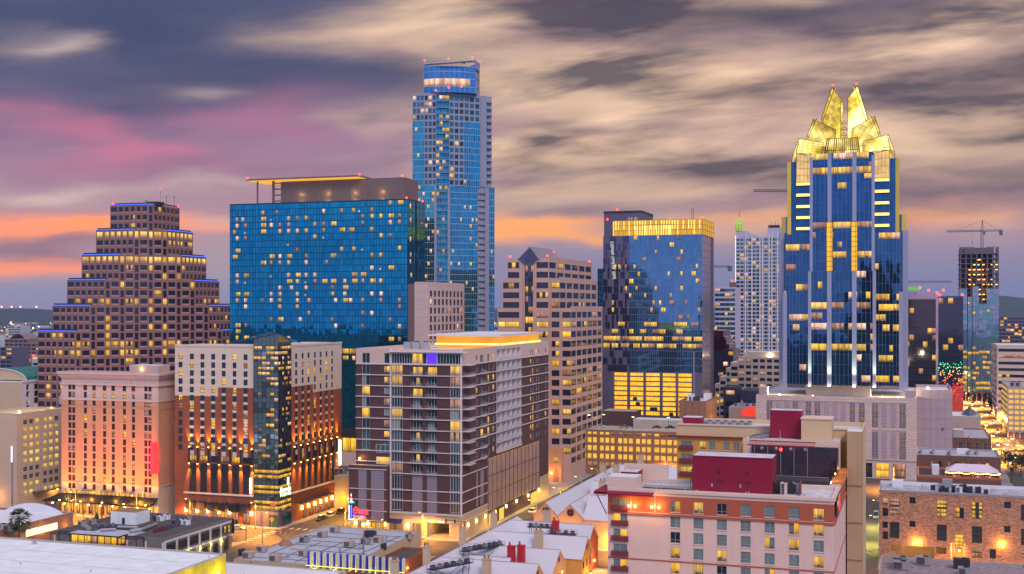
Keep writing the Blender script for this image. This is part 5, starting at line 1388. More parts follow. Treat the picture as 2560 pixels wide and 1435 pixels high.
# ------------------------------------------------------------------ salmon hotel, left
M['salmon']=mat('salmon_stucco',(.58,.31,.18),.85,var=.05,streak=.1)
M['pinkc']=mat('rosy_cream_stucco',(.62,.47,.42),.85,var=.05)
M['lstone']=mat('limestone_base',(.62,.50,.38),.85,var=.08,brick=(1.4,.6,(.5,.4,.3),(.66,.54,.42)))
def salmon_hotel():
    b=B('salmon_hotel','salmon stucco hotel with rosy cornice and arched top windows and a red blade sign','hotel',395.7,430)
    zx=lambda x: x/3.189; zy=lambda y: 850+y/3.189
    X=lambda x: b.fx(zx(x)); Z=lambda y,x=900: b.z(b.F,zx(x),zy(y))
    x0=X(490); D=b.ry(437) if b.ry(437)>0 else 20; D=min(D,26); zt=Z(262); body=MB(); rc=[]
    singles=[680,750,834,903,992,1064]; pairs=[(544,570),(575,600),(1150,1176),(1182,1208)]
    ws=(1,2,M['steel'],'win_grey',None); lit={(0,1): 'p',(1,1): 'l',(1,2): 'l',(1,3): 'l',(4,0): 'f',(4,4): 'l',(5,2): 'p',(6,0): 'l',(6,4): 'f',(6,3): 'p',(7,5): 'l',(8,2): 'p',(10,5): 'l',(12,2): 'f',(12,5): 'l',(9,4): 'p',(1,5): 'p',(1,4): 'l'}
    ys=[383,445,506,572,632,693,754,815,875,935,995,1053,1112+5,1180]
    for j,y in enumerate(ys):
        z=Z(y+20,870); hgt=2.15 if j<13 else 2.3
        for i,s in enumerate(singles):
            a,c=X(s-12.5),X(s+12.5)
            if j==0:
                n=8; pts=[(a,z),(c,z)]+[((a+c)/2+(c-a)/2*math.cos(math.pi*k/n),z+1.5+(c-a)/2*math.sin(math.pi*k/n)) for k in range(n+1)]
                m=MB(); v=pick(.4,'win_lit','win_grey'); m.face([b.F.p(s_,q,.03) for s_,q in pts],M[v]);
                for k in range(len(pts)): p_,q_=pts[k],pts[(k+1) % len(pts)]; m.bar(b.F.p(*p_,.05),b.F.p(*q_,.05),.08,M['steel'])
                m.bar(b.F.p(a,z+1.2,.05),b.F.p(c,z+1.2,.05),.06,M['steel']); m.build('arched_window',b.root)
            else: rc.append((a,c,z,z+hgt)); b.win(ws,b.F,a,c,z,z+hgt,lit.get((j,i),pick(.1,R.choice('pm'))),.22)
        for s,e in pairs: rc.append((X(s),X(e),z,z+hgt)); b.win(ws,b.F,X(s),X(e),z,z+hgt,pick(.14,R.choice('pm')),.22)
    zc=Z(480,870); zb=Z(1150,870)
    facade(body,b.F,x0,0,zc,zt,rc,M['pinkc'],.25); facade(body,b.F,x0,0,zb,zc,rc,M['salmon'],.25)
    arc=[(x0+1.0+(-x0-2)*i/15,x0+1.0+(-x0-2)*(i+.72)/15,.3,4.2) for i in range(15)]; arc2=[(a,c,5.6,9.0) for a,c,_,_ in arc]
    for q in arc: b.win((2,1,M['steel'],'win_dark',None),b.F,q[0],q[1],q[2],q[3],R.choice('lfml'),.8)
    for q in arc2: b.win((3,1,M['steel'],'win_dark',None),b.F,q[0],q[1],q[2],q[3],R.choice('lffl'),.8)
    facade(body,b.F,x0,0,0,zb,rc+arc+arc2,M['lstone'],.8)
    body.box(x0,0,.01,D,0,zt-.9,M['salmon'],M['white'],skip='FR'); facade(body,b.R,0,D,zc,zt,[],M['pinkc']); facade(body,b.R,0,D,zb,zc,[],M['salmon']); facade(body,b.R,0,D,0,zb,[],M['lstone'])
    for w,s in ((b.F,(x0,0)),(b.R,(0,D))):
        strip(body,w,s[0],s[1],zc-.25,zc+.25,M['pinkc'],0,.2); strip(body,w,s[0],s[1],zb-.2,zb+.2,M['lstone'],0,.2)
        strip(body,w,s[0],s[1],Z(545),Z(545)+.25,M['salmon'],0,.12)
    cor=MB()
    for k,(zz,h,d) in enumerate(((zt-.7,.9,1.2),(zt-1.5,.8,.8),(zt-4.6,.5,.5),(zt-2.2,.7,.4))):
        strip(cor,b.F,x0-d,d,zz,zz+h,M['pinkc'],0,d); strip(cor,b.R,0,D,zz,zz+h,M['pinkc'],0,d); strip(cor,W(x0,0,-PHI_R),-D,0,zz,zz+h,M['pinkc'],0,d)
    for i in range(26): x=x0+.6+(-x0-1.2)*i/25; strip(cor,b.F,x-.1,x+.1,zt-4.1,zt-2.2,M['pinkc'],0,.3)
    cor.build('cornice',b.root)
    tr=MB()
    for a,c in ((650,780),(805,935),(962,1092)):        # shallow relief arches
        xa,xc=X(a),X(c); zz=Z(350,870); pr=None
        for k in range(13):
            t=math.pi*k/12; q=b.F.p((xa+xc)/2-(xc-xa)/2*math.cos(t),zz-1.5+2.2*math.sin(t),.06)
            if pr: tr.bar(pr,q,.09,M['pinkc'])
            pr=q
        for xx in (xa,xc): strip(tr,b.F,xx-.15,xx+.15,zc,zz-1.4,M['pinkc'],0,.1)
    for xx in (X(640),X(795),X(945),X(1100),X(520),X(1240)): strip(tr,b.F,xx-.06,xx+.06,zb,zc,M['salmon'],0,.05)
    tr.build('relief_arch',b.root)
    body.box(x0+.5,-.5,.5,D-.5,zt-.95,zt-.9,M['white']); parapet(body,[(x0,.02),(-.02,.02),(-.02,D),(x0,D)],zt-.9,1.0,.5,M['pinkc'])
    body.build('stucco_body',b.root)
    for a,c in ((668,772),(822,930),(980,1087)):
        z=Z(1215,870)
        def bal(m):
            m.box(X(a),X(c),-.9,-.02,z-.2,z,M['lstone'])
            for h in (.5,1.0): m.box(X(a),X(c),-.9,-.84,z+h,z+h+.06,M['steel'])
            for i in range(19): xx=X(a)+(X(c)-X(a))*i/18; m.box(xx-.03,xx+.03,-.9,-.85,z,z+1,M['steel'])
        part(b,'iron_balcony',bal)
    za=Z(1238,870)
    part(b,'metal_awning',lambda m: (m.face([(x0-4.5,-5.0,za-2.2),(.2,-5.0,za-2.2),(0,-.02,za),(x0,-.02,za)],M['awn']),m.face([(x0-4.5,-5.0,za-2.4),(x0,-.02,za-.2),(0,-.02,za-.2),(.2,-5.0,za-2.4)],M['awn']),m.box(x0-4.5,.2,-5.02,-4.98,za-2.5,za-2.15,M['awn'])))
    part(b,'gallery_floor',lambda m: m.box(x0-3.5,0,-4.6,-.02,4.7,5.2,M['lstone']))
    def cols(m):
        for i in range(12): x=x0-3.2+(3-x0)*i/11; m.cyl(x,-4.4,.1,za-2.3,.14,M['steel'],6)
    part(b,'gallery_post',cols)
    def grail(m):
        for h in (.5,1.0): m.box(x0-3.5,0,-4.6,-4.54,5.2+h,5.26+h,M['steel'])
        for i in range(60): x=x0-3.4+(3.3-x0)*i/59; m.box(x-.03,x+.03,-4.6,-4.55,5.2,6.2,M['steel'])
    part(b,'gallery_rail',grail)
    for i in range(9):
        x=x0+(-x0)*i/8-1; part(b,'gallery_lamp',lambda m: m.ball(x,-3.6,4.3,.3,M['bulb'],6,4)); lamp(b.root,(x,-3.2,3.8),620,(1,.38,.03))
        if i % 2: lamp(b.root,(x,-2.5,7.6),700,(1,.45,.05))
        # wash on the facade above the awning
    for i in range(5):
        x=x0+3+(-x0-5)*i/4; part(b,'awning_uplight',lambda m: m.box(x-.2,x+.2,-4.9,-4.6,za-2.05,za-1.8,M['bulb']))
        l=bpy.data.lights.new('facade_wash','SPOT'); l.energy=26000; l.color=(1,.235,.03); l.spot_size=rad(100); l.spot_blend=1; l.shadow_soft_size=.2
        o=bpy.data.objects.new('facade_wash',l); C.objects.link(o); o.parent=b.root; o.location=(x,-5.2,za-1.6); o.rotation_euler=Vector((0,.2,1)).to_track_quat('-Z','Y').to_euler()
    # blade sign
    z0,z1=b.z(b.F,390,1181),b.z(b.F,390,1104)
    part(b,'blade_sign',lambda m: (m.box(-1.0,.15,-3.2,-.4,z0,z1,M['signA']),m.box(-.55,.16,-3.6,-3.2,z0-.2,z1+.2,M['signR']),m.box(.15,.4,-3.3,-.4,z0,z1,M['signR'])))
    lamp(b.root,(-2.2,-1.8,(z0+z1)/2),1800,(1,.03,.02),1.5); lamp(b.root,(-2.0,-1.8,z1-2),900,(1,.03,.02),1.5); lamp(b.root,(1.4,-1,(z0+z1)/2),260,(1,.05,.03),1.5)
    def ph(m): m.box(X(950),X(1185),6,13,zt-.9,zt+2.6,M['pinkc'],M['white'])
    part(b,'roof_house',ph); part(b,'roof_lamp',lambda m: m.ball(X(1050),5.8,zt+1.2,.35,M['bulb'],6,4)); lamp(b.root,(X(1050),5.2,zt+1.2),60)
    part(b,'flag_pole',lambda m: (m.bar((X(830),4,zt-.9),(X(830),4,zt+4),.08,M['metal']),m.bar((X(590),3,zt-.9),(X(590),3,zt+4.5),.07,M['metal']),m.bar((X(1215),3,zt),(X(1215),3,zt+2.5),.07,M['metal'])))
    b.flush(100)
M['awn']=mat('dark_standing_seam',(.055,.05,.05),.5,.4,brick=(.5,50,(.03,.03,.03),(.05,.045,.045)))
M['signA']=emi('sign_violet',(.25,.01,.35),1.0); M['signR']=emi('sign_red',(1,.02,.02),3.0,True)
salmon_hotel()
def ac_unit(b,x,y,z,sx=2.2,sy=1.6,h=1.4,m=None,fan=True,label=None,rot=0,group='rooftop cooling units'):
    """rooftop air handler, its own thing: casing, louvred side, fan"""
    q=b.wx(x,y); r=empty('rooftop_unit',(q[0],q[1],z+b.zb),b.rot+rot,label or 'boxy metal rooftop air handler','air conditioner',group)
    m=m or M['metal']; c=MB(); c.box(-sx/2,sx/2,-sy/2,sy/2,.15,h,m); c.box(-sx/2-.05,sx/2+.05,-sy/2-.05,sy/2+.05,h,h+.06,m); c.box(-sx/2+.1,sx/2-.1,-sy/2+.1,sy/2-.1,0,.15,M['steel']); c.build('casing',r)
    g=MB(); g.box(-sx/2+.15,sx*.1,-sy/2-.04,-sy/2,.3,h-.2,M['steel'])
    for i in range(5): g.box(-sx/2+.15,sx*.1,-sy/2-.07,-sy/2-.03,.35+(h-.6)*i/5,.39+(h-.6)*i/5,m)
    g.build('grille',r)
    if fan:
        f=MB(); f.cyl(sx*.2,0,h+.06,h+.22,min(sy,sx)*.3,M['steel'],10); f.cyl(sx*.2,0,h+.22,h+.24,min(sy,sx)*.26,M['black'],10); f.build('fan',r)
    return r
def vent_pipe(b,x,y,z,h=.9,r=.18,label='small round roof vent pipe'):
    q=b.wx(x,y); m=MB(); m.cyl(0,0,0,h,r,M['metal'],8); m.cyl(0,0,h,h+.15,r*1.9,M['metal'],8,r*.6)
    o=m.build('vent_pipe',None,(q[0],q[1],z)); tag(o,label,'roof vent','roof vent pipes'); return o
# ------------------------------------------------------------------ brown garage with lit openings
M['brown']=mat('brown_precast',(.29,.155,.10),.85,var=.06,streak=.1)
M['gar_in']=emi('garage_opening_lit',(1,.50,.05),.98,True,.55,(.5,.5,.9))
def brown_garage():
    b=B('brown_parking_garage','brown precast garage with rows of square yellow lit openings','parking garage',1697,533)
    zx=lambda x: 1360+x/3.1533; zy=lambda y: 980+y/3.1533
    X=lambda x: b.fx(zx(x)); Z=lambda y,x=700: b.z(b.F,zx(x),zy(y)); zt=Z(306); D=52; x0=X(278)
    groups=[300,343,385,440,483,525,583,625,669,725,770,812,870,920,970,1022]
    rc=[]; m=MB()
    for j,y in enumerate((345,410,473,537,602)):
        for g in groups: rc.append((X(g),X(g+31 if g<860 else g+38),Z(y),Z(y-(28 if j==0 else 42))))
    facade(m,b.F,x0,0,0,zt,rc,M['brown'],.5)
    m.box(x0,0,0,D,0,zt-1,M['brown'],M['concrete'],skip='F'); parapet(m,[(x0,.03),(-.02,.03),(-.02,D),(x0,D)],zt-1,1.0,.4,M['brown'])
    m.build('precast_body',b.root)
    for i,(a,c,z0,z1) in enumerate(rc):
        k=MB(); k.face([b.F.p(a,z0,-.5),b.F.p(c,z0,-.5),b.F.p(c,z1,-.5),b.F.p(a,z1,-.5)],M['gar_in'] if i >= len(groups) and i<len(groups)*4 or R.random()<.3 else M['win_dim'],True)
        k.box(*sorted((b.F.p(a,0)[0],b.F.p(c,0)[0])),.35,.42,z0+.15,z0+.28,M['steel']); k.build('lit_opening',b.root)
    t=MB(); a,c=X(145),X(278); w=W(0,3,0); t.box(b.fx(zx(145),3),x0-.02,3,40,0,b.z(w,zx(270),zy(330)),M['brown'],M['concrete'])
    t.build('stair_block',b.root)
    part(b,'lit_entrance',lambda k: k.box(b.fx(zx(165),3),x0-.6,2.9,2.98,5.0,11.5,M['garage_lit']))
    lamp(b.root,(b.fx(zx(220),3),-2,6),500)
    for x,y in ((385,20),(655,12),(932,14),(480,34)):
        q=b.wx(X(x),y); r=empty('roof_lamp_post',(q[0],q[1],zt-1),-TH,'thin lamp post with greenish lamp on brown garage roof','lamp post','lamp posts on the garage roof')
        p=MB(); p.cyl(0,0,0,6,.1,M['steel'],6); p.build('pole',r); p=MB(); p.box(-.6,.6,-.2,.2,6,6.2,M['lime_soft']); p.build('lamp_head',r)
        lamp(r,(0,0,5.6),340,(.75,1,.35))
    for i,(x,y) in enumerate(((700,6),(760,8),(820,7),(900,7),(985,9))):
        pass
    u=MB(); u.box(X(610),X(1045),24,34,zt-1,zt+3.0,M['concrete'],M['white']); u.build('upper_deck_wall',b.root)
    for i in range(8): b.win((2,1,M['steel'],'win_grey',None),W(0,24,0),X(625+52*i),X(660+52*i),zt+.6,zt+2.2,'d',-.04)
    u=MB(); u.box(X(330),X(600),30,44,zt-1,zt+6.0,M['umber'],M['concrete']); u.build('upper_block',b.root)
M['lime_soft']=emi('lime_lamp',(.7,1,.3),4)
brown_garage()
# ------------------------------------------------------------------ low brown loft with pilasters behind
def loft():
    b=B('pilastered_loft','small brown pilastered building with white roof huts behind the tan hotel wing','building',1712,575)
    zt=b.z(b.F,1712,1006); D=b.ry(1820) if b.ry(1820)>0 else 40; D=min(D,60); a=b.fx(1698)
    X1=24; m=MB()
    b2=W(0,0,0); x1=b.fx(1766)
    rc=[]
    for i in range(2): s=1.5+i*5.2; rc.append((s,s+3.6,zt-9,zt-2.5))
    m.box(a,x1,0,30,0,zt,M['brown'],M['white'])
    w=W(x1,0,PHI_R); rr=[]
    for i in range(6):
        s=1+4.9*i; rr.append((s,s+3.2,zt-7.5,zt-2.2)); b.win((3,1,M['steel'],'win_dark',None),w,s,s+3.2,zt-7.5,zt-2.2,'m',.2)
    m2=MB(); m2.box(a,x1-.01,0,30,0,.1,M['brown'])
    for i in range(4): strip(m,b.F,a+(x1-a)*i/4,a+(x1-a)*(i+.25)/4,0,zt+.6,M['brown'],0,.4)
    for i in range(7): strip(m,w,4.9*i-.4,4.9*i+.6,0,zt+.6,M['salmon'],0,.4)
    facade(m,W(x1+.02,0,PHI_R),0,30,0,zt,rr,M['salmon'],.2)
    parapet(m,[(a,.02),(x1,.02),(x1,30),(a,30)],zt,.9,.4,M['brown']); m.build('brick_body',b.root)
    for x,y,s in ((a+2.5,8,3),(x1-4,16,3.6)): part(b,'roof_hut',lambda k: k.box(x,x+s,y,y+4,zt,zt+3.4,M['white']))
    part(b,'hut_door',lambda k: k.box(a+3.4,a+4.3,7.9,7.98,zt+.2,zt+2.2,M['steel']))
    ac_unit(b,x1-6,8,zt,3,2.2,2.2,M['steel'],label='dark chiller among white huts on the pilastered loft roof')
    lamp(b.root,(x1+3,10,zt-10),900)
    b.flush()
loft()
def market():
    b=B('low_market_hall','low white roofed hall glowing red between the loft and the stone podium','building',1900,600)
    a=b.fx(1822); zt=b.z(b.F,1860,1018); m=MB(); m.box(a,-1,0,26,0,zt,M['cream'],M['white']); m.build('hall_body',b.root)
    M['red_glow']=emi('red_glow_wall',(1,.05,.02),.9,True)
    part(b,'red_lit_wall',lambda k: k.face([(-9,-.05,zt-4.5),(-1,-.05,zt-4.5),(-1,-.05,zt-.5),(-4,-.05,zt+1),(-9,-.05,zt-1.4)],M['red_glow']))
    part(b,'roof_cone',lambda k: k.cyl(-9.5,4,zt,zt+3.6,1.6,M['cream'],10,.1))
    for i in range(5): ac_unit(b,a+2.5+2.9*i,7+3*(i % 2),zt,1.8,1.5,1.2,label=f'white rooftop unit on the red glowing hall roof, {["first from the loft","second from the loft","middle one","second from the podium","nearest the podium"][i]}')
    lamp(b.root,(-4,-2,zt-1),250,(1,.08,.03))
market()

# ------------------------------------------------------------------ pink hotel in the foreground, with its tan rear wing
M['pink']=mat('pink_stucco',(.74,.51,.44),.85,var=.08,streak=.16)
M['terra']=mat('terracotta_band',(.42,.105,.055),.85,var=.05)
M['cornice']=mat('peach_cornice',(.68,.52,.43),.8,var=.04)
M['crimson']=mat('crimson_corrugated_metal',(.48,.022,.085),.5,.1,brick=(.55,40,(.26,.01,.04),(.46,.02,.08)))
M['frame2']=mat('grey_window_frame',(.45,.43,.42),.5,.3)
M['gravel']=mat('worn_white_roof',(.56,.57,.63),.85,var=.3,vs=.5,streak=.2)
M['ochre']=mat('ochre_stucco',(.56,.30,.08),.85,var=.05)
M['tan2']=mat('warm_tan_stucco',(.60,.44,.26),.85,var=.05)
def near_window(b,w,s0,s1,z0,z1,kind,rec=.18,balcony=False):
    """large foreground window: frame with lower sash, curtains or a lit room behind"""
    r=MB(); wd=s1-s0; f=.07
    def pt(s,z,d): return w.p(s,z,d-rec)
    panes=[(s0,(s0+s1)/2),((s0+s1)/2,s1)]
    zs=z0+(z1-z0)*.27
    for a,c,z,e in ((s0,s1,z0,z0+f),(s0,s1,z1-f,z1),(s0,s1,zs-f/2,zs+f/2)): strip(r,w,a,c,z,e,M['frame2'],-rec+.01,-rec+.1)
    for s in (s0,(s0+s1)/2-f/2,s1-f): strip(r,w,s,s+f,z0+f,z1-f,M['frame2'],-rec+.01,-rec+.1)
    fr=r.build('window',b.root)
    for i,(a,c) in enumerate(panes):
        lit=kind in 'lf' or (kind=='p' and i==0) or (kind=='q' and i==1)
        p=MB(); mt=M['win_lit'] if kind=='l' else M['win_full'] if lit else (M['win_dark'] if kind=='d' else M['win_curt'])
        p.face([pt(a,z0,0),pt(c,z0,0),pt(c,z1,0),pt(a,z1,0)],mt,True); p.build('pane',fr)
    if kind in 'lfpq':      # room fittings, seen as shapes against the light
        k=MB(); x=R.uniform(s0+.2,s1-.9)
        strip(k,w,x,x+.7,z0+.1,z0+R.uniform(.5,1.0),M['fit'],-rec+.004,-rec+.01); k.build('furniture',fr)
    s=MB(); strip(s,w,s0-.08,s1+.08,z0-.14,z0-.02,M['cornice'],0,.12); s.build('sill',fr)
    if balcony:
        k=MB()
        strip(k,w,s0-.35,s1+.35,z0-.18,z0-.02,M['railred'],.125,.55); strip(k,w,s0-.35,s1+.35,z0+.85,z0+.95,M['railred'],.45,.55)
        strip(k,w,s0-.3,s1+.3,z0+.05,z0+.8,M['railred'],.49,.51)
        for i in range(3): strip(k,w,s0-.35+(wd+.62)*i/2,s0-.27+(wd+.62)*i/2,z0-.02,z0+.95,M['railred'],.45,.55)
        k.build('balcony_rail',fr)
    return fr
M['win_curt']=None
def curtain_mat():
    m=bpy.data.materials.new('curtained_glass'); m.use_nodes=True; t=NT(m.node_tree); p=t.n['Principled BSDF']
    tc=t.n.new('ShaderNodeTexCoord'); uv=t.sep(tc.outputs['UV'])
    f=t.noise(t.xyz(t.m('MULTIPLY',uv[0],11),t.m('MULTIPLY',uv[1],.3),0),1,2)
    t.put(p.inputs['Base Color'],t.ramp(f,[(.3,(.06,.09,.095)),(.5,(.17,.235,.235)),(.7,(.27,.34,.33))]))
    p.inputs['Roughness'].default_value=.25; p.inputs['Specular IOR Level'].default_value=.7; p.inputs['Coat Weight'].default_value=.6; p.inputs['Coat Roughness'].default_value=.03
    return m
M['win_curt']=curtain_mat()
M['fit']=mat('room_furniture',(.16,.07,.03),.9); M['railred']=mat('maroon_rail',(.20,.035,.04),.6)
def pink_hotel():
    b=B('pink_hotel','pink stucco hotel with terracotta top storey, crimson roof house and curtained windows','hotel',2085,235)
    zx=lambda x: 1500+x/3.2986; zy=lambda y: 1000+y/3.2986
    X=lambda x: b.fx(zx(x)); Z=lambda y,x=1900: b.z(b.F,zx(x),zy(y))
    x0=X(65); zr=Z(805,1900); zt0,zt1=Z(863,1905),Z(1010,1905)      # parapet top, terracotta band
    floors=[(Z(988),Z(893))]; f=Z(988,1800)-Z(1120,1800); zw0=Z(990,1800); hw=Z(895,1800)-zw0
    cols=[(580,661),(770,852),(963,1045),(1159,1242),(1356,1440),(1557,1642),(1760,1846)]
    kinds=['qldccqcl'[1:],'cccccll','dcccpll','lcfccpc'[0:2]+'lccccl'[1:6],'lfcclcc','clcccld','cclcdcl','lccfccc','cdclccl','ccclcfc']
    kinds=['qldcccl','ccccc'+'ql','dccc'+'plc','lclcccl','fldcqcc','cclccld','clccdcl','lcccfcc','cdclccl','ccclcfc','clcccdc']
    m=MB(); rc=[]; zs=[]
    for j in range(11):
        z0=zw0-f*j
        if z0<2: break
        zs.append(z0)
        for i,(a,c) in enumerate(cols):
            rc.append((X(a),X(c),z0,z0+hw)); near_window(b,b.F,X(a),X(c),z0,z0+hw,kinds[j % 11][i])
        a,c=X(110),X(224); rc.append((a,c,z0,z0+hw)); near_window(b,b.F,a,c,z0,z0+hw,'cpqcqcpqcc'[j % 10],balcony=True)
    zb0=zt1
    facade(m,b.F,x0,0,zt0,zr,[],M['pink']); facade(m,b.F,x0,0,zb0,zt0,rc,M['terra'],.18); facade(m,b.F,x0,0,0,zb0,rc,M['pink'],.18)
    D=15.5; DR=50
    facade(m,b.R,0,DR,zt0,zr,[],M['pink']); facade(m,b.R,0,DR,zb0,zt0,[],M['terra']); facade(m,b.R,0,DR,0,zb0,[],M['pink'])
    for w,s0,s1 in ((b.F,x0,0),(b.R,0,DR)):
        strip(m,w,s0,s1,zb0-.55,zb0-.1,M['terra'],0,.25); strip(m,w,s0,s1,zr-.75,zr-.2,M['cornice'],0,.3); strip(m,w,s0,s1,zr-.2,zr,M['cornice'],0,.15)
        for j in (3,7): strip(m,w,s0,s1,zs[j]-.75,zs[j]-.5,M['terra'],0,.12)
        for j in range(1,len(zs)): strip(m,w,s0,s1,zs[j]-.34,zs[j]-.3,M['cornice'],0,.012)
    m.box(x0,-.01,.01,D,0,zr-.8,M['pink'],M['gravel'],skip='F'); m.box(-15,-.012,D,DR,0,zr-.8,M['pink'],M['gravel'],skip='')
    parapet(m,[(x0,.02),(-.03,.02),(-.03,D),(x0,D)],zr-.8,.8,.45,M['cornice'])
    strip(m,W(-15,D,PHI_R),0,DR-D,zr-.8,zr,M['cornice'],-.4,0); strip(m,W(-.05,D,PHI_R),0,DR-D,zr-.8,zr,M['cornice'],-.4,0)
    m.build('stucco_body',b.root)
    # corner tower with the flood lamps and the red awning
    part(b,'corner_parapet',lambda k: (k.box(x0-.05,X(300),-.12,5,zr-.8,zr+2.2,M['cornice'],M['white']),k.box(x0,x0+.4,5,D,zr-.8,zr+1.5,M['cornice']),k.box(x0,X(445),D-.4,D+.1,zr-.8,zr+3.0,M['cornice'])))
    part(b,'red_awning',lambda k: (k.face([(x0-2.6,-1.8,zt0+.25),(X(450),-1.8,zt0+.25),(X(450),-.02,zt0+.75),(x0-2.6,-.02,zt0+.75)],M['crimson']),k.box(x0-2.6,X(450),-1.85,-1.75,zt0+.05,zt0+.3,M['crimson']),k.box(x0-2.6,x0,-1.75,8,zt0+.5,zt0+.62,M['crimson']),k.bar((x0-2.4,-.8,zt0+.3),(x0-.05,-.8,zt0-4.2),.12,M['crimson'])))
    for x in (245,294,432,488):
        part(b,'flood_lamp',lambda k: k.ball(X(x),-.55,Z(885,300)+.3,.28,M['bulb'],8,5)); lamp(b.root,(X(x),-1.1,Z(885,300)+.5),240,(1,.5,.1))
    for x in (258,455): part(b,'downpipe',lambda k: k.bar((X(x),-.3,zt0),(X(x),-.3,zb0+.2),.07,M['frame2'],6))
    # crimson roof houses
    zf=zr-.8
    def house(px0,px1,y0,y1,z0,top_px,name='crimson_roof_house'):
        w=W(0,y0,0); a,c=b.fx(px0,y0),b.fx(px1,y0); zt=b.z(w,(px0+px1)/2,top_px)
        part(b,name,lambda k: (k.box(a,c,y0,y1,z0,zt,M['crimson'],M['gravel']),strip(k,w,a-.1,c+.1,zt-.15,zt+.1,M['crimson'],0,.12),strip(k,W(c,y0,PHI_R),0,y1-y0,zt-.15,zt+.1,M['crimson'],0,.12)))
        return a,c,zt
    a,c,zh=house(1731,1931,5.2,13.0,zf,1143)
    for x in (970,1205):
        d=b.fx(zx(x),5.2); part(b,'roof_door',lambda k: (k.box(d,d+1.0,5.12,5.19,zf+.2,zf+2.3,M['door_red']),k.box(d-.1,d+1.1,4.95,5.19,zf+2.35,zf+2.45,M['steel'])))
        part(b,'switch_box',lambda k: (k.box(d-1.3,d-1.0,5.05,5.19,zf+1.1,zf+1.8,M['frame2']),k.bar((d-1.15,5.12,zf),(d-1.15,5.12,zf+2.4),.04,M['steel'])))
        part(b,'wall_lamp',lambda k: k.box(d+.1,d+.5,4.9,5.19,zf+4.1,zf+4.5,M['steel']))
    house(1552,1592,9.0,14.5,zf,1181)
    part(b,'pipe',lambda k: (k.bar((c+.15,5.6,zf),(c+.15,5.6,zf+2.2),.09,M['steel']),k.bar((c+.15,5.6,zf+2.2),(c+.15,11,zf+3.4),.09,M['steel']),k.bar((c+.4,6.2,zf),(c+.4,6.2,zf+1.8),.09,M['steel'])))
    # roof walkway with guard rail
    def rail(k):
        xa,xb=X(300),X(750)
        for y in (5.2,8.2):
            for h in (.55,1.1): k.bar((xa,y,zf+.3+h),(xb,y+.9,zf+.3+h),.04,M['metal'])
            for i in range(12): x=xa+(xb-xa)*i/11; k.bar((x,y+.9*i/11,zf),(x,y+.9*i/11,zf+1.4),.045,M['metal'])
        k.box(xa,xb,5.3,8.1,zf+.3,zf+.36,M['metal'])
    part(b,'guard_rail',rail)
    part(b,'stair_cage',lambda k: [k.bar((X(705)+dx,6.0+dy,zf),(X(705)+dx,6.0+dy,zf+4.2),.06,M['steel']) for dx in (0,1.2) for dy in (0,2)]+[k.box(X(705)-.1,X(705)+1.3,6,8,zf+h,zf+h+.08,M['steel']) for h in (2,3.2,4.1)])
    part(b,'red_fan',lambda k: (k.cyl(b.fx(1596,8.6),8.6,zf,zf+1.2,.45,M['railred'],10),k.cyl(b.fx(1596,8.6),8.6,zf+1.2,zf+2.0,.3,M['railred'],8)))
    # cabinets and pipes right of the crimson house
    for i,(px,y,sx,h,mm) in enumerate(((1960,5.0,1.2,2.6,'cream'),(1945,7.5,1.6,2.2,'steel'),(1975,8,1.4,2.0,'steel'),(1990,9,1.5,2.1,'metal'),(1962,10.5,2.2,1.6,'steel'))):
        ac_unit(b,b.fx(px,y),y,zf,sx,1.4,h,M[mm],label=['tall cream cabinet in front of the cluster beside the crimson roof house','dark cabinet tight against the crimson roof house end','dark short cabinet behind the cream one on the pink hotel roof','grey cabinet next to the maroon screen on the pink hotel roof','wide low dark unit at the back of the pink hotel roof cluster'][i])
    part(b,'maroon_screen',lambda k: k.box(b.fx(1999,6.5),b.fx(1999,6.5)+.2,5,9,zf,zf+2.6,M['railred']))
    # side pergola over the right wing edge
    def perg(k):
        for i in range(22): y=17+1.2*i; k.box(-1.6,.9,y,y+.18,zr+.25,zr+.42,M['pergola'])
        for x in (-1.5,-.3,.8): k.box(x,x+.14,16.8,44,zr+.42,zr+.55,M['pergola'])
    part(b,'pergola',perg)
    lamp(b.root,(-1,20,zr+1.5),160,(1,.6,.12)); lamp(b.root,(-1,34,zr+1.5),160,(1,.6,.12))
    part(b,'pergola_lamp',lambda k: [k.box(-1.9,-1.7,y,y+.3,zr,zr+.25,M['bulb']) for y in (20,34)])
    # sign on the side wall
    sy0,sy1=2.0,12.5; sz0,sz1=b.z(b.R,2080,1310),zr-.4
    part(b,'side_sign',lambda k: k.box(.27,.45,sy0,sy1,sz0,sz1,M['steel']))
    part(b,'sign_panel',lambda k: k.box(.46,.5,sy0+4.5,sy1-.3,sz0+3.2,sz1-.3,M['sign_lime'])); part(b,'sign_panel',lambda k: k.box(.46,.5,sy0+4.5,sy1-.3,sz0+.3,sz0+2.9,M['sign_red']))
    text_mesh('sign_lettering','COURTYARD',1.3,.04,M['white'],b.root,(.5,sy0+.4,sz1-1.8),(rad(90),0,rad(90)),(.5,1,1))
    for i in range(20):
        x,y=R.uniform(x0+8,-1.5),R.uniform(1.2,4.6)
        if i<9: vent_pipe(b,x,y,zf,R.uniform(.3,.7),.12,'short vent stub along the pink hotel front parapet')
    # ---- rear wing
    zu=b.z(W(0,36.1,0),1950,1104)
    yr=48.0; q=b
    wF=W(0,yr,0); zc=b.z(wF,1800,1062); xa=b.fx(1692,yr); k=MB(); rr=[]
    zwin=b.z(wF,1760,1124)
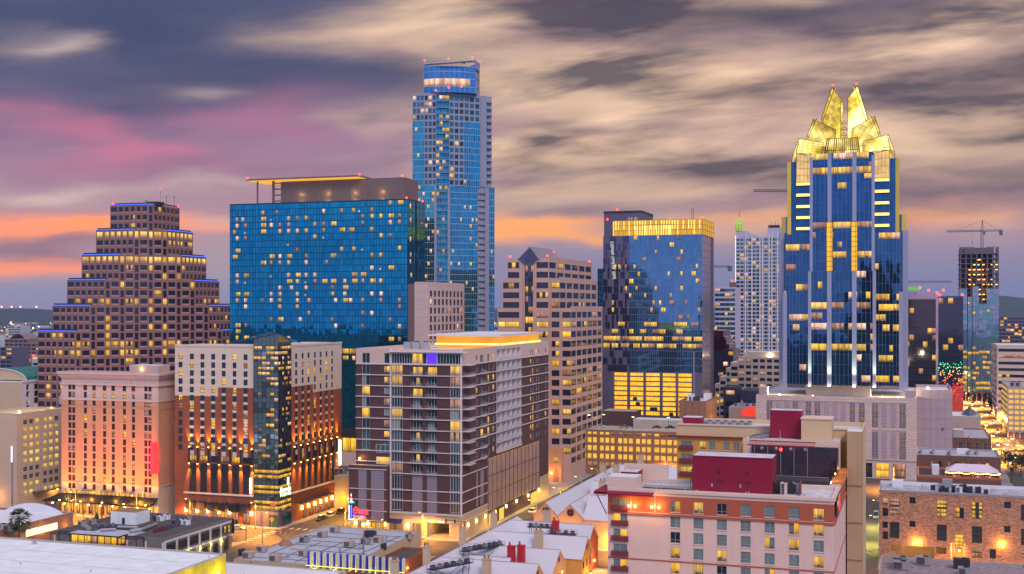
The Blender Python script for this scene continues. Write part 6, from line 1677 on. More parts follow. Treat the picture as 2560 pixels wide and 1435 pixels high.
    for j in range(7):
        for n,(a,c) in enumerate(((1702,1730),(1749,1765),(1772,1788),(1808,1824),(1832,1848))):
            s0,s1,z0=b.fx(a,yr),b.fx(c,yr),zwin-3.15*j
            if z0<20: continue
            rr.append((s0,s1,z0,z0+2.0)); near_window(b,wF,s0,s1,z0,z0+2.0,'clcccccdcclcc'[(j*5+n) % 13],balcony=(n==0))
    zo=b.z(wF,1760,1092); x1=3.6
    facade(k,wF,xa,x1,zo,zc,[],M['tan2']); facade(k,wF,xa,x1,0,zo,rr,M['ochre'],.18)
    k.box(xa,x1,yr+.01,yr+17,0,zc-1,M['tan2'],M['gravel'],skip='F'); parapet(k,[(xa,yr+.02),(x1-.02,yr+.02),(x1-.02,yr+17),(xa,yr+17)],zc-1,1.0,.5,M['tan2'])
    strip(k,wF,xa,x1,zc-.3,zc+.1,M['cornice'],0,.25)
    k.build('rear_wing',b.root)
    part(b,'red_eave',lambda kk: kk.box(xa-2.0,b.fx(1858,yr),yr-.8,yr,zo-.05,zo+.2,M['crimson']))
    part(b,'rear_tower',lambda kk: (kk.box(.3,x1-.02,42,yr-.02,0,zc+.0,M['tan3'],M['white']),[kk.box(.28,x1,41.9,yr-.05,z,z+.35,M['pier']) for z in (10,18,26.5,35)],kk.box(b.fx(2003,40),b.fx(2079,40),40,47,zu-1,b.z(W(0,40,0),2040,1047),M['tan2'],M['white']),kk.box(b.fx(2001,39.8),b.fx(2081,39.8),39.8,47.2,b.z(W(0,40,0),2040,1049),b.z(W(0,40,0),2040,1046),M['cornice'])))
    # patio with maroon slatted canopy between the wings
    pz=zf; pw=W(0,30,0); pa,pb=b.fx(1871,30),b.fx(2036,30); pt_=b.z(pw,1950,1112)
    def canopy(kk):
        kk.box(pa,pb,29,29.2,pt_-.25,pt_,M['crimson']); kk.box(pa,pb,33,33.2,pt_+.3,pt_+.5,M['crimson'])
        for i in range(48): x=pa+(pb-pa)*i/47; kk.bar((x,29.1,pt_-.1),(x,33.1,pt_+.4),.05,M['crimson'])
        for i in range(5): x=pa+(pb-pa)*(i+.5)/5; kk.bar((x,29.3,pz),(x,29.3,pt_),.08,M['metal'])
    part(b,'slatted_canopy',canopy)
    part(b,'patio_wall',lambda kk: (kk.box(pa,-1.2,35.5,36,pz,zu-1.0,M['patio']),kk.box(-1.4,-1.2,30,35.9,pz,zu-3,M['patio'])))
    part(b,'patio_deck',lambda kk: kk.box(pa,-2.4,22,35.5,pz,pz+.12,M['steel']))
    for i in range(4):
        x=pa+3+(pb-pa-5)*i/3; part(b,'patio_fan',lambda kk: (kk.ball(x,30,pt_-.9,.42,M['metal'],8,5),kk.bar((x,30,pt_),(x,30,pt_-.6),.05,M['metal'])))
    part(b,'red_lantern',lambda kk: kk.ball(pa+7.2,29.6,pt_-1.0,.35,M['red_lamp'],8,5))
    part(b,'glass_screen',lambda kk: (kk.box(pa+3,-2.5,24,24.06,pz+.12,pz+1.3,M['win_grey']),kk.box(pa+3,-2.5,23.98,24.08,pz+1.3,pz+1.38,M['metal'])))
    # upper roof behind: crimson stair head and huts
    xk,xm=b.fx(1925,yr-5),b.fx(2004,yr-5); zz=b.z(W(0,yr-5,0),1965,1026)
    part(b,'upper_roof',lambda kk: (kk.box(pa-2,-1.2,36.1,yr-.1,zf,zu,M['cornice'],M['gravel']),kk.box(pa-2,-1.2,36.0,36.3,zu-.9,zu+.5,M['cornice'])))
    part(b,'crimson_stair_head',lambda kk: (kk.box(xk,xm,yr-5,yr-.2,zu,zz,M['crimson'],M['gravel'])))
    for i in range(7): ac_unit(b,b.fx(1882+6*i,40),38+1.2*i,zu,1.1,.9,.9,M['metal'],label=['small condenser','rusty condenser'][0]+f' on the upper hotel roof beside the crimson stair head, number {i}' if False else ['small condenser at the edge of the upper hotel roof','small condenser second from the edge of the upper hotel roof','small condenser third along the upper hotel roof','small condenser midway along the upper hotel roof','small condenser just past midway on the upper hotel roof','small condenser next to the crimson stair head','small condenser hidden close behind the crimson stair head'][i])
    part(b,'roof_fan',lambda kk: (kk.cyl(b.fx(1950,37),37.5,zu,zu+.8,.5,M['metal'],10,.35),kk.cyl(b.fx(1950,37),37.5,zu+.8,zu+2.4,.07,M['metal'],6)))
    part(b,'rear_roof_hut',lambda kk: (kk.box(b.fx(1706,yr+6),b.fx(1752,yr+6),yr+6,yr+11,zc-1,zc+1.0,M['crimson'],M['gravel'])))
    for i in range(6): ac_unit(b,b.fx(1770+20*i,yr+9),yr+9,zc-1,2.0,1.6,1.0,M['metal'],label=['first','second','third','fourth','fifth','sixth'][i]+' low condenser along the tan rear wing roof, counted from the crimson hut')
    b.flush(100)
M['tan3']=mat('dark_tan_stucco',(.42,.30,.18),.85,var=.06,streak=.15); M['door_red']=mat('dark_crimson_door',(.22,.012,.03),.5); M['pergola']=mat('orange_pergola',(.55,.20,.07),.7); M['patio']=mat('dark_patio_mural',(.035,.03,.045),.7,var=.6,vs=1.5,brick=(2.6,1.4,(.03,.03,.05),(.09,.035,.05)))  # the rear tower stucco is a darker brown tan
M['sign_lime']=emi('sign_lime',(.45,.55,.02),.8); M['sign_red']=emi('sign_red_panel',(1,.04,.01),1.0)
pink_hotel()
def AB(a,b,z=0): return (a*CU+b*SU,-a*SU+b*CU,z)
class Site(B):
    """a building whose front right corner is given on the street grid (a across, b along)"""
    def __init__(s,name,label,cat,a,b,group=None):
        x,y,_=AB(a,b); B.__init__(s,name,label,cat,CX+FPX*x/y,y,group=group)
# ------------------------------------------------------------------ roads, pavements, markings
M['marking']=mat('road_paint',(.62,.60,.52),.7,var=.2,vs=2)
M['marking_y']=mat('road_paint_yellow',(.60,.42,.06),.7,var=.2,vs=2)
m=MB(); m.face([AB(-700,180,.02),AB(420,180,.02),AB(420,1500,.02),AB(-700,1500,.02)],M['asphalt']); tag(m.build('road'),None,None,kind='structure')
def block(a0,a1,b0,b1):
    m=MB(); P=[AB(a0,b0)[:2],AB(a1,b0)[:2],AB(a1,b1)[:2],AB(a0,b1)[:2]]; m.prism(P,.02,.16,M['walk']); tag(m.build('pavement'),None,None,kind='structure')
AI=[(-700,-318),(-296,-205),(-183,-138),(-122,-23),(-10,40),(62,420)]; BI=[(180,339),(363,500),(523,671),(691,860),(881,1500)]
for i,(a0,a1) in enumerate(AI):
    for j,(b0,b1) in enumerate(BI):
        if i==2 and j==1: block(a0,a1,b0,671); continue
        if i==2 and j==2: continue
        block(a0,a1,b0,b1)
mk=MB()
def dash(a0,b0,a1,b1,w,m=None,ln=3,gap=4):
    L=math.hypot(a1-a0,b1-b0); n=max(1,int(L/(ln+gap))); da,db=(a1-a0)/L,(b1-b0)/L
    for i in range(n):
        s=i*(ln+gap); p=(a0+da*s,b0+db*s); q=(a0+da*(s+ln),b0+db*(s+ln)); na,nb=-db*w,da*w
        mk.face([AB(p[0]-na,p[1]-nb,.035),AB(q[0]-na,q[1]-nb,.035),AB(q[0]+na,q[1]+nb,.035),AB(p[0]+na,p[1]+nb,.035)],m or M['marking'])
for a in (46.5,51,55.5): dash(a,560,a,1400,.09)
dash(-290,351,20,351,.08,M['marking_y'],4,0.01); dash(-193.5,368,-193.5,470,.08,M['marking_y']); dash(-130,366,-130,470,.08,M['marking_y']); dash(-120,512,35,512,.08,M['marking_y'])
for b in (524,669,693):
    for k in range(9): a=41.5+2.3*k; dash(a,b,a,b+3,.5,None,3,1)
for a0,b in ((-204,365),(-137,365)):
    for k in range(7): dash(a0+1.5+2.6*k if a0<-150 else a0+1+2*k,b,a0+1.5+2.6*k if a0<-150 else a0+1+2*k,b+3,.4,None,3,1)
for k in range(8): dash(-207,341+2.7*k,-204,341+2.7*k,.4,None,3,1)
tag(mk.build('road_marking'),None,None,kind='structure')

# ------------------------------------------------------------------ old brick warehouse, lower right
M['oldbrick']=mat('weathered_brick',(.50,.25,.14),.9,var=.45,vs=1.6,brick=(.8,.27,(.50,.36,.26),(.20,.07,.04)),streak=.15)
M['teal_f']=mat('dark_teal_frame',(.02,.05,.055),.5)
M['gravel2']=mat('weathered_grey_roof',(.40,.40,.45),.9,var=.6,vs=.6,streak=.3)
def warehouse():
    b=B('brick_warehouse','weathered orange brick warehouse with tall multi pane windows and orange wall lamps','building',2600,346)
    zx=lambda x: 2120+x/5.627; zy=lambda y: 1180+y/5.627
    X=lambda x: b.fx(zx(x)); Z=lambda y,x: b.z(b.F,zx(x),zy(y))
    x0=b.fx(2198); D=17; zt=b.z(b.F,2400,1233); m=MB(); rc=[]
    tall=(3,4,M['teal_f'],'win_grey',None); sq=(2,2,M['teal_f'],'win_dark',None); nar=(1,1,M['teal_f'],'win_dark',None)
    L=[(490,565,365,455,nar,'m'),(487,562,505,620,nar,'d'),(490,560,697,787,nar,'d'),(487,562,835,948,nar,'d'),(587,725,372,602,tall,'m'),(587,722,705,930,tall,'d'),(1250,1393,403,637,tall,'l'),(1250,1390,740,968,tall,'d'),(1745,1890,427,660,tall,'p'),(1742,1885,765,997,tall,'d'),(2433,2570,460,690,tall,'d'),(2433,2570,800,1030,tall,'d'),(867,952,355,445,sq,'d'),(865,950,688,775,sq,'d'),(2197,2290,418,510,sq,'d'),(2197,2285,758,850,sq,'d'),(1508,1630,503,653,(2,2,M['teal_f'],'win_dark',None),'p'),(1503,1625,885,1040,(2,3,M['teal_f'],'win_dark',None),'f'),(1740,1883,1072,1207,(3,2,M['teal_f'],'win_dark',None),'m'),(1992,2080,1088,1220,nar,'d'),(2433,2560,1115,1210,sq,'m')]
    for x0_,x1_,y0,y1,st,v in L:
        a,c=X(x0_),X(x1_); xm=(x0_+x1_)/2; z1,z0=Z(y0,xm),Z(y1,xm); rc.append((a,c,z0,z1)); b.win(st,b.F,a,c,z0,z1,v,.3)
        if st is tall:
            zz=z0+(z1-z0)*.55; part(b,'window_band',lambda k: strip(k,b.F,a,c,zz-.3,zz+.3,M['teal_f'],-.28,-.12))
    go=[(590,765,1020,1120),(790,1215,1045,1215),(1240,1383,1060,1155),(1503,1620,1050,1225)]
    for x0_,x1_,y0,y1 in go:
        xm=(x0_+x1_)/2; rc.append((X(x0_),X(x1_),max(.2,Z(y1,xm)),Z(y0,xm)))
    facade(m,b.F,x0,0,0,zt,rc,M['oldbrick'],.35)
    m.box(x0,0,.02,D,0,zt-.6,M['oldbrick'],M['gravel2'],skip='F'); m.build('brick_body',b.root)
    g=MB(); g.box(X(590),X(1383),.4,9,.2,Z(1040,1000),M['garage_in'],skip='F'); g.box(X(1503),X(1620),.4,3,.2,Z(1050,1560),M['garage_in'],skip='F'); g.build('garage_interior',b.root)
    p=MB(); strip(p,b.F,x0,0,zt-.6,zt,M['metal'],-.35,.06); strip(p,W(x0,D,-PHI_R),0,D,zt-.6,zt,M['metal'],-.3,.06); strip(p,W(x0,D-.3,0),0,-x0,zt-.6,zt+.4,M['white'],-.3,0); p.build('roof_coping',b.root)
    c=MB()
    for i in range(60): x=x0+.4+(-x0-.8)*i/59; strip(c,b.F,x-.12,x+.12,zt-.95,zt-.65,M['oldbrick'],0,.1)
    c.build('brick_dentil',b.root)
    for x,y in ((975,990),(2155,1012),(1565,1105)):
        z=Z(y,x); part(b,'wall_lamp',lambda k: (k.ball(X(x),-.4,z,.24,M['bulb'],8,5),k.bar((X(x),0,z+.3),(X(x),-.4,z+.3),.05,M['steel']))); lamp(b.root,(X(x),-1.0,z-.1),1500 if x<2000 and x != 1565 else 1100,(1,.45,.06))
    for i in range(2): lamp(b.root,(X(800+250*i),4,3.2),260,(1,.5,.08))
    zf=zt-.6; n=0
    T=[(1195,8,1.2),(1300,5,1.0),(1330,7,1.2),(1390,5,1.1),(1500,6,1.6),(1560,4,1.7),(1620,7,1.8),(1710,6,1.5),(1830,6,1.5),(1940,5,1.0)]
    nm=['lone small condenser left on','first black condenser of the row on','second black condenser of the row on','third black condenser of the row on','tall dark condenser left of centre on','white cased unit at the front edge of','biggest dark condenser in the middle of','black condenser right of centre on','dark red backed condenser on','rightmost small black condenser on']
    for (x,y,s),t in zip(T,nm): ac_unit(b,b.fx(zx(x),y),y,zf,s*1.1,s,s*1.15,M['white'] if 'white' in t else M['steel'],label=t+' the brick warehouse roof')
    for x in (1045,1095,1190,1380,1460,1770,2025): vent_pipe(b,b.fx(zx(x),9),9,zf,R.uniform(.8,1.7),.1,'thin vent pipe on the brick warehouse roof')
    part(b,'roof_hut',lambda k: k.box(b.fx(zx(622),12),b.fx(zx(775),12),12,15,zf,zf+1.9,M['white']))
    part(b,'roof_hut',lambda k: k.box(b.fx(zx(1328),13),b.fx(zx(1470),13),13,16,zf,zf+2.6,M['metal']))
    b.flush(100)
warehouse()
def near_roof():
    x,y,_=gp(2600,1432,12); b=B('near_flat_roof_building','low building with cracked grey roof and big air handlers at the lower right corner','building',2600,262)
    zt=76-(1412-768)/3000*300; D=45; x0=b.fx(2150,0); zt=12.0
    # far edge lies on y=1398 at px 2300
    far=gY(1414,zt); D=(far-262)/CU
    x0=b.fx(2203,D)
    m=MB(); m.box(x0,0,0,D,0,zt,M['concrete'],M['crackroof']); parapet(m,[(x0,.02),(0,.02),(0,D),(x0,D)],zt,.35,.3,M['concrete']); m.build('building_body',b.root)
    for px,py,s,h,t in ((2250,1412,3.6,2.3,'left grey air handler pair on'),(2251,1420,3.6,2.0,'front grey air handler of the pair on'),(2308,1409,3.4,2.1,'middle grey air handler with white spots on'),(2404,1418,3.8,2.4,'dark green air handler with orange side on'),(2410,1434,2.6,1.8,'small grey air handler at the bottom edge on')):
        Y=gY(py,zt+.3); X_=gx(px,Y); dx,dy=X_-b.X,Y-b.Y; lx_,ly_=b.c*dx+b.s*dy,-b.s*dx+b.c*dy
        ac_unit(b,lx_,ly_,zt,s,2.4,h,M['steel'] if 'dark' in t else M['metal'],label=t+' the cracked grey roof')
M['crackroof']=mat('cracked_grey_roof',(.25,.21,.23),.9,var=.7,vs=.9,streak=.45)
near_roof()
# ------------------------------------------------------------------ dark brick bar with tent, and roofs behind
M['darkbrick']=mat('dark_old_brick',(.20,.095,.06),.9,var=.2,vs=1,brick=(.7,.24,(.16,.10,.08),(.15,.07,.05)))
def bar_block():
    b=B('dark_brick_bar','dark brick bar building with narrow windows behind the lit party tent','building',2502,432)
    zt=b.z(b.F,2400,1140); x0=b.fx(2292); m=MB(); rc=[]
    for px,v in ((2349,'d'),(2391,'d'),(2427,'d'),(2468,'f')):
        a=b.fx(px-3); rc.append((a,a+1.1,zt-5.2,zt-2.2)); b.win((1,2,M['steel'],'win_dark',None),b.F,a,a+1.1,zt-5.2,zt-2.2,v,.2)
    for px in (2330,2372,2408,2448): strip(m,b.F,b.fx(px-3),b.fx(px+3),zt-5.4,zt-2.2,M['oldbrick'],0,.01)
    facade(m,b.F,x0,0,0,zt,rc,M['darkbrick'],.2); m.box(x0,0,.02,24,0,zt-.7,M['darkbrick'],M['gravel2'],skip='F'); parapet(m,[(x0,.03),(-.02,.03),(-.02,24),(x0,24)],zt-.7,.7,.35,M['metal']); m.build('brick_body',b.root)
    for i,(px,y) in enumerate(((2300,8),(2330,9),(2372,7),(2420,10),(2440,12))): ac_unit(b,b.fx(px,y),y,zt-.7,1.6,1.4,1.3,label=['leftmost','second','middle','fourth','rightmost'][i]+' rooftop unit on the dark brick bar')
    part(b,'skylight',lambda k: k.box(b.fx(2392,14),b.fx(2422,14),14,17,zt-.7,zt+1.0,M['white']))
    b.flush()
    # roof deck and tent
    d=B('roof_deck_building','low rust walled building carrying the party tent on its deck','building',2504,404); zd=d.z(d.F,2400,1197); x0=d.fx(2294)
    m=MB(); m.box(x0,0,0,24,0,zd,M['darkbrick'],M['steel']); parapet(m,[(x0,.02),(0,.02),(0,24),(x0,24)],zd,.7,.4,M['terra'],M['salmon']); m.build('deck_body',d.root)
    part(d,'deck_hut',lambda k: k.box(d.fx(2330,8),d.fx(2348,8),8,11,zd,zd+3.4,M['white']))
    t=B('party_tent','clear roofed white party tent strung with warm lights beside the dark brick bar','tent',2500,410); xa=t.fx(2364); zb=t.z(t.F,2430,1181); za=t.z(t.F,2430,1167)+.4; z0=zd
    M['tentskin']=mat('tent_vinyl',(.62,.52,.62),.3,var=.1)
    def roof(k):
        n=4
        for y0,y1 in ((0,4.5),(9,4.5)):
            k.face([(xa,y0,zb),(0,y0,zb),(-3.5,4.5,za),(xa+3.5,4.5,za)],M['tentskin'])
        k.face([(xa,0,zb),(xa,9,zb),(xa+3.5,4.5,za)],M['tentskin']); k.face([(0,0,zb),(0,9,zb),(-3.5,4.5,za)],M['tentskin'])
    part(t,'tent_roof',roof)
    for i in range(5):
        x=xa+(-xa)*i/4
        part(t,'pole',lambda k: (k.bar((x,0,z0),(x,0,zb),.09,M['wframe']),k.bar((x,9,z0),(x,9,zb),.09,M['wframe'])))
        if 0<i<4: part(t,'roof_rib',lambda k: k.bar((x,-.05,zb),(x+(.5-i/4)*0,4.5,za+.05),.09,M['wframe']))
    part(t,'string_light',lambda k: [k.ball(xa+(-xa)*i/39,-.1,zb-.25-.3*math.sin(math.pi*(i % 10)/9.),.12,M['bulb'],5,4) for i in range(40)])
    part(t,'tent_interior',lambda k: [k.box(xa+1+2.6*i,xa+2+2.6*i,3,4,z0,z0+R.uniform(.7,1.4),M['brown']) for i in range(int(-xa/2.6)-1)])
    for i in range(4): lamp(t.root,(xa+3+(-xa-6)*i/3,4,zb-.4),130,(1,.42,.24))
    # grey roofs further up the street
    for nm,lb,px,Y,xl,py,D,mt,tp in (('grey_roof_shop','low brick shop with a plain grey roof and four windows by the lit street',2478,540,2378,1068,46,'darkbrick','gravel2'),
                                        ('white_roof_shop','small shop with white stepped roof just beyond the grey roofed shop',2452,615,2380,1042,30,'concrete','white')):
        q=B(nm,lb,'building',px,Y); zt=q.z(q.F,px,py+27 if 'grey' in nm else py); x0=q.fx(xl); m=MB(); rr=[]
        if 'grey' in nm:
            zt=q.z(q.F,2478,1097)
            for p2 in (2400,2420,2441,2462): a=q.fx(p2-3); rr.append((a,a+1.4,zt-5,zt-2)); q.win((2,2,M['frame2'],'win_dark',None),q.F,a,a+1.4,zt-5,zt-2,'d',.2)
        facade(m,q.F,x0,0,0,zt,rr,M[mt],.2); m.box(x0,0,.02,D,0,zt-.4,M[mt],M[tp],skip='F'); parapet(m,[(x0,.03),(-.02,.03),(-.02,D),(x0,D)],zt-.4,.5,.35,M[mt]); m.build('shop_body',q.root)
        if 'grey' in nm: part(q,'roof_hut',lambda k: k.box(x0+1,x0+5.5,6,14,zt-.4,zt+3,M['concrete'],M['white'])); ac_unit(q,x0+8,5,zt-.4,1.6,1.4,1.2,M['white'],label='white roof unit beside the hut on the grey roofed shop')
        else: part(q,'pyramid_roof',lambda k: k.cyl(-5,12,zt,zt+4.4,4.2,M['slate'],4,.1))
        q.flush()
bar_block()
# ------------------------------------------------------------------ far left: beige block, arcaded block
M['beige']=mat('beige_panel',(.56,.42,.30),.85,var=.05,streak=.12)
def beige_block():
    b=B('beige_hotel_block','beige block with paired yellow lit windows and a lit roof edge at the left','building',42,448)
    zx=lambda x: x/3.189; zy=lambda y: 850+y/3.189; zt=b.z(b.F,42,1036); D=b.ry(158); D=min(D,70); x0=b.fx(-60); m=MB(); rc=[]
    Yr=lambda x: b.ry(zx(x)); rows=10
    zr=b.z(b.R,zx(300),zy(660)); fl=3.0
    for j in range(10):
        for i,x in enumerate((187,235,283,345,392,437)):
            a,c=Yr(x),Yr(x+31); z=zr-fl*.985*j-.0; rc.append((a,c,z,z+1.75))
            v='d' if (j==0 and i in (0,1,5)) or (j in (6,7) and i<3) or (j in (7,8) and i>2) else 'y'
            b.win((2,1,M['frame2'],'win_grey',None),b.R,a,c,z,z+1.75,'m' if j==9 and i==2 else v,.25)
    facade(m,b.R,0,D,0,zt,rc,M['beige'],.25); facade(m,b.F,x0,0,0,zt,[],M['beige']); m.box(x0,0,.01,D,0,zt-.5,M['beige'],M['lit_roof'],skip='FR')
    parapet(m,[(x0,.02),(-.02,.02),(-.02,D),(x0,D)],zt-.5,.8,.5,M['beige'])
    for j in range(12): strip(m,b.R,0,D,zt-fl*j-.06,zt-fl*j,M['concrete'],0,.02); strip(m,b.F,x0,0,zt-fl*j-.06,zt-fl*j,M['concrete'],0,.02)
    m.build('panel_body',b.root)
    for i in range(3): lamp(b.root,(-6,8+18*i,zt+1.6),700,(1,.8,.2)); part(b,'roof_lamp',lambda k: k.box(-6.3,-5.7,8+18*i,8.6+18*i,zt-.5,zt+.4,M['bulb_yellow']))
    part(b,'roof_screen',lambda k: [k.box(x0+2+2.4*i,x0+4.2+2.4*i,44,44.6,zt,zt+3.6,M['concrete']) for i in range(12)])
    z1=b.z(b.F,36,1122); part(b,'wall_light_bar',lambda k: k.box(-2.2,-1.7,-.4,-.02,z1-22,z1+1,M['lav'])); part(b,'wall_light',lambda k: k.box(-2.2,-1.7,-.5,-.41,z1-5,z1+1,M['tube_white']))
    part(b,'street_awning',lambda k: k.box(.05,3.0,8,D-4,5.6,6.0,M['win_teal'])); lamp(b.root,(2,20,4.6),600,(1,.5,.08)); lamp(b.root,(2,40,4.6),600,(1,.5,.08)); lamp(b.root,(-8,-3,5),700,(1,.42,.05))
    part(b,'soffit_lamp',lambda k: [k.ball(2,y,5.3,.25,M['bulb'],6,4) for y in (20,40)])
    b.flush(100)
M['lit_roof']=mat('yellow_lit_roof',(.62,.55,.34),.85,var=.1); M['tube_white']=emi('white_tube',(.85,.85,1),2.4)  # roof colour carries the yellow of the lamplight falling on it
beige_block()
def arcade_block():
    b=B('arcaded_white_block','white block with rows of arched dark balcony openings at the left edge','building',55,585)
    zt=b.z(b.F,55,953); D=60; x0=b.fx(-30); m=MB(); rc=[]
    for j in range(7):
        for i in range(10):
            a=3+5.6*i; z=zt-4.6-3.4*j; w_=4.4 if i else 2.4
            b.win((2,1,None,'win_dark',None),b.R,a,a+w_,z,z+2.8,pick(.08,'m'),.8); rc.append((a,a+w_,z,z+2.8))
        for i in range(5):
            a=x0+1.5+(-x0-5)*i/5; z=zt-4.6-3.4*j; b.win((2,1,None,'win_dark',None),b.F,a,a+3,z,z+2.6,pick(.5,R.choice('lp')),.1)
    facade(m,b.R,0,D,0,zt,rc,M['wframe'],.9); m.box(x0,0,0,D,0,zt-.5,M['tan'],M['white'],skip='R'); strip(m,b.R,0,D,zt-.8,zt+.4,M['wframe'],0,.4); m.build('block_body',b.root)
    M['verdigris']=mat('green_metal_roof',(.03,.20,.17),.5,.2)
    def barrel(k):
        n=10; a0,a1=b.fx(-70,6),b.fx(66,6); zc=zt
        pts=[((a0+a1)/2-(a1-a0)/2*math.cos(math.pi*i/n),zc+5.6*math.sin(math.pi*i/n)*1.0) for i in range(n+1)]
        for (xa,za),(xb,zb) in zip(pts,pts[1:]): k.face([(xa,6,za),(xb,6,zb),(xb,40,zb),(xa,40,za)],M['verdigris']); k.bar((xa,5.95,za),(xb,5.95,zb),.3,M['wframe'])
        k.face([(x,6.2,z) for x,z in pts],M['tan'])
    part(b,'barrel_roof',barrel); b.flush(100)
arcade_block()
# ------------------------------------------------------------------ foreground roofs
def loc(b,px,py,z):
    x,y,_=gp(px,py,z); dx,dy=x-b.X,y-b.Y; return (b.c*dx+b.s*dy,-b.s*dx+b.c*dy)
def flat(name,label,a0,a1,b0,b1,z,wall,top,ph=.5,cap=None,pw=None):
    s=Site(name,label,'building',a1,b0); w,d=a1-a0,b1-b0; m=MB()
    m.box(-w,0,0,d,0,z,M[wall],M[top]); parapet(m,[(-w,.02),(-.02,.02),(-.02,d-.02),(-w,d-.02)],z,ph,.4,M[pw or wall],M[cap or wall])
    m.build('building_body',s.root); s.w,s.d,s.zt=w,d,z; return s
M['lamplit_wall']=mat('stained_lamplit_metal_wall',(.58,.47,.03),.6,var=.35,vs=.35,streak=.35)  # stained metal, with the yellow of the lamps put into its colour
M['whiteroof']=mat('bright_white_membrane',(.72,.79,.88),.7,var=.16,vs=.3,streak=.26)
M['greyroof']=mat('blue_grey_membrane',(.40,.44,.52),.8,var=.14,vs=.3,streak=.2)
M['blackroof']=mat('dark_bitumen_roof',(.085,.072,.075),.9,var=.3,vs=.3,streak=.2)
M['khaki']=mat('pinkish_khaki_metal',(.44,.36,.34),.6,.2,var=.08)
def foreground_left():
    x,y,_=gp(565,1384,14.4); fa,fb=x*CU-y*SU,x*SU+y*CU
    s=flat('white_roof_hall','large bright white flat roof with a stained side wall lit yellow at the lower left',fa-130,fa,fb-70,fb,14,'lamplit_wall','whiteroof',.45,'concrete','concrete')
    for k in range(1,7): part(s,'roof_seam',lambda m: m.box(-129,-.6,s.d-11*k,s.d-11*k+.12,14.004,14.03,M['concrete']))
    for px,py in ((86,1360),(522,1395),(51,1412),(227,1430)):
        p=loc(s,px,py,14); vent_pipe(s,p[0],p[1],14,.9 if px==86 else .5,.45 if px==86 else .12,{86: 'mushroom vent near the far edge of the big white roof',522: 'stub vent at the right corner of the big white roof',51: 'thin pipe at the left of the big white roof',227: 'thin pipe at the bottom of the big white roof'}[px])
    for i in range(3): lamp(s.root,(2.2,s.d-4-13*i,10.5),520,(1,.85,.08)); part(s,'wall_lamp',lambda m: m.box(.05,.5,s.d-4.2-13*i,s.d-3.8-13*i,9.9,10.4,M['bulb_yellow']))
    # blue grey roof with khaki units
    g=flat('grey_roof_restaurant','low building with a blue grey roof and scattered khaki air handlers',-174,-141.5,283,336,7.5,'tan','greyroof',.6,'metal')
    L=[(837,1327,2.6,'far'),(806,1339,2.6,'second from the far end'),(655,1376,2.6,'left middle'),(621,1391,2.8,'lower left'),(688,1399,2.8,'bottom'),(759,1386,2.4,'partly hidden one beside the blue panels'),(873,1363,2.8,'central'),(946,1352,2.6,'right hand')]
    for px,py,sz,t in L:
        p=loc(g,px,py+4,7.5); ac_unit(g,p[0],p[1],7.5,sz,2.0,1.7,M['khaki'],fan=False,label=f'khaki air handler, {t} unit on the blue grey roof',rot=rad(8))
    for px,py,sz,t in ((761,1353,2.4,'grey cabinet near the upper left edge of the blue grey roof'),(926,1339,3.2,'dark louvred chiller at the top of the blue grey roof'),(914,1356,2.4,'grey duct box in the middle of the blue grey roof'),(605,1385,1.2,'small black box at the left edge of the blue grey roof'),(959,1372,1.1,'small black box at the right of the blue grey roof'),(1022,1345,1.6,'pale grey box by the right parapet of the blue grey roof')):
        p=loc(g,px,py+3,7.5); ac_unit(g,p[0],p[1],7.5,sz,1.8,1.7,M['steel'] if ('dark' in t or 'black' in t) else M['metal'],label=t)
    for i,(px,py) in enumerate(((908,1371),(627,1411),(966,1349),(900,1375),(720,1395),(850,1380))): p=loc(g,px,py,7.5); vent_pipe(g,p[0],p[1],7.5,.9,.3,'round vent on the blue grey roof, '+['beside the small black box','alone at the lower left','near the right parapet','below the central unit','next to the bottom khaki unit','behind the blue panels'][i])
    def pipes(m):
        for i in range(7):
            y=6+6.5*i; m.bar((-R.uniform(24,31),y,7.65),(-R.uniform(1,9),y+R.uniform(-.5,.5),7.65),.07,M['steel'])
        for i in range(5): x=-4-6*i; m.bar((x,R.uniform(2,14),7.66),(x,R.uniform(30,50),7.66),.07,M['steel'])
    part(g,'roof_conduit',pipes)
    p=loc(g,715,1362,7.5); part(g,'brown_hatch',lambda m: m.cyl(p[0],p[1],7.5,9.1,3,M['brown'],4,.8))
    part(g,'pipe_frame',lambda m: [m.bar((loc(g,800,1372,7.5)[0]+i*1.0,loc(g,800,1372,7.5)[1],7.5),(loc(g,800,1372,7.5)[0]+i,loc(g,800,1372,7.5)[1],9.3),.06,M['metal']) for i in range(4)])
    # rust wing to the right
    v=flat('rust_side_building','low rust coloured building with a black roof beside the blue panel wall',-141.4,-133.2,286,322,5.6,'rustwall','blackroof',.5,'rustwall')
    part(v,'wall_stripe',lambda m: (strip(m,v.R,3,10,4.0,4.12,M['cream'],.02,.04),strip(m,v.R,12,17,4.3,4.42,M['cream'],.02,.04)))
    for i in range(2): lamp(v.root,(1.8,8+12*i,3.6),260,(1,.5,.1)); part(v,'wall_lamp',lambda m: m.box(.05,.3,7.9+12*i,8.3+12*i,3.6,3.9,M['bulb']))
    x,y,_=AB(-139.5,292); r=empty('utility_pole',(x,y,0),-TH,'tall dark wooden pole topped by an orange lamp at the rust building','pole')
    part(r,'wooden_pole',lambda m: m.bar((0,0,0),(-.3,0,17.5),.22,M['brown'],8,.14)); part(r,'lamp_head',lambda m: m.ball(-.3,0,17.9,.4,M['bulb'],8,5)); lamp(r,(-.3,-.6,17.9),500)
    # blue panel sign wall
    x0,y0,_=gp(1014,1396,12.2); q=B('blue_panel_wall','long rooftop screen of royal blue panels between pale yellow lit fins','screen',1014,y0)
    xl=q.fx(768); zt,zb=12.2,8.1; n=15
    M['royal']=mat('royal_blue_panel',(.015,.035,.46),.45,var=.1)
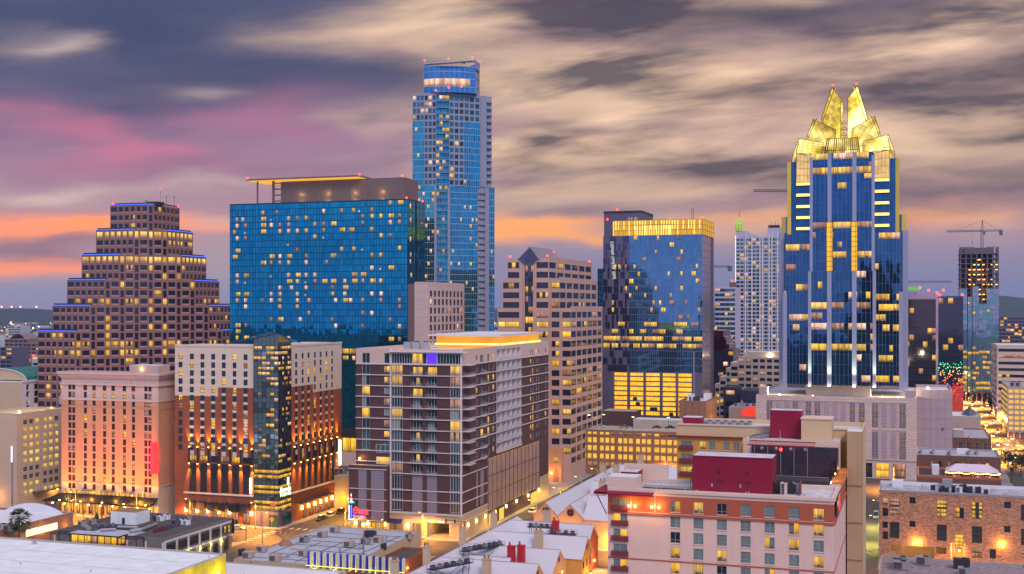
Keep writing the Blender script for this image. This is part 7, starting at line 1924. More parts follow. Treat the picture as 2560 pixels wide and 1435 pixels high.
    M['fin_y']=mat('pale_yellow_fin',(.66,.66,.42),.6,var=.08)
    for i in range(n):
        a,c=xl+(-xl)*i/n,xl+(-xl)*(i+1)/n; part(q,'blue_panel',lambda m: m.box(a+.1,a+(c-a)*.62,0,.15,zb,zt-.1*(i % 2),M['royal']))
        part(q,'fin',lambda m: (m.box(a+(c-a)*.66,a+(c-a)*.78,-.9,.5,zb-.2,zt,M['fin_y']),m.box(a+(c-a)*.8,a+(c-a)*.95,-.1,.1,zb+.5,zt-.1,M['wframe'])))
    part(q,'light_rail',lambda m: m.box(xl,0,-1.0,-.9,zb+.55,zb+.75,M['rail_glow']))
    for i in range(5): lamp(q.root,(xl+(-xl)*(i+.5)/5,-1.3,zb+.3),90,(1,.9,.15),.1)
    w_=flat('white_roof_annex','white flat roof in front of the blue panel wall at the bottom',-176,-138.5,236,q.X*SU+q.Y*CU-1.6,8.0,'concrete','white',.3,'metal')
    for i in range(4): vent_pipe(w_,-6-8*i,34-2*i,8,.6,.12,['rightmost','third','second','leftmost'][i]+' thin vent on the white roof below the blue panels')
M['rustwall']=mat('rust_painted_wall',(.30,.10,.035),.8,var=.12); M['rail_glow']=emi('rail_glow',(1,.8,.1),1.6)
foreground_left()
def black_roof():
    b=flat('black_roof_building','grey two storey building with a dark roof crowded with ducts and units',-241.5,-203.5,294,330,9.4,'slategrey','blackroof',.45,'slategrey')
    D=b.d; zt=9.85
    for i in range(6):
        a,c=.8+5.85*i,5.9+5.85*i
        b.win((4,2,M['steel'],'win_dark',None),b.R,a+.4,c-.4,5.4,7.8,'d' if i<5 else 'p',-.03); b.win((3,2,M['steel'],'win_dark',None),b.R,a+1.2,c-1.2,.3,3.4,R.choice('dm'),-.03)
        part(b,'white_pilaster',lambda m: strip(m,b.R,a-.75,a-.15,0,8.6,M['wframe'],0,.2)); part(b,'wall_lamp',lambda m: m.box(.1,.45,a-.6,a-.2,3.4,3.9,M['bulb_yellow'])); lamp(b.root,(1.0,a-.4,3.3),160,(1,.8,.1))
    part(b,'white_band',lambda m: (strip(m,b.R,0,D,4.2,4.8,M['wframe'],0,.22),strip(m,b.R,0,D,8.4,9.0,M['wframe'],0,.22)))
    for i in range(7): x=-b.w+b.w*i/6; part(b,'white_pilaster',lambda m: strip(m,b.F,min(x,-.6),min(x,-.6)+.5,0,8.6,M['wframe'],0,.2))
    # glass lounge hung on the front
    xa,xb=loc(b,205,1335,9)[0],loc(b,320,1350,9)[0]
    xa,xb=-29,-13
    L=Site('glass_lounge','dark framed rooftop lounge with yellow lit windows over a crimson base','pavilion',-203.5,294); L.root.location=b.root.location
    part(L,'crimson_base',lambda m: m.box(xa,xb,-3.6,-.2,4.6,7.6,M['crimson'])); part(L,'lounge_roof',lambda m: m.box(xa-.6,xb+.6,-4.2,.3,10.0,10.4,M['steel'],M['greyroof']))
    for i in range(7): s=xa+(xb-xa)*i/7; L.win((1,1,M['steel'],'win_dark',None),W(0,-3.6,0),s+.05,s+(xb-xa)/7-.05,7.7,9.95,'fflmfff'[i],0)
    L.win((2,1,M['steel'],'win_dark',None),W(xb,0,PHI_R),-3.5,-.4,7.7,9.95,'f',0); L.flush()
    part(L,'lounge_core',lambda m: m.box(xa+.2,xb-.2,-3.3,-.2,7.6,9.95,M['brown']))
    def frame(m):
        for x0,x1 in (side,):
            for x in (x0,x1-.2 if x1==xa else x1):
                for y in (-4,-.4): m.bar((x,y,0),(x,y,9.9),.14,M['steel'])
            for z in (6.2,9.9):
                for y in (-4,-.4): m.bar((x0,y,z),(x1,y,z),.14,M['steel'])
                m.bar((x0,-4,z),(x0,-.4,z),.14,M['steel']); m.bar((x1,-4,z),(x1,-.4,z),.14,M['steel'])
            m.bar((x0,-4,6.2),(x1,-4,9.9),.1,M['steel'])
    for side in ((xa-7,xa),(xb,xb+6.5)): part(L,'steel_frame',frame)
    x,y=loc(b,318,1308,9.4); part(b,'roof_house',lambda m: m.box(x-4.6,x+4.6,y-2,y+5,9.4,13.2,M['whiteroof'],M['brown'])); part(b,'hut_door',lambda m: m.box(x-.4,x+.6,y-2.08,y-2.0,9.5,11.4,M['steel']))
    T=[(392,1298,2.2,'red trimmed unit'),(402,1300,2.0,'white unit right of the red trimmed one'),(416,1297,2.0,'white unit at the end of the upper row'),(440,1310,2.4,'dark blue unit'),(455,1309,2.0,'white unit beside the dark blue one'),(467,1310,1.8,'white unit at the end of the lower row'),(350,1290,1.8,'tall grey box near the far edge'),(284,1291,1.8,'dark low boxes at the far left'),(205,1313,2.0,'grey hood at the left edge'),(216,1308,1.6,'second hood at the left edge'),(231,1309,1.6,'third hood at the left edge'),(470,1297,1.6,'brown box near the right far corner')]
    for px,py,sz,t in T: p=loc(b,px,py+3,9.4); ac_unit(b,p[0],p[1],9.4,sz,1.5,1.6,M['whiteroof'] if 'white' in t else (M['khaki'] if 'brown' in t or 'hood' in t else M['metal'] if 'grey' in t else M['slate']),label=t+' on the black roof')
    o=['first','second','third','fourth','fifth','sixth','seventh']
    for i in range(7): p=loc(b,388+7*i,1331-2*i,9.4); ac_unit(b,p[0],p[1],9.4,1.0,1.0,1.0,M['railred'] if i<4 else M['slate'],label=o[i]+' small condenser, counted from the left, in the slanting row on the black roof')
    for i in range(6): p=loc(b,245+9*i,1318+(i % 2)*4,9.4); ac_unit(b,p[0],p[1],9.4,1.1,1.0,1.1,M['slate'] if i % 2 else M['metal'],label=o[i]+' small condenser left of the white roof house on the black roof')
    def duct(m):
        for (p0,p1,r) in (((212,1318),(222,1322),.8),((295,1318),(345,1320),.45),((325,1330),(352,1326),.7),((352,1326),(378,1316),.5),((250,1326),(290,1324),.4),((378,1316),(392,1310),.4)):
            a,c=loc(b,*p0,10),loc(b,*p1,10); m.bar((a[0],a[1],10.1),(c[0],c[1],10.1),r,M['metal'],8)
    part(b,'silver_duct',duct); part(b,'lower_deck',lambda m: m.box(-27,-12,1,8,9.42,9.6,M['greyroof']))
    b.flush(60)
    # vertical dark blade sign at the right corner
    part(b,'blade_sign',lambda m: m.box(.3,1.0,D-.6,D-.2,5,9.5,M['black']))
    # barrel parapet building
    q=flat('barrel_parapet_building','white roofed building with a curved barrel parapet and a glowing orange wall sign',-330,-262,284,328,8,'brown','white',.8,'white')
    def arch(m):
        x0,x1=-27,-3; n=14
        pts=[(x0+(x1-x0)*i/n,8+3.0*math.sin(math.pi*i/n) ** .8) for i in range(n+1)]
        for (xa_,za),(xb_,zb) in zip(pts,pts[1:]):
            m.face([(xa_,q.d-.6,8),(xb_,q.d-.6,8),(xb_,q.d-.6,zb),(xa_,q.d-.6,za)],M['white']); m.face([(xa_,q.d-.6,za),(xb_,q.d-.6,zb),(xb_,q.d,zb),(xa_,q.d,za)],M['slate']); m.face([(xb_,q.d,8),(xa_,q.d,8),(xa_,q.d,za),(xb_,q.d,zb)],M['brown'])
    part(q,'arched_parapet',arch)
    part(q,'glowing_sign',lambda m: m.box(.05,.35,q.d-22,q.d-8,4.6,6.6,M['sign_o'])); lamp(q.root,(1.5,q.d-15,5.6),500,(1,.5,.08)); lamp(q.root,(1.5,q.d-24,3),300,(1,.35,.05)); lamp(q.root,(1.5,q.d-4,5),300,(1,.5,.08))
    for i,(px,py) in enumerate(((6,1326),(24,1328))): p=loc(q,px,py,8); ac_unit(q,p[0],p[1],8,3.0,2.2,2,M['metal'],label=['blue grey','ribbed'][i]+' air handler on the roof with the barrel parapet')
M['slategrey']=mat('slate_grey_wall',(.17,.17,.17),.8,var=.06); M['sign_o']=emi('glowing_orange_sign',(1,.5,.22),3.4)
black_roof()
# ------------------------------------------------------------------ white roofed gabled houses
M['seam']=mat('white_standing_seam',(.66,.67,.74),.55,var=.06,vs=.15,brick=(.45,90,(.54,.55,.62),(.65,.66,.73)),streak=.14)
M['peach']=mat('peach_stucco',(.62,.38,.21),.85,var=.05); M['redwall']=mat('deep_red_wall',(.36,.075,.03),.85,var=.06)
def gable(m,x0,x1,y0,y1,ze,zr,axis,wall,roof,z0=0,oh=.4):
    if axis=='x':
        ym=(y0+y1)/2; s=(zr-ze)/(ym-y0)
        for x in (x0,x1): m.face([(x,y0,z0),(x,y1,z0),(x,y1,ze),(x,ym,zr-.05),(x,y0,ze)][::(1 if x==x1 else -1)],wall)
        for y in (y0,y1): m.face([(x0,y,z0),(x1,y,z0),(x1,y,ze),(x0,y,ze)][::(1 if y==y0 else -1)],wall)
        m.face([(x0-oh,y0-oh,ze-s*oh),(x1+oh,y0-oh,ze-s*oh),(x1+oh,ym,zr),(x0-oh,ym,zr)],roof)
        m.face([(x1+oh,y1+oh,ze-s*oh),(x0-oh,y1+oh,ze-s*oh),(x0-oh,ym,zr),(x1+oh,ym,zr)],roof)
        m.bar((x0-oh,ym,zr+.02),(x1+oh,ym,zr+.02),.1,M['metal'])
    else:
        xm=(x0+x1)/2; s=(zr-ze)/(xm-x0)
        for y in (y0,y1): m.face([(x0,y,z0),(x1,y,z0),(x1,y,ze),(xm,y,zr-.05),(x0,y,ze)][::(1 if y==y0 else -1)],wall)
        for x in (x0,x1): m.face([(x,y0,z0),(x,y1,z0),(x,y1,ze),(x,y0,ze)][::(1 if x==x1 else -1)],wall)
        m.face([(x1+oh,y0-oh,ze-s*oh),(x1+oh,y1+oh,ze-s*oh),(xm,y1+oh,zr),(xm,y0-oh,zr)],roof)
        m.face([(x0-oh,y1+oh,ze-s*oh),(x0-oh,y0-oh,ze-s*oh),(xm,y0-oh,zr),(xm,y1+oh,zr)],roof)
        m.bar((xm,y0-oh,zr+.02),(xm,y1+oh,zr+.02),.1,M['metal'])
def round_win(b,w,s,z,r):
    m=MB(); n=14; m.face([w.p(s+r*math.cos(2*math.pi*i/n),z+r*math.sin(2*math.pi*i/n),.03) for i in range(n)],M['win_dark'])
    for i in range(n): m.bar(w.p(s+r*math.cos(2*math.pi*i/n),z+r*math.sin(2*math.pi*i/n),.06),w.p(s+r*math.cos(2*math.pi*(i+1)/n),z+r*math.sin(2*math.pi*(i+1)/n),.06),.12,M['brown'])
    m.bar(w.p(s-r,z,.06),w.p(s+r,z,.06),.06,M['brown']); m.bar(w.p(s,z-r,.06),w.p(s,z+r,.06),.06,M['brown']); m.build('round_window',b.root)
def chimney(b,x,y,z0,z1,w,d,mt,pots=2):
    m=MB(); m.box(x-w/2,x+w/2,y-d/2,y+d/2,z0,z1,M[mt]); m.box(x-w/2-.12,x+w/2+.12,y-d/2-.12,y+d/2+.12,z1,z1+.2,M[mt]); o=m.build('chimney',b.root)
    for i in range(pots): p=MB(); p.cyl(x-w/4+w/2*i/max(1,pots-1),y,z1+.2,z1+1.1,.26,M['brown' if mt != 'crimson_p' else mt],8); p.build('chimney_pot',o)
M['crimson_p']=mat('scarlet_painted_metal',(.48,.02,.03),.5)
def gabled_rows():
    b=Site('white_gabled_row','near row of peach houses under white seamed roofs with cross gables','building',-88,250)
    part(b,'spine_wing',lambda m: gable(m,-33.5,-16.5,-30,92,8.2,13.2,'y',M['peach'],M['seam']))
    for i,(y,hw,x1,wl) in enumerate(((86,6.2,0,'redwall'),(68,5.6,3.0,'ochre'),(49,6.6,.6,'peach'),(31,6.0,.4,'peach'),(12,6.2,1.4,'ochre'),(-8,6,0,'peach'))):
        part(b,'gabled_wing',lambda m: gable(m,-25,x1,y-hw,y+hw,8.4,13.15-.04*i,'x',M[wl],M['seam']))
        round_win(b,W(x1,0,PHI_R),y,10.6,.8)
        for k in (-3.4,0,3.4): b.win((1,2,M['brown'],'win_dark',None),W(x1,0,PHI_R),y+k-.5,y+k+.5,5.2,7.0,pick(.25),-.03); b.win((1,2,M['brown'],'win_dark',None),W(x1,0,PHI_R),y+k-.5,y+k+.5,1.2,3.2,pick(.2),-.03)
    part(b,'dormer_wing',lambda m: gable(m,-22,-10,38,43,8.8,12.0,'x',M['peach'],M['seam']))
    for x,y,z1,w,mt in ((-31,62,14.8,1.7,'tan'),(-31,36,14.4,1.7,'tan'),(-31,16,14.6,1.8,'tan'),(-9.5,64,14.6,2.2,'tan'),(-15,90,15.6,2.2,'tan'),(-11,26,14.4,2.0,'tan'),(-31,88,14.4,1.7,'tan')): chimney(b,x,y,8,z1,w,w*.7,mt)
    for x,y in ((-10,42),(-7.8,43.5),(-8.2,76)): chimney(b,x,y,8.6,14.6 if y<70 else 15.4,1.8,1.5,'crimson_p',1)
    for x,y,z,e in ((1.0,84,3.4,2600),(4.2,68,3.0,1500),(2.0,49,3.2,1500),(1.6,31,3.2,1500),(2.2,12,3.2,1500)):
        part(b,'wall_lamp',lambda m: m.ball(x,y,z,.3,M['bulb'],8,5)); lamp(b.root,(x+1.2,y,z),e,(1,.42,.05))
    b.flush(60)
    nm=['far left','far right','long middle','nearest']
    for i,(x,y,L,n) in enumerate(((-13,78,8,5),(-4.5,70,8,4),(-19,45,14,8),(-19,22,13,6))):
        q=b.wx(x,y); r=empty('steel_platform',(q[0],q[1],9.6),-TH+(0 if i<2 else rad(62)),nm[i]+' dark steel service platform standing on legs over the white seamed roofs','platform','service platforms on the white roofs')
        part(r,'deck',lambda m: m.box(-L/2,L/2,-1.2,1.2,3.4,3.55,M['steel']))
        for s in (-1,1):
            for yy in (-1,1): part(r,'leg',lambda m: m.bar((s*L*.34,yy,-2.2),(s*L*.42,yy,3.4),.08,M['steel']))
            part(r,'brace',lambda m: (m.bar((-L*.4,s,-1.5),(L*.4,s,3.4),.06,M['steel']),m.bar((L*.4,s,-1.5),(-L*.4,s,3.4),.06,M['steel'])))
        part(r,'rail',lambda m: [m.bar((-L/2,s*1.2,3.5+h),(L/2,s*1.2,3.5+h),.04,M['steel']) for s in (-1,1) for h in (.55,1.1)]+[m.bar((-L/2+L*k/5,s*1.2,3.5),(-L/2+L*k/5,s*1.2,4.6),.04,M['steel']) for s in (-1,1) for k in range(6)])
        for k in range(n):
            xx=-L/2+L*(k+.5)/n; ca,sa=math.cos(r.rotation_euler[2]),math.sin(r.rotation_euler[2])
            u=empty('rooftop_unit',(q[0]+ca*xx,q[1]+sa*xx,13.15),r.rotation_euler[2],f'{["first","second","third","fourth","fifth","sixth","seventh","eighth"][k]} black condenser from the left on the {nm[i]} steel platform','air conditioner','condensers on the steel platforms')
            part(u,'casing',lambda m: m.box(-.5,.5,-.55,.55,0,.9,M['metal'] if k % 3==1 else M['slate'])); part(u,'fan',lambda m: m.cyl(0,0,.9,1.0,.36,M['black'],10))
    f=Site('peach_gabled_house','far peach house with two round windowed gables and a long white roof','building',-60,367)
    X=lambda a: a+60
    part(f,'long_wing',lambda m: gable(m,X(-115.6),X(-107.6),0,97,9.8,13.7,'y',M['peach'],M['seam']))
    part(f,'gabled_wing',lambda m: gable(m,X(-107.5),X(-99.4),.15,26,9.6,13.5,'y',M['peach'],M['seam']))
    part(f,'cross_wing',lambda m: gable(m,X(-99.3),-.5,.3,20,9.0,15.0,'x',M['peach'],M['seam']))
    part(f,'cross_wing',lambda m: gable(m,X(-106),-2,30,52,9.0,15.2,'x',M['peach'],M['seam']))
    part(f,'cross_wing',lambda m: gable(m,X(-107),-2,62,90,9.4,16.6,'x',M['tan'],M['seam']))
    part(f,'dormer',lambda m: gable(m,X(-98),X(-90),16,30,11.2,14.4,'y',M['tan'],M['seam']))
    round_win(f,W(0,0,0),X(-111.6),11.0,1.2); round_win(f,W(0,.15,0),X(-103.4),10.8,1.2)
    for a in (-113,-109,-97,-86,-78): f.win((1,2,M['brown'],'win_dark',None),W(0,0 if a<-107 else .3,0),X(a),X(a)+1.4,5.0,7.2,pick(.3),-.03)
    for a,y,z1,mt in ((-88,6,14.8,'peach'),(-100,28,17,'tan'),(-95,46,17.4,'tan'),(-104,64,17.8,'tan'),(-112,76,16.4,'tan'),(-101,92,18.4,'tan')): chimney(f,X(a),y,9,z1,2.2,1.7,mt)
    part(f,'maroon_roof_porch',lambda m: m.box(X(-122),X(-115.9),1,34,0,5.8,M['peach'],M['maroonroof']))
    for a,e in ((-111.6,1800),(-103.4,1800),(-90,2200),(-74,2200)):
        part(f,'wall_lamp',lambda m: m.ball(X(a),-.45,3.0,.3,M['bulb'],8,5)); lamp(f.root,(X(a),-2.2,3.2),e,(1,.40,.05))
    f.flush()
    for i in range(3):
        q=f.wx(X(-119.5)+.3,62+4*i); o=MB(); o.cyl(0,0,0,3.2,1.1,M['bluetank'],12); o.cyl(0,0,3.2,3.5,.9,M['slate'],12); t=o.build('water_tank',None,(q[0],q[1],.16)); tag(t,['nearest','middle','farthest'][i]+' blue cooling tank beside the long white roof','tank','blue tanks by the long roof')
M['maroonroof']=mat('maroon_flat_roof',(.22,.10,.10),.85); M['bluetank']=mat('blue_tank',(.08,.14,.24),.5)
gabled_rows()
M['far_or']=emi('mast_lamp',(1,.32,.08),6)
M['gar_dim']=emi('deck_side_glow',(1,.55,.08),.7)
M['lime_sign']=emi('lime_sign',(.16,.7,.04),.7)
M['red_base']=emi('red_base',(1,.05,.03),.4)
# ------------------------------------------------------------------ towers in the middle distance
M['ivory']=mat('ivory_concrete',(.55,.46,.42),.8,var=.05); M['lavwall']=mat('lavender_white_concrete',(.46,.44,.58),.7,var=.05)
M['wine']=mat('wine_red_glass',(.10,.012,.04),.15,.5,var=.1); M['mistG']=glass('misty_blue_glass',(.20,.34,.56),.05,.8,.02)
M['nightG']=glass('night_glass',(.06,.06,.10),.05,.8,.06,.12); M['tealG']=glass('construction_teal_glass',(.10,.34,.46),.06,.7,.02)
def tower(name,label,px,Y,xl,xr,ytop,wall,fl=3.8,bay=4,lit=.15,style=(2,1,None,'win_dark',None),wf=.75,hf=.6,ybase=None,cap=60,D=30,top='concrete',cat='tower',litk='lps'):
    b=B(name,label,cat,px,Y); x0=b.fx(xl); zt=b.z(b.F,px,ytop); m=MB(); rc=[]; rr=[]
    zb=0 if ybase is None else b.z(b.F,px,ybase); left=xr is not None and xr<xl
    if xr is not None and not left: D=max(2,min(b.ry(xr),90))
    n=max(1,int(-x0/bay)); nz=int((zt-max(zb,4))/fl)
    for j in range(nz):
        z1=zt-fl*.3-fl*j; z0=z1-fl*hf
        for i in range(n):
            a=x0+(-x0)*(i+.5-wf/2)/n; c=x0+(-x0)*(i+.5+wf/2)/n; rc.append((a,c,z0,z1)); b.win(style,b.F,a,c,z0,z1,pick(lit,R.choice(litk)),.2)
        if xr is not None:
            w=W(0,0,PHI_R) if not left else W(x0,D,-PHI_R); k=max(1,int(D/bay/1.3))
            for i in range(k):
                a,c=D*(i+.5-wf/2)/k,D*(i+.5+wf/2)/k; rr.append((a,c,z0,z1)); b.win(style,w,a,c,z0,z1,pick(lit,R.choice(litk)),.2)
    facade(m,b.F,x0,0,0,zt,rc,M[wall],.2)
    if xr is not None: facade(m,W(0,0,PHI_R) if not left else W(x0,D,-PHI_R),0,D,0,zt,rr,M[wall],.2)
    m.box(x0,0,.02,D,0,zt-.5,M[wall],M[top],skip='F'+('' if xr is None else ('L' if left else 'R'))); parapet(m,[(x0,.03),(-.03,.03),(-.03,D),(x0,D)],zt-.5,.5,.4,M[wall]); m.build('tower_body',b.root)
    b.zt,b.x0,b.D=zt,x0,D; b.cap=cap; return b
def lights_on(b,pts,r=.5):
    for x,y,z in pts: part(b,'warning_light',lambda m: m.ball(x,y,z+.8,r,M['red_lamp'],6,4))
# slim pale condominium with the green lantern
t=tower('finned_condominium','slim pale condominium with white vertical fins and a green lit lantern',1950,1050,1840,None,592,'lavwall',3.4,3.2,.16,(2,1,None,'win_teal',None),.82,.66,900,100,26,litk='lls')
Zt=lambda py: t.z(t.F,1895,py)
for px in (1864,1880,1900,1906,1923,1930,1944): part(t,'white_fin',lambda m: strip(m,t.F,t.fx(px)-.5,t.fx(px)+.5,0,Zt(585),M['wframe'],0,.9))
part(t,'curved_cap',lambda m: m.face([(t.x0,.5,t.zt),(t.fx(1900),.5,t.zt),(t.fx(1890),.5,Zt(588)),(t.fx(1868),.5,Zt(578)),(t.x0,.5,Zt(573))],M['lavwall']))
part(t,'roof_crane_house',lambda m: (m.box(t.fx(1918),t.fx(1950),2,14,t.zt,Zt(570),M['lavwall']),m.box(t.fx(1920),t.fx(1947),2,10,Zt(570),Zt(563),M['steel']),[m.bar((t.fx(1928)+3*k,4,Zt(563)),(t.fx(1928)+3*k,4,Zt(557-3*(k % 2))),.25,M['steel']) for k in range(3)]))
M['lant']=emi('green_lantern',(.35,.62,.06),1.0,True,.5,(.4,.4,.4))
def lantern(m):
    x=t.fx(1847)
    m.box(x-2.6,x+2.6,.5,5.5,Zt(577),Zt(562),M['lant']); m.box(x-1.6,x+1.6,1.5,4.5,Zt(562),Zt(548),M['lant']); m.cyl(x,3,Zt(548),Zt(541),1.4,M['lant'],4,.2)
part(t,'green_lantern',lantern); part(t,'spire',lambda m: m.bar((t.fx(1847),3,Zt(541)),(t.fx(1847),3,Zt(523)),.25,M['steel'],6,.08))
def lframe(m):
    x=t.fx(1847)
    for dx in (-2.6,0,2.6): m.bar((x+dx,.4,Zt(577)),(x+dx,.4,Zt(562)),.2,M['steel'])
    for k in range(4): m.box(x-2.7,x+2.7,.3,.5,Zt(577-5*k),Zt(577-5*k)+.3,M['steel'])
part(t,'lantern_frame',lframe)
part(t,'edge_light',lambda m: [m.box(t.x0-.7,t.x0-.1,-.5,-.1,z_,z_+1.2,M['bulb_white_soft']) for z_ in [Zt(592+5.4*k) for k in range(56)]]); t.flush(t.cap)
t=tower('banded_teal_block','hazy blue glass block with pale floor bands left of the finned condominium',1838,900,1787,None,718,'lavwall',3.6,3.2,.22,(2,1,None,'win_teal',None),.97,.62,880,60); t.flush(60)
part(t,'roof_plant',lambda m: m.box(-5,-.5,4,10,t.zt,t.zt+4,M['taupe'])); lights_on(t,[(-3,5,t.zt+4)],.7)
t=tower('wine_glass_block','stepped wine red glass block with faint red floor lines',1833,780,1783,None,875,'wine',3.4,3,.08,(1,1,None,'win_dark',None),.96,.8,None,60,34); t.flush(60)
for i,(px,py) in enumerate(((1823,860),(1816,848),(1812,842),(1808,826))): part(t,'stepped_storey',lambda m: m.box(t.x0,t.fx(px),.4,30,t.zt-.6,t.z(t.F,1810,py),M['wine'],M['concrete']))
t=tower('stepped_ivory_block','ivory terraced office block stepping up behind the loft and market hall',1950,690,1845,None,894,'ivory',3.6,3.9,.16,(1,1,None,'win_dark',None),.72,.52,None,70,26,litk='lpm'); t.flush(70)
zt=t.zt; part(t,'penthouse',lambda m: m.box(t.fx(1863),0,3,18,zt-.5,t.z(t.F,1900,880),M['ivory'],M['white']))
for i,(px0,px1,py) in enumerate(((1826,1845,906),(1815,1826,920),(1799,1815,942),(1787,1799,960))):
    xa,xb=t.fx(px0),t.fx(px1); zz=t.z(t.F,px0,py); part(t,'terrace_step',lambda m: m.box(xa,xb,.3,22,0,zz,M['ivory'],M['white']))
    for j in range(6): t.win((2,1,None,'win_dark',None),W(0,.3,0),xa+.4,xb-.4,zz-4.4-3.6*j,zz-2.4-3.6*j,pick(.2,'l'),-.03)
t.flush(70); lamp(t.root,(-6,2,zt+1),500,(1,.8,.4)); part(t,'roof_lamp',lambda m: m.ball(-6,2.6,zt+1,.4,M['bulb_white'],6,4))
t=tower('dark_cube_building','plain dark cube shaped building in front of the ivory terraces',1896,640,1853,None,977,'slate',4,9,0,(1,1,None,'win_dark',None),.1,.1,None,5,20,'slate','building'); t.flush(5)
t=tower('dark_roof_bar','small dark building with an orange lit window left of the dark cube',1843,645,1808,None,968,'slate',6,5,.3,(3,1,None,'win_dark',None),.6,.4,None,8,18,'slate','building'); t.flush(8)
# right of the crystal tower
t=tower('smoked_glass_tower','smoked dark glass office tower just right of the crystal tower',2342,730,2262,None,748,'nightG',4.1,2.6,.13,(1,1,None,'win_off',None),.97,.86,965,100,40,litk='llpm'); t.flush(100)
part(t,'corner_fin',lambda m: m.box(-.6,.8,-.9,2,0,t.zt+3,M['lav'])); lights_on(t,[(0,0,t.zt+3)],.7)
t=tower('blue_office_tower','deep blue glass office tower with green and red lights reflected low down',2408,735,2345,None,740,'fG',4.1,2.6,.16,(1,1,None,'win_off',None),.97,.86,965,100,40,litk='llpm'); t.flush(100); lights_on(t,[(-.5,1,t.zt),(t.x0+1,1,t.zt)],.7)
M['ng']=emi('reflected_green',(.05,.85,.32),2.6); M['nr']=emi('reflected_red',(1,.06,.03),2.2); M['no']=emi('reflected_amber',(1,.5,.15),2.6)  # reflections of coloured lights, put in as glowing balls before the glass
def reflected_lights(m):
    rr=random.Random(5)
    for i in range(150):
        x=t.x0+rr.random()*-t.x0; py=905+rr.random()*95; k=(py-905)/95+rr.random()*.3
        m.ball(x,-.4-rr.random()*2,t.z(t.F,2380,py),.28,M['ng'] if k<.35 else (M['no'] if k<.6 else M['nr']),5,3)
o=part(t,'reflection_dot',reflected_lights); o['kind']='stuff'
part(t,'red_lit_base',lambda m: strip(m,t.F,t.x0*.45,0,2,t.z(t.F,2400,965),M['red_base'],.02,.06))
t=tower('pale_slab_block','pale lilac windowless slab with a lime green roof corner between the dark towers',2362,900,2264,None,728,'lav',5,12,0,(1,1,None,'win_dark',None),.1,.1,None,5,20,cat='building'); lights_on(t,[(-1,1,t.zt),(t.fx(2322),1,t.zt),(t.fx(2300),1,t.zt+2)],.8)
part(t,'lime_roof_sign',lambda m: m.box(t.x0,t.fx(2300),-.5,8,t.zt+1,t.zt+3.5,M['lime_sign'])); t.flush(4)
# tower under construction
def construction():
    b=B('unfinished_tower','unfinished concrete frame tower with orange work lights and teal glass below','tower',2497,960); x0=b.fx(2398); zt=b.z(b.F,2450,633); D=30; fl=4.0; m=MB(); g=b.z(b.F,2450,722); n=int(zt/fl)
    for j in range(n):
        z=zt-fl*j; part(b,'floor_slab',lambda k: k.box(x0,0,0,D,z-.5,z,M['concrete_d']))
    for i in range(8):
        for y in (.5,10,20,D-.6):
            x=x0+.6+(-x0-1.4)*i/7; part(b,'column',lambda k: k.box(x,x+.9,y,y+.8,0,zt+(5 if i in (0,1,7) else 0),M['concrete_d']))
    part(b,'core_wall',lambda k: k.box(x0*.93,x0*.1,12,20,0,zt+5,M['concrete_d'])); part(b,'roof_frame',lambda k: (k.box(x0,x0*.6,0,.4,zt+4.6,zt+5,M['steel']),k.box(x0*.3,0,0,.4,zt+4.6,zt+5,M['steel'])))
    gl=MB(); mu=MB()
    for a,c,py in ((x0,x0*.8,722),(x0*.78,x0*.68,742),(x0*.66,x0*.5,716),(x0*.3,0,722),(x0*.5,x0*.3,760)):
        z1=b.z(b.F,2450,py); curtain(gl,mu,W(0,-.2,0),a,c,8,z1,max(2,int((c-a)/2.2)),int((z1-8)/fl),[M['tealG'],M['mistG']],M['slate'],.004,.15,.07,lambda i,j: 'win_lit' if R.random()<(.5 if j<8 else .05) else None)
    gl.build('teal_glazing',b.root); mu.build('mullion_grid',b.root)
    M['work']=emi('work_light',(1,.38,.05),5)
    for j in range(1,17):
        for i in range(7):
            if R.random()<(.62 if 2<j<12 else .3): x=x0*.75+(-x0*.68)*i/6; part(b,'work_lamp',lambda k: k.box(x,x+R.uniform(1,2.6),5,5.6,zt-fl*j-1.4,zt-fl*j-.8,M['work']))
    for j in range(6): lamp(b.root,(x0*R.uniform(.3,.7),4,zt-fl*(3+2*j)-2),1500,(1,.4,.06))
    c=empty('tower_crane',tuple(b.wx(b.fx(2455,14),14))+(0,),-TH,'tall lattice tower crane rising from the unfinished tower','crane')
    crane(c,zt,b.z(b.F,2455,576),b.fx(2366)-b.fx(2455),b.fx(2507)-b.fx(2455),True)
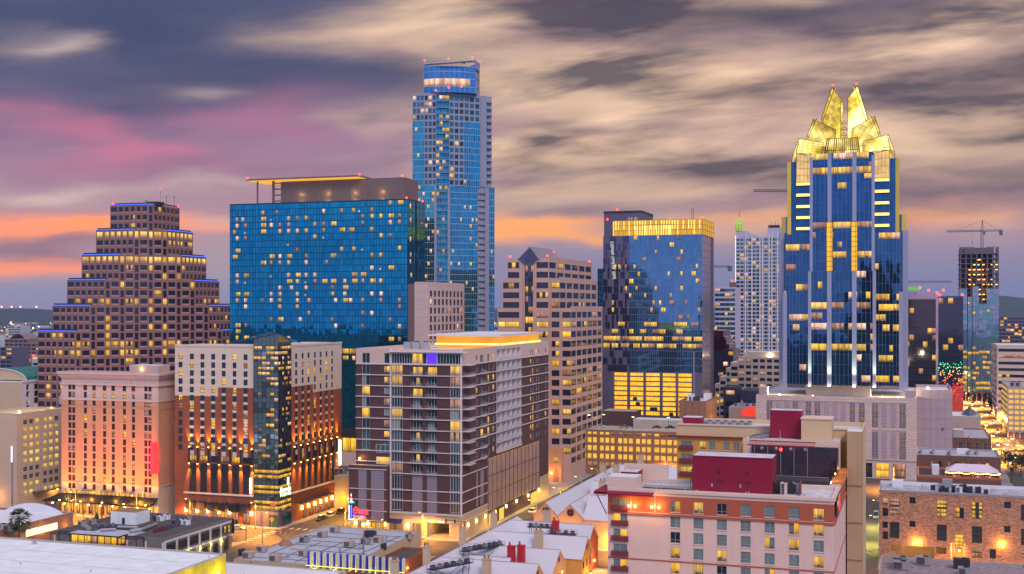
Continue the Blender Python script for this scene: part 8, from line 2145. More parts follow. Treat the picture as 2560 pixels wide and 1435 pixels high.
def crane(r,z0,zj,la,lb,mast):
    def lat(m,p,q,w,n):
        p,q=Vector(p),Vector(q)
        for dx,dz in ((-w,0),(w,0),(0,w*1.6)):
            o=Vector((dx if abs((q-p).z)>1 else 0,dx if abs((q-p).z)<1 else dz,dz if abs((q-p).z)<1 else 0)); m.bar(p+o,q+o,.22,M['cranesteel'])
        for i in range(n):
            a=p.lerp(q,i/n); c=p.lerp(q,(i+1)/n)
            if abs((q-p).z)>1: m.bar(a+Vector((-w if i % 2 else w,0,0)),c+Vector((w if i % 2 else -w,0,0)),.14,M['cranesteel'])
            else: m.bar(a+Vector((0,0,0)),a.lerp(c,.5)+Vector((0,0,w*1.6)),.13,M['cranesteel']); m.bar(a.lerp(c,.5)+Vector((0,0,w*1.6)),c,.13,M['cranesteel'])
    if mast:
        m=MB(); lat(m,(0,0,z0),(0,0,zj+1),1.0,12); m.build('mast',r)
        m=MB(); m.bar((-1,0,zj),(.4,0,zj+9),.3,M['cranesteel']); m.bar((1,0,zj),(.4,0,zj+9),.3,M['cranesteel']); m.build('apex',r)
        m=MB(); m.bar((.4,0,zj+9),(la*.7,0,zj+1.6),.12,M['cranesteel']); m.bar((.4,0,zj+9),(lb*.8,0,zj+1),.12,M['cranesteel']); m.build('tie',r)
        m=MB(); m.box(lb-2.5,lb,-.8,.8,zj-3.4,zj+.6,M['slate']); m.build('counterweight',r)
        m=MB(); m.box(.8,2.6,-1.2,.4,zj-2.4,zj,M['slate']); m.build('cab',r)
        m=MB(); lat(m,(0,0,zj),(lb,0,zj),.7,8); m.build('counter_jib',r)
        m=MB(); m.bar((la*.28,0,zj),(la*.28,0,zj-9),.08,M['steel']); m.box(la*.28-.4,la*.28+.4,-.4,.4,zj-10,zj-9,M['steel']); m.build('hook',r)
    m=MB(); lat(m,(0 if mast else lb,0,zj),(la,0,zj),.7,26); m.build('jib',r)
M['concrete_d']=mat('raw_concrete_frame',(.13,.12,.15),.9,var=.1); M['cranesteel']=mat('crane_steel',(.10,.09,.10),.6)
construction()
for px,Y,py,la,lb,lab in ((1975,700,479,1884,2010,'long crane jib reaching out left behind the crystal tower'),(1770,900,668,1826,1740,'short crane jib sticking out right of the golden crowned tower'),(2240,950,706,2379,2230,'faint crane jib above the pale slab right of the crystal tower')):
    x=gx(px,Y); r=empty('tower_crane',(x,Y,0),0,lab,'crane'); zj=gz(py,Y); crane(r,0,zj,gx(la,Y)-x,gx(lb,Y)-x,False)
    part(r,'mast',lambda m: m.box(-.9,.9,-.9,.9,0,zj,M['cranesteel']))
    part(r,'counterweight',lambda m: m.box(gx(la,Y)-x-(2 if px==1770 else 0),gx(la,Y)-x+1,-.8,.8,zj-3,zj+1,M['slate']) if px==1770 else m.box(gx(lb,Y)-x-2,gx(lb,Y)-x,-.8,.8,zj-3,zj+1,M['slate']))
# far right offices and parking decks
def right_blocks():
    b=B('banded_white_office','white office block with dark ribbon windows at the right edge','building',2640,800); x0=b.fx(2492); zt=b.z(b.F,2492,862); D=60; m=MB(); fl=4.35; wl=W(x0,D,-PHI_R); rf=[]; rl=[]
    n=int(zt/fl)-1
    for j in range(n):
        z1=zt-2.6-fl*j; z0=z1-2.0
        for i in range(5): a,c=1+(-x0-2)*i/5,1+(-x0-2)*(i+1)/5; rf.append((x0+a,x0+c,z0,z1)); b.win((3,1,None,'win_dark',None),b.F,x0+a,x0+c,z0,z1,pick(.2,'pm'[j % 2]),.2)
        for i in range(4): a,c=2+(D-4)*i/4,2+(D-4)*(i+1)/4; rl.append((a,c,z0,z1)); b.win((3,1,None,'win_dark',None),wl,a,c,z0,z1,pick(.1,'m'),.2)
    facade(m,b.F,x0,0,0,zt,rf,M['ivory'],.2); facade(m,wl,0,D,0,zt,rl,M['ivory'],.2); m.box(x0,0,.02,D,0,zt-.6,M['ivory'],M['white'],skip='FL'); m.build('office_body',b.root); b.flush(60)
    part(b,'roof_plant',lambda k: k.box(x0+22,x0+36,14,24,zt-.6,zt+2.4,M['white']))
    q=B('open_parking_deck','open parking deck with yellow lit levels in front of the banded office','parking garage',2640,690); x0=q.fx(2520); zt=q.z(q.F,2520,968); D=58; m=MB(); fl=3.1; wl=W(x0,D,-PHI_R)
    for j in range(int(zt/fl)):
        z=zt-fl*j; m.box(x0,0,0,D,z-1.3,z-.02,M['concrete'],M['concrete'])
    m.box(x0+.6,-.6,.8,D-.6,0,zt-.6,M['brown'])
    m.build('deck_slab',q.root)
    for j in range(1,int(zt/fl)):
        z=zt-fl*j; part(q,'lit_level',lambda k: (k.box(x0+.3,-.3,.4,.78,z+.02,z+1.75,M['gar_in']),k.box(x0+.3,x0+.58,.8,D,z+.02,z+1.75,M['gar_dim'])))
    for i in range(9): part(q,'deck_pier',lambda k: k.box(x0+(-x0)*i/8-.4,x0+(-x0)*i/8+.4,-.15,.3,0,zt,M['concrete']))
    for i,px in enumerate((2532,2546)): ac_unit(q,q.fx(px,8),8,zt,3,2.6,2.6,label=['left','right'][i]+' plant box on top of the open parking deck')
    for i in range(4): lamp(q.root,(x0-2,8+14*i,9),500,(1,.7,.2)); part(q,'wall_lamp',lambda k: k.box(x0-.4,x0-.1,8+14*i,8.8+14*i,8,11,M['bulb_yellow']))
    for args in (('glass_corner_office','mid rise glass office with lit floors behind the avenue trees',2546,1300,2424,820,'slate',.34),('tan_loft_block','narrow tan block with a string of bright lights down its side by the avenue',2432,1225,2409,896,'tan',.1),('long_far_office','long dark office low on the right horizon with lit top floor',2620,1500,2500,792,'slate',.4),('purple_midrise','plain taupe mid rise with one pale screen by the avenue',2470,1250,2436,915,'taupe',.05)):
        t=tower(args[0],args[1],args[2],args[3],args[4],None,args[5],args[6],4,4,args[7],(2,1,None,'win_off',None),.9,.6,None,40,26,cat='building',litk='lfp'); t.flush(40)
        if 'tan' in args[0]: part(t,'string_light',lambda k: [k.box(.05,.5,2+R.uniform(0,20),3+R.uniform(0,20),z_,z_+.6,M['bulb']) for z_ in range(4,int(t.zt),2)]); lamp(t.root,(4,8,8),4000)
        if 'purple' in args[0]: part(t,'pale_screen',lambda k: strip(k,t.F,t.x0*.8,t.x0*.2,t.zt-9,t.zt-4,M['win_soft'],.02,.1))
        if 'glass_corner' in args[0]: lights_on(t,[(-2,1,t.zt)],.7)
M['gar_dim']=emi('deck_side_glow',(1,.55,.08),.7)
right_blocks()
b=B('navy_glass_block','narrow navy glass block peeking out left of the golden crowned tower','building',1515,820); x0=b.fx(1494); zt=b.z(b.F,1500,672)
gl=MB(); mu=MB(); curtain(gl,mu,b.F,x0,0,0,zt,4,26,[M['blueB'],M['fG']],M['slate'],.004,.15,.08); gl.build('glass_facade',b.root); mu.build('mullion_grid',b.root); part(b,'core',lambda m: m.box(x0,0,.3,20,0,zt-.2,M['slate']))
b=B('street_corner_shop','small peach corner shop with pointed arch door beside the brown garage','building',1403,520); x0=b.fx(1374); zt=b.z(b.F,1390,1120)
m=MB(); m.box(x0,0,0,22,0,zt,M['salmon'],M['concrete']); m.build('shop_body',b.root); b.win((2,1,M['brown'],'win_dark',None),b.F,x0+1.6,x0+4.0,zt-6.4,zt-4,'f',-.03)
part(b,'arched_door',lambda m: m.face([(x0+1.6,-.05,.2),(x0+4.2,-.05,.2),(x0+4.2,-.05,4.2),(x0+2.9,-.05,6.4),(x0+1.6,-.05,4.2)],M['brown'])); lamp(b.root,(x0/2,-3,4),900); part(b,'door_lamp',lambda m: m.ball(x0+1,-.5,4,.3,M['bulb'],6,4)); b.flush()
b=B('tan_pharmacy','low ochre lit building with an arched entrance in the gap between brick hotel and apartments','building',880,445); x0=b.fx(836); zt=b.z(b.F,870,1190); m=MB(); m.box(x0,0,0,16,0,zt,M['stone'],M['greyroof']); m.build('shop_body',b.root)
part(b,'arched_entrance',lambda m: m.face([(-4.6,-.05,2),(-2.6,-.05,2),(-2.6,-.05,6.6),(-3.6,-.05,7.8),(-4.6,-.05,6.6)],M['garage_lit'])); lamp(b.root,(-4,-3,5),900,(1,.6,.08)); part(b,'entrance_lamp',lambda m: m.ball(-1.4,-.5,5,.3,M['bulb'],6,4))
for i,px in enumerate((846,858)): ac_unit(b,b.fx(px,6),6,zt,2.4,2,1.8,M['khaki'],label=['left','right'][i]+' khaki unit on the ochre lit building between hotel and apartments')
# ------------------------------------------------------------------ hazy suburbs and hills
M['hazeb1']=mat('suburb_wall_pale',(.40,.42,.48),.9); M['hazeb2']=mat('suburb_wall_brown',(.22,.16,.16),.9); M['wood']=mat('distant_wood',(.030,.048,.040),.95,var=.5,vs=.01)
def suburbs():
    rr=random.Random(8)
    for i,(px0,px1,py,Y,mt,lb) in enumerate(((0,30,868,1150,'tealD','dark teal office slab at the left edge beyond the arcaded block'),(12,68,848,1300,'hazeb2','brown banded office with barrel roof in the hazy left distance'),(66,114,858,1250,'hazeb2','brown office wing with red lamps in the hazy left distance'),(80,116,890,900,'hazeb1','pale green box building with a lit strip left of the granite tower'),(64,118,918,800,'concrete','grey plant topped parking deck left of the granite tower'),(14,50,815,2000,'hazeb1','white apartment blocks on the hazy left skyline'),(52,114,838,1700,'hazeb1','row of white apartments halfway up the left haze'))):
        t=tower('suburban_block',lb,px1,Y,px0,None,py,mt if mt != 'tealD' else 'slate',4.0,5,.2 if 'plant' not in lb else .6,(2,1,None,'win_dark',None),.8,.5,None,20,24,cat='building',litk='lf',top='white'); t.flush(20)
        if 'barrel' in lb: part(t,'barrel_roof',lambda m: [m.face([(t.x0*(.15+.7*k/8),2,t.zt+6*math.sin(math.pi*k/8)),(t.x0*(.15+.7*(k+1)/8),2,t.zt+6*math.sin(math.pi*(k+1)/8)),(t.x0*(.15+.7*(k+1)/8),24,t.zt+6*math.sin(math.pi*(k+1)/8)),(t.x0*(.15+.7*k/8),24,t.zt+6*math.sin(math.pi*k/8))],M['hazeb2']) for k in range(8)])
        if 'red lamps' in lb: lights_on(t,[(t.x0*.9,-1,t.zt-14),(t.x0*.6,-1,t.zt-14)],.9)
    m=MB(); li=MB(); E=[emi('far_lamp_amber',(1,.5,.12),9),emi('far_lamp_white',(1,.85,.65),7)]
    for i in range(1500):
        Y=1500*(1+rr.random() ** 1.6*3.4); x=Y*rr.uniform(-.5,.5)
        h=rr.choice([5,7,8,10,14,20 if Y<2600 else 9]); w,d=rr.uniform(12,50),rr.uniform(12,30)
        m.box(x,x+w,Y,Y+d,0,h,M['hazeb1'] if rr.random()<.5 else M['hazeb2'],M['hazeb1'] if rr.random()<.4 else None)
        if rr.random()<.8: k=.4+Y/4200; li.box(x-3,x-3+k,Y-1,Y-1+k,h*rr.uniform(.4,1.1),h*rr.uniform(.4,1.1)+k,E[i % 2])
    tag(m.build('distant_city'),None,None,kind='stuff'); tag(li.build('distant_lamp_field'),None,None,kind='stuff')
    w=MB()
    for i in range(1500):
        Y=1350*(1+rr.random() ** 1.3*4); x=Y*rr.uniform(-.55,.55); s=rr.uniform(5,13); w.cyl(x,Y,0,s*.9,s,M['wood'],6,s*.5)
    tag(w.build('distant_woodland'),None,None,kind='stuff')
    hl=MB(); n=90
    for k,(Yh,hb,amp) in enumerate(((6500,60,26),(9500,74,34))):
        pts=[]
        for i in range(n+1):
            x=Yh*(-.62+1.24*i/n); px=CX+FPX*x/Yh
            h=hb+amp*(.5*math.sin(i*.21+k)+.3*math.sin(i*.53+2*k)+.2*math.sin(i*1.3))+(70+30*k)*max(0,min(1,(px-1800)/700))
            pts.append((x,h))
        for (xa,ha),(xb,hb2) in zip(pts,pts[1:]):
            hl.face([(xa,Yh-1500,0),(xb,Yh-1500,0),(xb,Yh,hb2),(xa,Yh,ha)],M['wood']); hl.face([(xa,Yh,ha),(xb,Yh,hb2),(xb,Yh+2500,0),(xa,Yh+2500,0)],M['wood'])
    tag(hl.build('hills'),None,None,kind='structure')
    r=random.Random(3)
    for i,px in enumerate((4,29,51,91,140)):
        Y=6300; x=gx(px,Y); o=empty('broadcast_mast',(x,Y,0),0,['first','second','third','fourth','fifth'][i]+' mast lamp from the left on the hazy hill line','mast','masts on the hills')
        z=gz(768,Y); part(o,'mast',lambda m: m.bar((0,0,0),(0,0,z),1.2,M['cranesteel'])); part(o,'lamp',lambda m: m.ball(0,0,z+2,4.2,M['far_or'],8,5))
M['far_or']=emi('mast_lamp',(1,.32,.08),6)
suburbs()

# ------------------------------------------------------------------ two towers behind the viewpoint, seen only as reflections in the glass fronts
def mirrored(name,label,a,b,w,d,steps,wall,p):
    x,y,_=AB(a,b); r=empty(name,(x,y,0),-TH,label,'tower'); m=MB(); wm=MB()
    for k,(zt,f) in enumerate(steps):
        zb=steps[k+1][0] if k+1<len(steps) else 0; hw=w*f/2; m.box(-hw,hw,-d/2,d/2,zb,zt,M[wall])
        for j in range(int((zt-zb)/4)):
            for i in range(int(2*hw/4)):
                s=-hw+.6+4*i; z=zt-3.2-4*j; wm.face([(s+2.8,d/2+.05,z),(s,d/2+.05,z),(s,d/2+.05,z+2.2),(s+2.8,d/2+.05,z+2.2)],M['win_lit'] if R.random()<p else M['win_dark'],True)
    m.build('tower_body',r); o=wm.build('window',r); o['kind']='stuff'
mirrored('reflected_stepped_tower','brown stepped tower showing as a reflection in the crystal tower glass',-38,-300,62,40,((128,.35),(112,.6),(92,.8),(70,1)),'brown',.16)
mirrored('reflected_dark_tower','dark tower showing as a reflection in the golden crowned tower glass',-210,-260,58,40,((118,.45),(104,.75),(86,1)),'slate',.2)
# ------------------------------------------------------------------ vehicles
M['dumpster']=mat('dumpster_green',(.02,.12,.05),.6)
CARC={'white': (.62,.62,.63),'silver': (.36,.37,.39),'black': (.012,.012,.014),'grey': (.12,.12,.13),'red': (.30,.02,.02),'blue': (.03,.06,.16),'tan': (.34,.27,.18)}
for k,v in CARC.items():
    m=M['car_'+k]=mat('car_paint_'+k,v,.3,.3,.03); m.node_tree.nodes['Principled BSDF'].inputs['Coat Weight'].default_value=.6
M['tyre']=mat('tyre_rubber',(.02,.02,.022),.9); M['carglass']=glass('car_glass',(.03,.035,.045),.05,.4,0); M['rim']=mat('wheel_rim',(.35,.35,.36),.35,.7)
M['head_on']=emi('headlight_on',(1,.86,.6),26); M['head_off']=mat('headlight_lens',(.6,.6,.6),.2); M['tail_on']=emi('tail_light_on',(1,.02,.01),9); M['tail_off']=mat('tail_lens',(.25,.01,.01),.3)
PROTO={}
def car_proto(kind,col,on):
    key=(kind,col,on)
    if key in PROTO: return PROTO[key]
    L,Wd,hb,ht,cab={'sedan': (4.6,1.8,.92,1.45,(-.95,-.55,.75,1.45)),'suv': (4.8,1.95,1.08,1.8,(-1.0,-.65,1.85,2.25)),'van': (5.4,2.0,1.15,2.35,(-1.9,-1.3,2.55,2.68))}[kind]
    r=bpy.data.objects.new('parked_car',None); hl=L/2; hw=Wd/2
    def prof(pts,w0,w1,m,matl,z0,z1):      # closed side outline (x,z), narrower at the top
        f=lambda x,z,s: (x,s*(w0+(w1-w0)*(z-z0)/max(.01,z1-z0)),z)
        A=[f(x,z,-1) for x,z in pts]; Bq=[f(x,z,1) for x,z in pts]; n=len(pts)
        m.face(A[::-1],matl); m.face(Bq,matl)
        for i in range(n): j=(i+1) % n; m.face([A[i],A[j],Bq[j],Bq[i]],matl)
    b=MB(); prof([(-hl,.38),(-hl+.1,.25),(hl-.1,.25),(hl,.4),(hl,hb-.12),(hl-.12,hb),(-hl+1.15,hb),(-hl+.35,hb-.14),(-hl,hb-.3)],hw,hw-.06,b,M['car_'+col],.25,hb)
    prof([(cab[1]-.02,ht-.02),(cab[2]+.02,ht-.02),(cab[2]-.1,ht+.05),(cab[1]+.15,ht+.05)],hw-.26,hw-.32,b,M['car_'+col],ht-.02,ht+.05)
    for s in (-1,1):
        for x0,x1 in ((cab[1],cab[1]+.09),((cab[1]+cab[2])/2-.05,(cab[1]+cab[2])/2+.05),(cab[2]-.1,cab[2])): b.bar((x0-(.1 if x0==cab[1] else 0),s*(hw-.09),hb),(x0+.05,s*(hw-.27),ht),.05,M['car_'+col])
    if kind=='van': prof([(0,hb),(cab[3],hb),(cab[3]-.02,ht-.05),(0,ht-.05)],hw-.05,hw-.22,b,M['car_'+col],hb,ht)
    def add(name,mb,par):
        o=bpy.data.objects.new(name,mb.mesh(name)); o.parent=par; r_parts.append(o); return o
    r_parts=[]
    add('body',b,r)
    g=MB(); prof([(cab[0],hb),(cab[3],hb),(cab[2],ht),(cab[1],ht)],hw-.1,hw-.28,g,M['carglass'],hb,ht); add('window_glass',g,r)
    for x in (-hl+.85,hl-.9):
        for s in (-1,1):
            t=MB(); t.bar((x,s*(hw-.2),.33),(x,s*(hw+.01),.33),.33,M['tyre'],12); w=add('wheel',t,r)
            t=MB(); t.bar((x,s*(hw+.012),.33),(x,s*(hw+.02),.33),.19,M['rim'],8); add('rim',t,w)
    for s in (-1,1):
        t=MB(); t.box(-hl-.03,-hl+.08,s*(hw-.42)-.2,s*(hw-.42)+.2,hb-.46,hb-.26,M['head_on' if on else 'head_off']); add('headlight',t,r)
        t=MB(); t.box(hl-.06,hl+.03,s*(hw-.3)-.16,s*(hw-.3)+.16,hb-.4,hb-.2,M['tail_on' if on else 'tail_off']); add('tail_light',t,r)
    PROTO[key]=(r,r_parts); return PROTO[key]
NC=0
def car(kind,col,a,b,ang,label,on=False,group=None,z=.03,xy=None):
    """ang: heading on the street grid; 0 = along the cross street (nose to -a), 90 = nose towards the viewer"""
    r,parts=car_proto(kind,col,on); mp={r: r.copy()}; n=mp[r]; C.objects.link(n)
    for p in parts: c=p.copy(); C.objects.link(c); c.parent=mp[p.parent]; mp[p]=c
    x,y,_=AB(a,b) if xy is None else (*xy,0); n.location=(x,y,z); n.rotation_euler=(0,0,-TH+rad(ang)); n.name={'sedan': 'parked_car','suv': 'sport_utility_car','van': 'parked_van'}[kind] if not on else 'moving_car'
    tag(n,label,'van' if kind=='van' else 'car',group); return n
OR=['first','second','third','fourth','fifth','sixth','seventh','eighth','ninth','tenth','eleventh','twelfth','thirteenth','fourteenth']
cols=list(CARC); rc_=random.Random(21)
for i in range(12):
    c=rc_.choice(['white','silver','grey','black','white']); k=rc_.choice(['sedan','suv']); car(k,c,60.6,712+7.2*i+(14 if i>4 else 0),90,f'{c} {k}, {OR[i]} in the near parked line on the avenue',False,'cars parked along the avenue')
for i in range(6):
    c=rc_.choice(['grey','black','silver']); car('sedan',c,60.6,895+7.5*i,90,f'{c} sedan, {OR[i]} in the farther parked line by the avenue trees',False,'cars parked along the avenue')
n=0
for lane,a in enumerate((43.6,48.6,53.4)):
    for i in range(9):
        b=640+62*i+17*lane+rc_.uniform(-12,12)
        if 668<b<694: b += 30
        c=rc_.choice(['white','silver','black','grey']); car(rc_.choice(['sedan','suv']),c,a,b,90,f'{c} car with headlights on, {OR[i]} in the {["left","middle","right"][lane]} avenue lane',True,'traffic on the avenue')
for i in range(5): c=['white','silver','white','grey','black'][i]; car('sedan',c,38+4.2*i,684-1.5*(i % 2),0,f'{c} car lit up crossing the avenue junction, {OR[i]} from left',True,'traffic at the avenue junction')
# alley
car('van','white',-13.0,452,90,'white van parked far up the greenish lit alley')
for i,(a,b,k,c) in enumerate(((-20.4,405,'sedan','blue'),(-20.6,398,'suv','black'),(-20.4,416,'sedan','grey'),(-20.4,424,'sedan','black'))): car(k,c,a,b,90 if i % 2 else 100,f'dark {c} {k} against the left side of the alley, {["second","nearest","third","farthest"][i]} one')
car('suv','silver',-25,345,0,'silver car at the foot of the alley on the orange street',True)
car('suv','black',14.5,371,0,'black hatchback parked at the brick warehouse wall under the lit doorway'); car('sedan','blue',32,370.5,8,'dark car with a blue glow parked right of the black hatchback')
# court between the gabled houses
car('sedan','white',-77,357,10,'white sedan parked on the orange lit court below the gabled houses'); car('sedan','silver',-71,341,95,'silver car half hidden by the pink hotel corner'); car('sedan','red',-67,338,95,'red sedan beside the pink hotel corner')
# hotel corner streets
car('sedan','white',-219,359.5,180,'white patrol style sedan at the kerb below the glass hotel corner'); car('suv','grey',-229,359.4,180,'grey sport utility at the kerb left of the white sedan'); car('sedan','red',-231,345,0,'dark red car waiting by the black roofed building'); car('suv','white',-262,358,180,'white sport utility in front of the salmon hotel gallery',True)
car('sedan','silver',-275,352,0,'silver sedan with headlights on before the salmon hotel',True)
for i,(b,c) in enumerate(((384,'black'),(391,'silver'),(399,'black'))): car('suv',c,-200.5,b,90,f'{c} car at the kerb beside the brick hotel entrance, {OR[i]} from the corner')
car('sedan','white',-190,402,90,'white car with headlights on in the street left of the apartments',True); car('sedan','silver',-186.5,420,90,'silver car with headlights on farther up beside the apartments',True)
car('suv','grey',-133.5,374,90,'grey sport utility parked at the stone corner of the apartments'); car('suv','white',-133.5,422,90,'white sport utility parked up the lane by the metal garage screen'); car('sedan','black',-134,404,90,'black sedan parked up the lane between the two sport utilities'); car('sedan','black',-252,298,40,'dark car with orange glow beside the palm tree')
for i in range(4): c=['white','silver','red','black'][i]; x,y,_=AB(0,0); car('sedan',c,0,0,0,f'{c} car on the top deck of the brown garage, {OR[i]} from the left',z=gz(1066,545)-.9,xy=(gx([1500,1560,1640,1672][i],548),548-[-.4,2,3,4][i]))
# ------------------------------------------------------------------ street lamps, signals and signs
def street_lamp(a,b,ang,label,e=5200,col=(1,.36,.03),h=8.5,arm=2.4,group='street lamps',bulb='bulb'):
    x,y,_=AB(a,b); r=empty('street_lamp',(x,y,.15),-TH+rad(ang),label,'street lamp',group)
    p=MB(); p.cyl(0,0,0,h,.13,M['metal'],8,.08); p.cyl(0,0,0,.5,.24,M['steel'],8,.2); p.build('pole',r)
    p=MB(); pr=(0,0,h)
    for k in range(1,6): q=(arm*k/5,0,h+.9*math.sin(k/5*math.pi*.6)); p.bar(pr,q,.06,M['metal'],5); pr=q
    p.build('arm',r)
    p=MB(); p.box(arm-.2,arm+.6,-.17,.17,pr[2]-.02,pr[2]+.14,M['metal']); hd=p.build('lamp_head',r)
    p=MB(); p.box(arm-.1,arm+.5,-.13,.13,pr[2]-.09,pr[2]-.021,M[bulb]); p.build('bulb',hd)
    l=bpy.data.lights.new('street_light','SPOT'); l.energy=e*4.2; l.color=col; l.spot_size=rad(152); l.spot_blend=.5; l.shadow_soft_size=.25
    o=bpy.data.objects.new('street_light',l); C.objects.link(o); o.parent=r; o.location=(arm+.2,0,pr[2]-.12); return r
q=0
for a,wh in ((-288,'left of the salmon hotel'),(-262,'before the salmon hotel'),(-240,'between salmon and brick hotels'),(-214,'before the brick hotel'),(-180,'at the neon sign corner'),(-152,'before the apartment shopfronts'),(-118,'by the garage mouth lane'),(-84,'on the gabled court'),(-28,'left of the alley mouth'),(10,'in front of the brick warehouse'),(34,'right of the brick warehouse')):
    street_lamp(a,362,-90,'curved arm street lamp '+wh,11000)
for a,wh in ((-275,'behind the barrel parapet roof'),(-199,'right of the black roofed building'),(-158,'behind the blue grey roof'),(-100,'behind the near gables'),(-62,'at the end of the gabled court'),(-34,'at the pink hotel street corner')):
    street_lamp(a,341,90,'curved arm street lamp '+wh,11000)
for b,wh in ((385,'nearest on'),(410,'second along'),(438,'farthest up')):
    street_lamp(-184,b,180,f'curved arm street lamp {wh} the street between brick hotel and apartments',12000,(1,.46,.05))
for b,wh in ((395,'nearest up'),(425,'midway up'),(455,'far up'),(480,'at the top of')):
    street_lamp(-123.5,b,180,f'yellowish street lamp {wh} the lane beside the metal garage screen',9000,(1,.58,.06))
for i,b in enumerate((400,432)): street_lamp(-10.6,b,180,['nearer','farther'][i]+' lime tinted lamp lighting the alley',7000,(.95,.82,.14),bulb='bulb_yellow')
for a,wh in ((-104,'beside the corner shop'),(-70,'before the brown garage'),(-34,'behind the tan hotel wing'),(-8,'left below the medallion podium'),(24,'right below the medallion podium')): street_lamp(a,524,-90,'orange street lamp '+wh,24000)
for i in range(9):
    street_lamp(63,655+52*i,180,f'avenue lamp on the right kerb, {OR[i]} from the near end',42000,group='avenue lamps'); street_lamp(39,628+56*i,0,f'avenue lamp on the left kerb, {OR[i]} from the near end',42000,group='avenue lamps')
def signal(a,b,ang,label):
    x,y,_=AB(a,b); r=empty('traffic_signal',(x,y,.15),-TH+rad(ang),label,'traffic light','traffic signals')
    p=MB(); p.cyl(0,0,0,6.5,.14,M['steel'],8); p.bar((0,0,6.2),(7,0,6.6),.09,M['steel']); p.build('mast_arm',r)
    for x_ in (3.5,6.6):
        p=MB(); p.box(x_-.2,x_+.2,-.2,.2,5.6,6.8,M['black']); hd=p.build('signal_head',r)
        for k,c in enumerate(('nr_off','no_off','sig_green')): p=MB(); p.box(x_-.13,x_+.13,-.24,-.201,6.45-.36*k,6.7-.36*k,M[c]); p.build('lens',hd)
M['nr_off']=mat('signal_lens_red',(.12,.01,.01),.4); M['no_off']=mat('signal_lens_amber',(.12,.06,.01),.4); M['sig_green']=emi('signal_green',(.05,1,.4),8)
signal(-297,364,0,'mast arm traffic signal showing green left of the salmon hotel'); signal(-205,341,180,'mast arm traffic signal right of the black roofed building'); signal(40,692,0,'mast arm traffic signal over the avenue junction'); signal(-138,364,180,'mast arm traffic signal at the apartment lane corner')
def signpost(a,b,label,fn,h=2.2,cat='sign'):
    x,y,_=AB(a,b); r=empty('road_sign',(x,y,.15),-TH,label,cat); p=MB(); p.cyl(0,0,0,h+.4,.05,M['metal'],6); p.build('post',r); p=MB(); fn(p,h); p.build('sign_plate',r); return r
M['sign_red_p']=mat('sign_red_paint',(.55,.02,.02),.5); M['sign_white_p']=mat('sign_white_paint',(.7,.7,.7),.5); M['sign_orange']=mat('sign_orange_paint',(.8,.16,.01),.5)
def noentry(m,h):
    n=18; m.face([(.75*math.cos(2*math.pi*i/n),-.08,h+.75*math.sin(2*math.pi*i/n)) for i in range(n)],M['sign_red_p']); m.box(-.5,.5,-.11,-.081,h-.12,h+.12,M['sign_white_p'])
s_=signpost(-22.3,364,'round red and white no entry sign at the alley mouth',noentry,3)
signpost(-208,362.6,'orange diamond roadwork sign by the brick hotel corner',lambda m,h: (m.face([(0,-.08,h-.9),(.9,-.08,h),(0,-.08,h+.9),(-.9,-.08,h)],M['sign_orange']),m.face([(-.9,-.06,h),(0,-.06,h+.9),(.9,-.06,h),(0,-.06,h-.9)],M['sign_orange'])),3.4)
for i,(a,b) in enumerate(((-21.3,436),(-21.2,432))):
    x,y,_=AB(a,b); o=MB(); o.box(-.9,.9,-.8,.8,.1,1.5,M['dumpster']); o.box(-.95,.95,-.85,.85,1.5,1.62,M['black']); tag(o.build('dumpster',None,(x,y,.05),-TH),['farther','nearer'][i]+' green dumpster at the side of the alley','dumpster','dumpsters in the alley')
# ------------------------------------------------------------------ trees
M['bark']=mat('bark',(.09,.06,.045),.9,var=.3,vs=2); M['leafA']=mat('oak_leaf',(.050,.075,.022),.7,var=.5,vs=.5); M['leafB']=mat('oak_leaf_dark',(.028,.050,.018),.7,var=.5,vs=.5); M['palm']=mat('palm_leaf',(.06,.085,.035),.6,var=.4,vs=1)
def oak_proto(seed,h,w):
    r=random.Random(seed); t=MB(); t.bar((0,0,0),(.1,.1,h*.42),.3,M['bark'],7,.2); ends=[]
    for k in range(7):
        an=2*math.pi*k/7+r.uniform(-.3,.3); e=(math.cos(an)*w*r.uniform(.25,.42),math.sin(an)*w*r.uniform(.25,.42),h*r.uniform(.62,.82)); t.bar((.1,.1,h*.38),e,.13,M['bark'],5,.05); ends.append(e)
    cl=MB(); cs=[]
    for k in range(26):
        an,rr,z=r.uniform(0,6.28),w*.5*math.sqrt(r.random()),r.uniform(.42,.95)
        k2=math.sqrt(max(.1,1-((z-.62)/.42) ** 2)); cs.append((math.cos(an)*rr*k2,math.sin(an)*rr*k2,h*z,r.uniform(.8,1.5)*w/9))
    for cx,cy,cz,s in cs:
        m=M['leafA'] if r.random()<.55 else M['leafB']
        for k in range(95):
            v=Vector((r.gauss(0,1),r.gauss(0,1),r.gauss(0,.8))).normalized()*s*r.random() ** .4; p=Vector((cx,cy,cz))+v
            a=Vector((r.gauss(0,1),r.gauss(0,1),r.gauss(0,1))).normalized(); u=a.cross(Vector((.3,.5,.8))).normalized(); q=r.uniform(.16,.34)
            cl.face([p-a*q,p+u*q*.5,p+a*q,p-u*q*.5],m)
    return t.mesh('trunk'),cl.mesh('crown')
OAK=[oak_proto(3,11,11),oak_proto(9,8.5,8),oak_proto(14,9.5,9)]
def plant(proto,a,b,s,label,cat='tree',name='street_oak',z=.15,rz=0):
    x,y,_=AB(a,b); r=empty(name,(x,y,z),rz,label,cat,'street trees'); r.scale=(s,s,s)
    for nm,me in zip(('trunk','crown'),proto): o=bpy.data.objects.new(nm,me); C.objects.link(o); o.parent=r
def px_ab(px,py,z=0): x,y,_=gp(px,py,z); return x*CU-y*SU,x*SU+y*CU
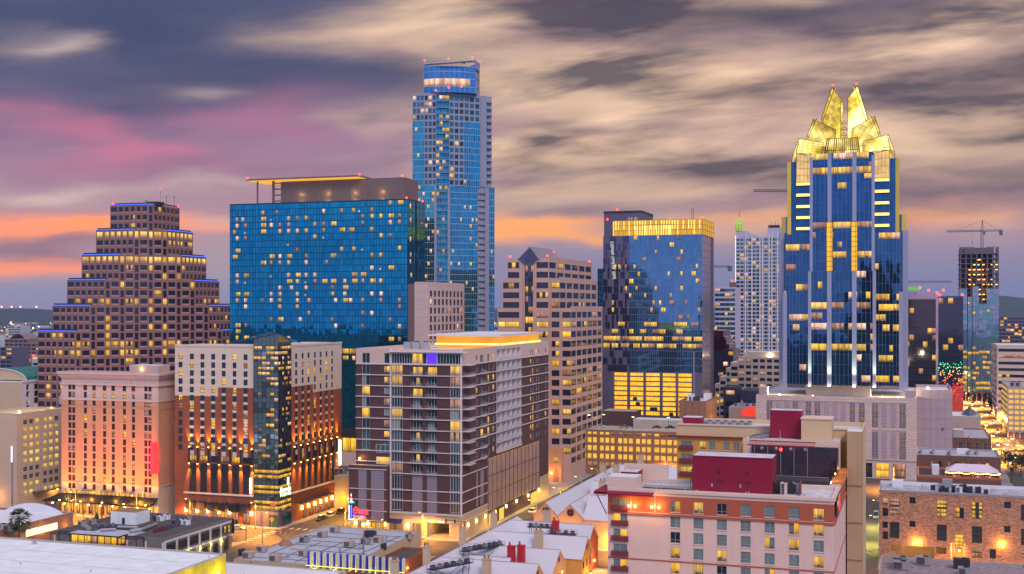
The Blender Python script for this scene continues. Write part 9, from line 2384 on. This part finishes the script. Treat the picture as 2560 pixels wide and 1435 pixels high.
for i,(px,py,s,k,lb) in enumerate(((2528,1208,1.25,0,'large dark live oak right of the party tent'),(2478,1032,1.25,1,'round live oak in front of the open parking deck'),(2452,985,1.2,2,'live oak up the avenue left of the banded office'),(2462,1000,.9,1,'smaller oak between the two avenue oaks'),(2552,1190,1.0,2,'oak at the picture edge beside the large dark one'),(2440,968,1.0,0,'far oak at the end of the avenue trees'))): a,b=px_ab(px,py); plant(OAK[k],a,b,s,lb,rz=i)
def bare_proto(seed,h,spread=1.):
    r=random.Random(seed); m=MB(); tr=MB(); tr.bar((0,0,0),(0,0,h*.3),.13,M['bark'],6,.1)
    def grow(p,d,L,rad_,n):
        q=p+d*L; m.bar(p,q,rad_,M['bark'],3,rad_*.6)
        if n==0: return
        for k in range(3 if n>1 else 4): grow(p.lerp(q,r.uniform(.55,1)),(d+Vector((r.gauss(0,.5),r.gauss(0,.5),r.gauss(.1,.3)))*spread).normalized(),L*r.uniform(.55,.8),rad_*.55,n-1)
    for k in range(4): grow(Vector((0,0,h*.28)),Vector((r.gauss(0,.45),r.gauss(0,.45),1)).normalized(),h*.28,.09,4)
    return tr.mesh('trunk'),m.mesh('crown')
BARE=[bare_proto(2,8),bare_proto(6,7),bare_proto(8,9,.8)]
for i,(a,b,s,lb) in enumerate(((-200.5,322,1,'bare winter tree by the grey building corner, nearest the junction'),(-201,312,.9,'bare winter tree second from the junction along the grey building'),(-200.5,301,1,'bare winter tree third from the junction along the grey building'),(-190,339,.9,'bare bush like tree at the corner of the blue grey roof'),(-180.5,372,.9,'bare tree beside the neon pylon'),(-165,361.5,.7,'thin bare tree before the purple awnings'),(-72,362,1.0,'bare tree by the peach gabled house wall'),(-6,508,1.1,'thin bare tree against the podium arcade'),(-210,338,.8,'bare tree at the kerb opposite the brick hotel'),(-276,361,.8,'bare tree left of the salmon hotel gallery'),(-303,364,.9,'bare tree at the corner of the beige block'))): plant(BARE[i % 3],a,b,s,lb,name='bare_tree',rz=i*1.3)
for i in range(7): plant(BARE[i % 3],-21.6,372+8.5*i,.95,f'leafless hedge tree along the left side of the alley, {OR[i]} from the mouth',name='bare_tree',rz=i)
# low dark shed row along the alley
sh=Site('alley_shed_row','low grey shed roofs with a dark unit along the left of the alley','building',-22.6,440); part(sh,'shed_body',lambda m: m.box(-8,0,0,44,0,5.0,M['slategrey'],M['gravel2'])); part(sh,'roof_unit',lambda m: m.box(-5,-1,30,36,5.0,7.2,M['slate']))
def palm(a,b,h,label):
    x,y,_=AB(a,b); r=random.Random(4); o=empty('palm_tree',(x,y,.1),0,label,'palm tree'); t=MB()
    for k in range(6): t.bar((.05*k,0,h*k/6*.86),(.05*k+.05,0,h*(k+1)/6*.86),.26-.012*k,M['bark'],8)
    t.build('trunk',o); f=MB()
    for k in range(120):
        an=r.uniform(0,6.28); el=r.uniform(-1.2,1.25); d=Vector((math.cos(an)*math.cos(el),math.sin(an)*math.cos(el),math.sin(el))); p=Vector((.3,0,h*.86)); L=r.uniform(2.0,2.9) if el>-.6 else r.uniform(1.8,3.6)
        q=p+d*L; side=d.cross(Vector((0,0,1))).normalized(); f.bar(p,q,.03,M['palm'],3)
        for s in range(9):
            w=(s-4)/4*.95; tip=q+(d*math.cos(w)+side*math.sin(w))*r.uniform(1.1,1.6)+Vector((0,0,-.4)); n=(d*math.cos(w+1.57)+side*math.sin(w+1.57))*.19
            f.face([q-n,tip,q+n],M['palm'])
    f.build('fronds',o)
palm(-251,290,15.5,'single fan palm standing between the barrel parapet and black roofed buildings')
x,y,_=AB(-248,322); o=MB(); o.cyl(0,0,0,9,.9,M['leafB'],9,.6); o.cyl(0,0,9,10.5,.6,M['leafB'],9,.05)
t_=tag(o.build('cypress_tree',None,(x,y,.1)),'narrow dark column cypress beside the glowing orange sign','tree')
# ------------------------------------------------------------------ haze
def haze():
    m=MB(); m.box(-9500,9500,-2200,13500,-1,300,None); me=bpy.data.meshes.new('haze'); me.from_pydata(m.v,[],m.f); o=bpy.data.objects.new('haze',me); C.objects.link(o); tag(o,None,None,kind='stuff')
    mt=bpy.data.materials.new('haze_air'); mt.use_nodes=True; n=mt.node_tree.nodes; n.clear(); out=n.new('ShaderNodeOutputMaterial'); v=n.new('ShaderNodeVolumePrincipled'); v.inputs['Color'].default_value=(.45,.64,1,1); v.inputs['Density'].default_value=HAZE; v.inputs['Anisotropy'].default_value=.0
    mt.node_tree.links.new(v.outputs[0],out.inputs['Volume']); me.materials.append(mt)
HAZE=4.5e-5
haze()
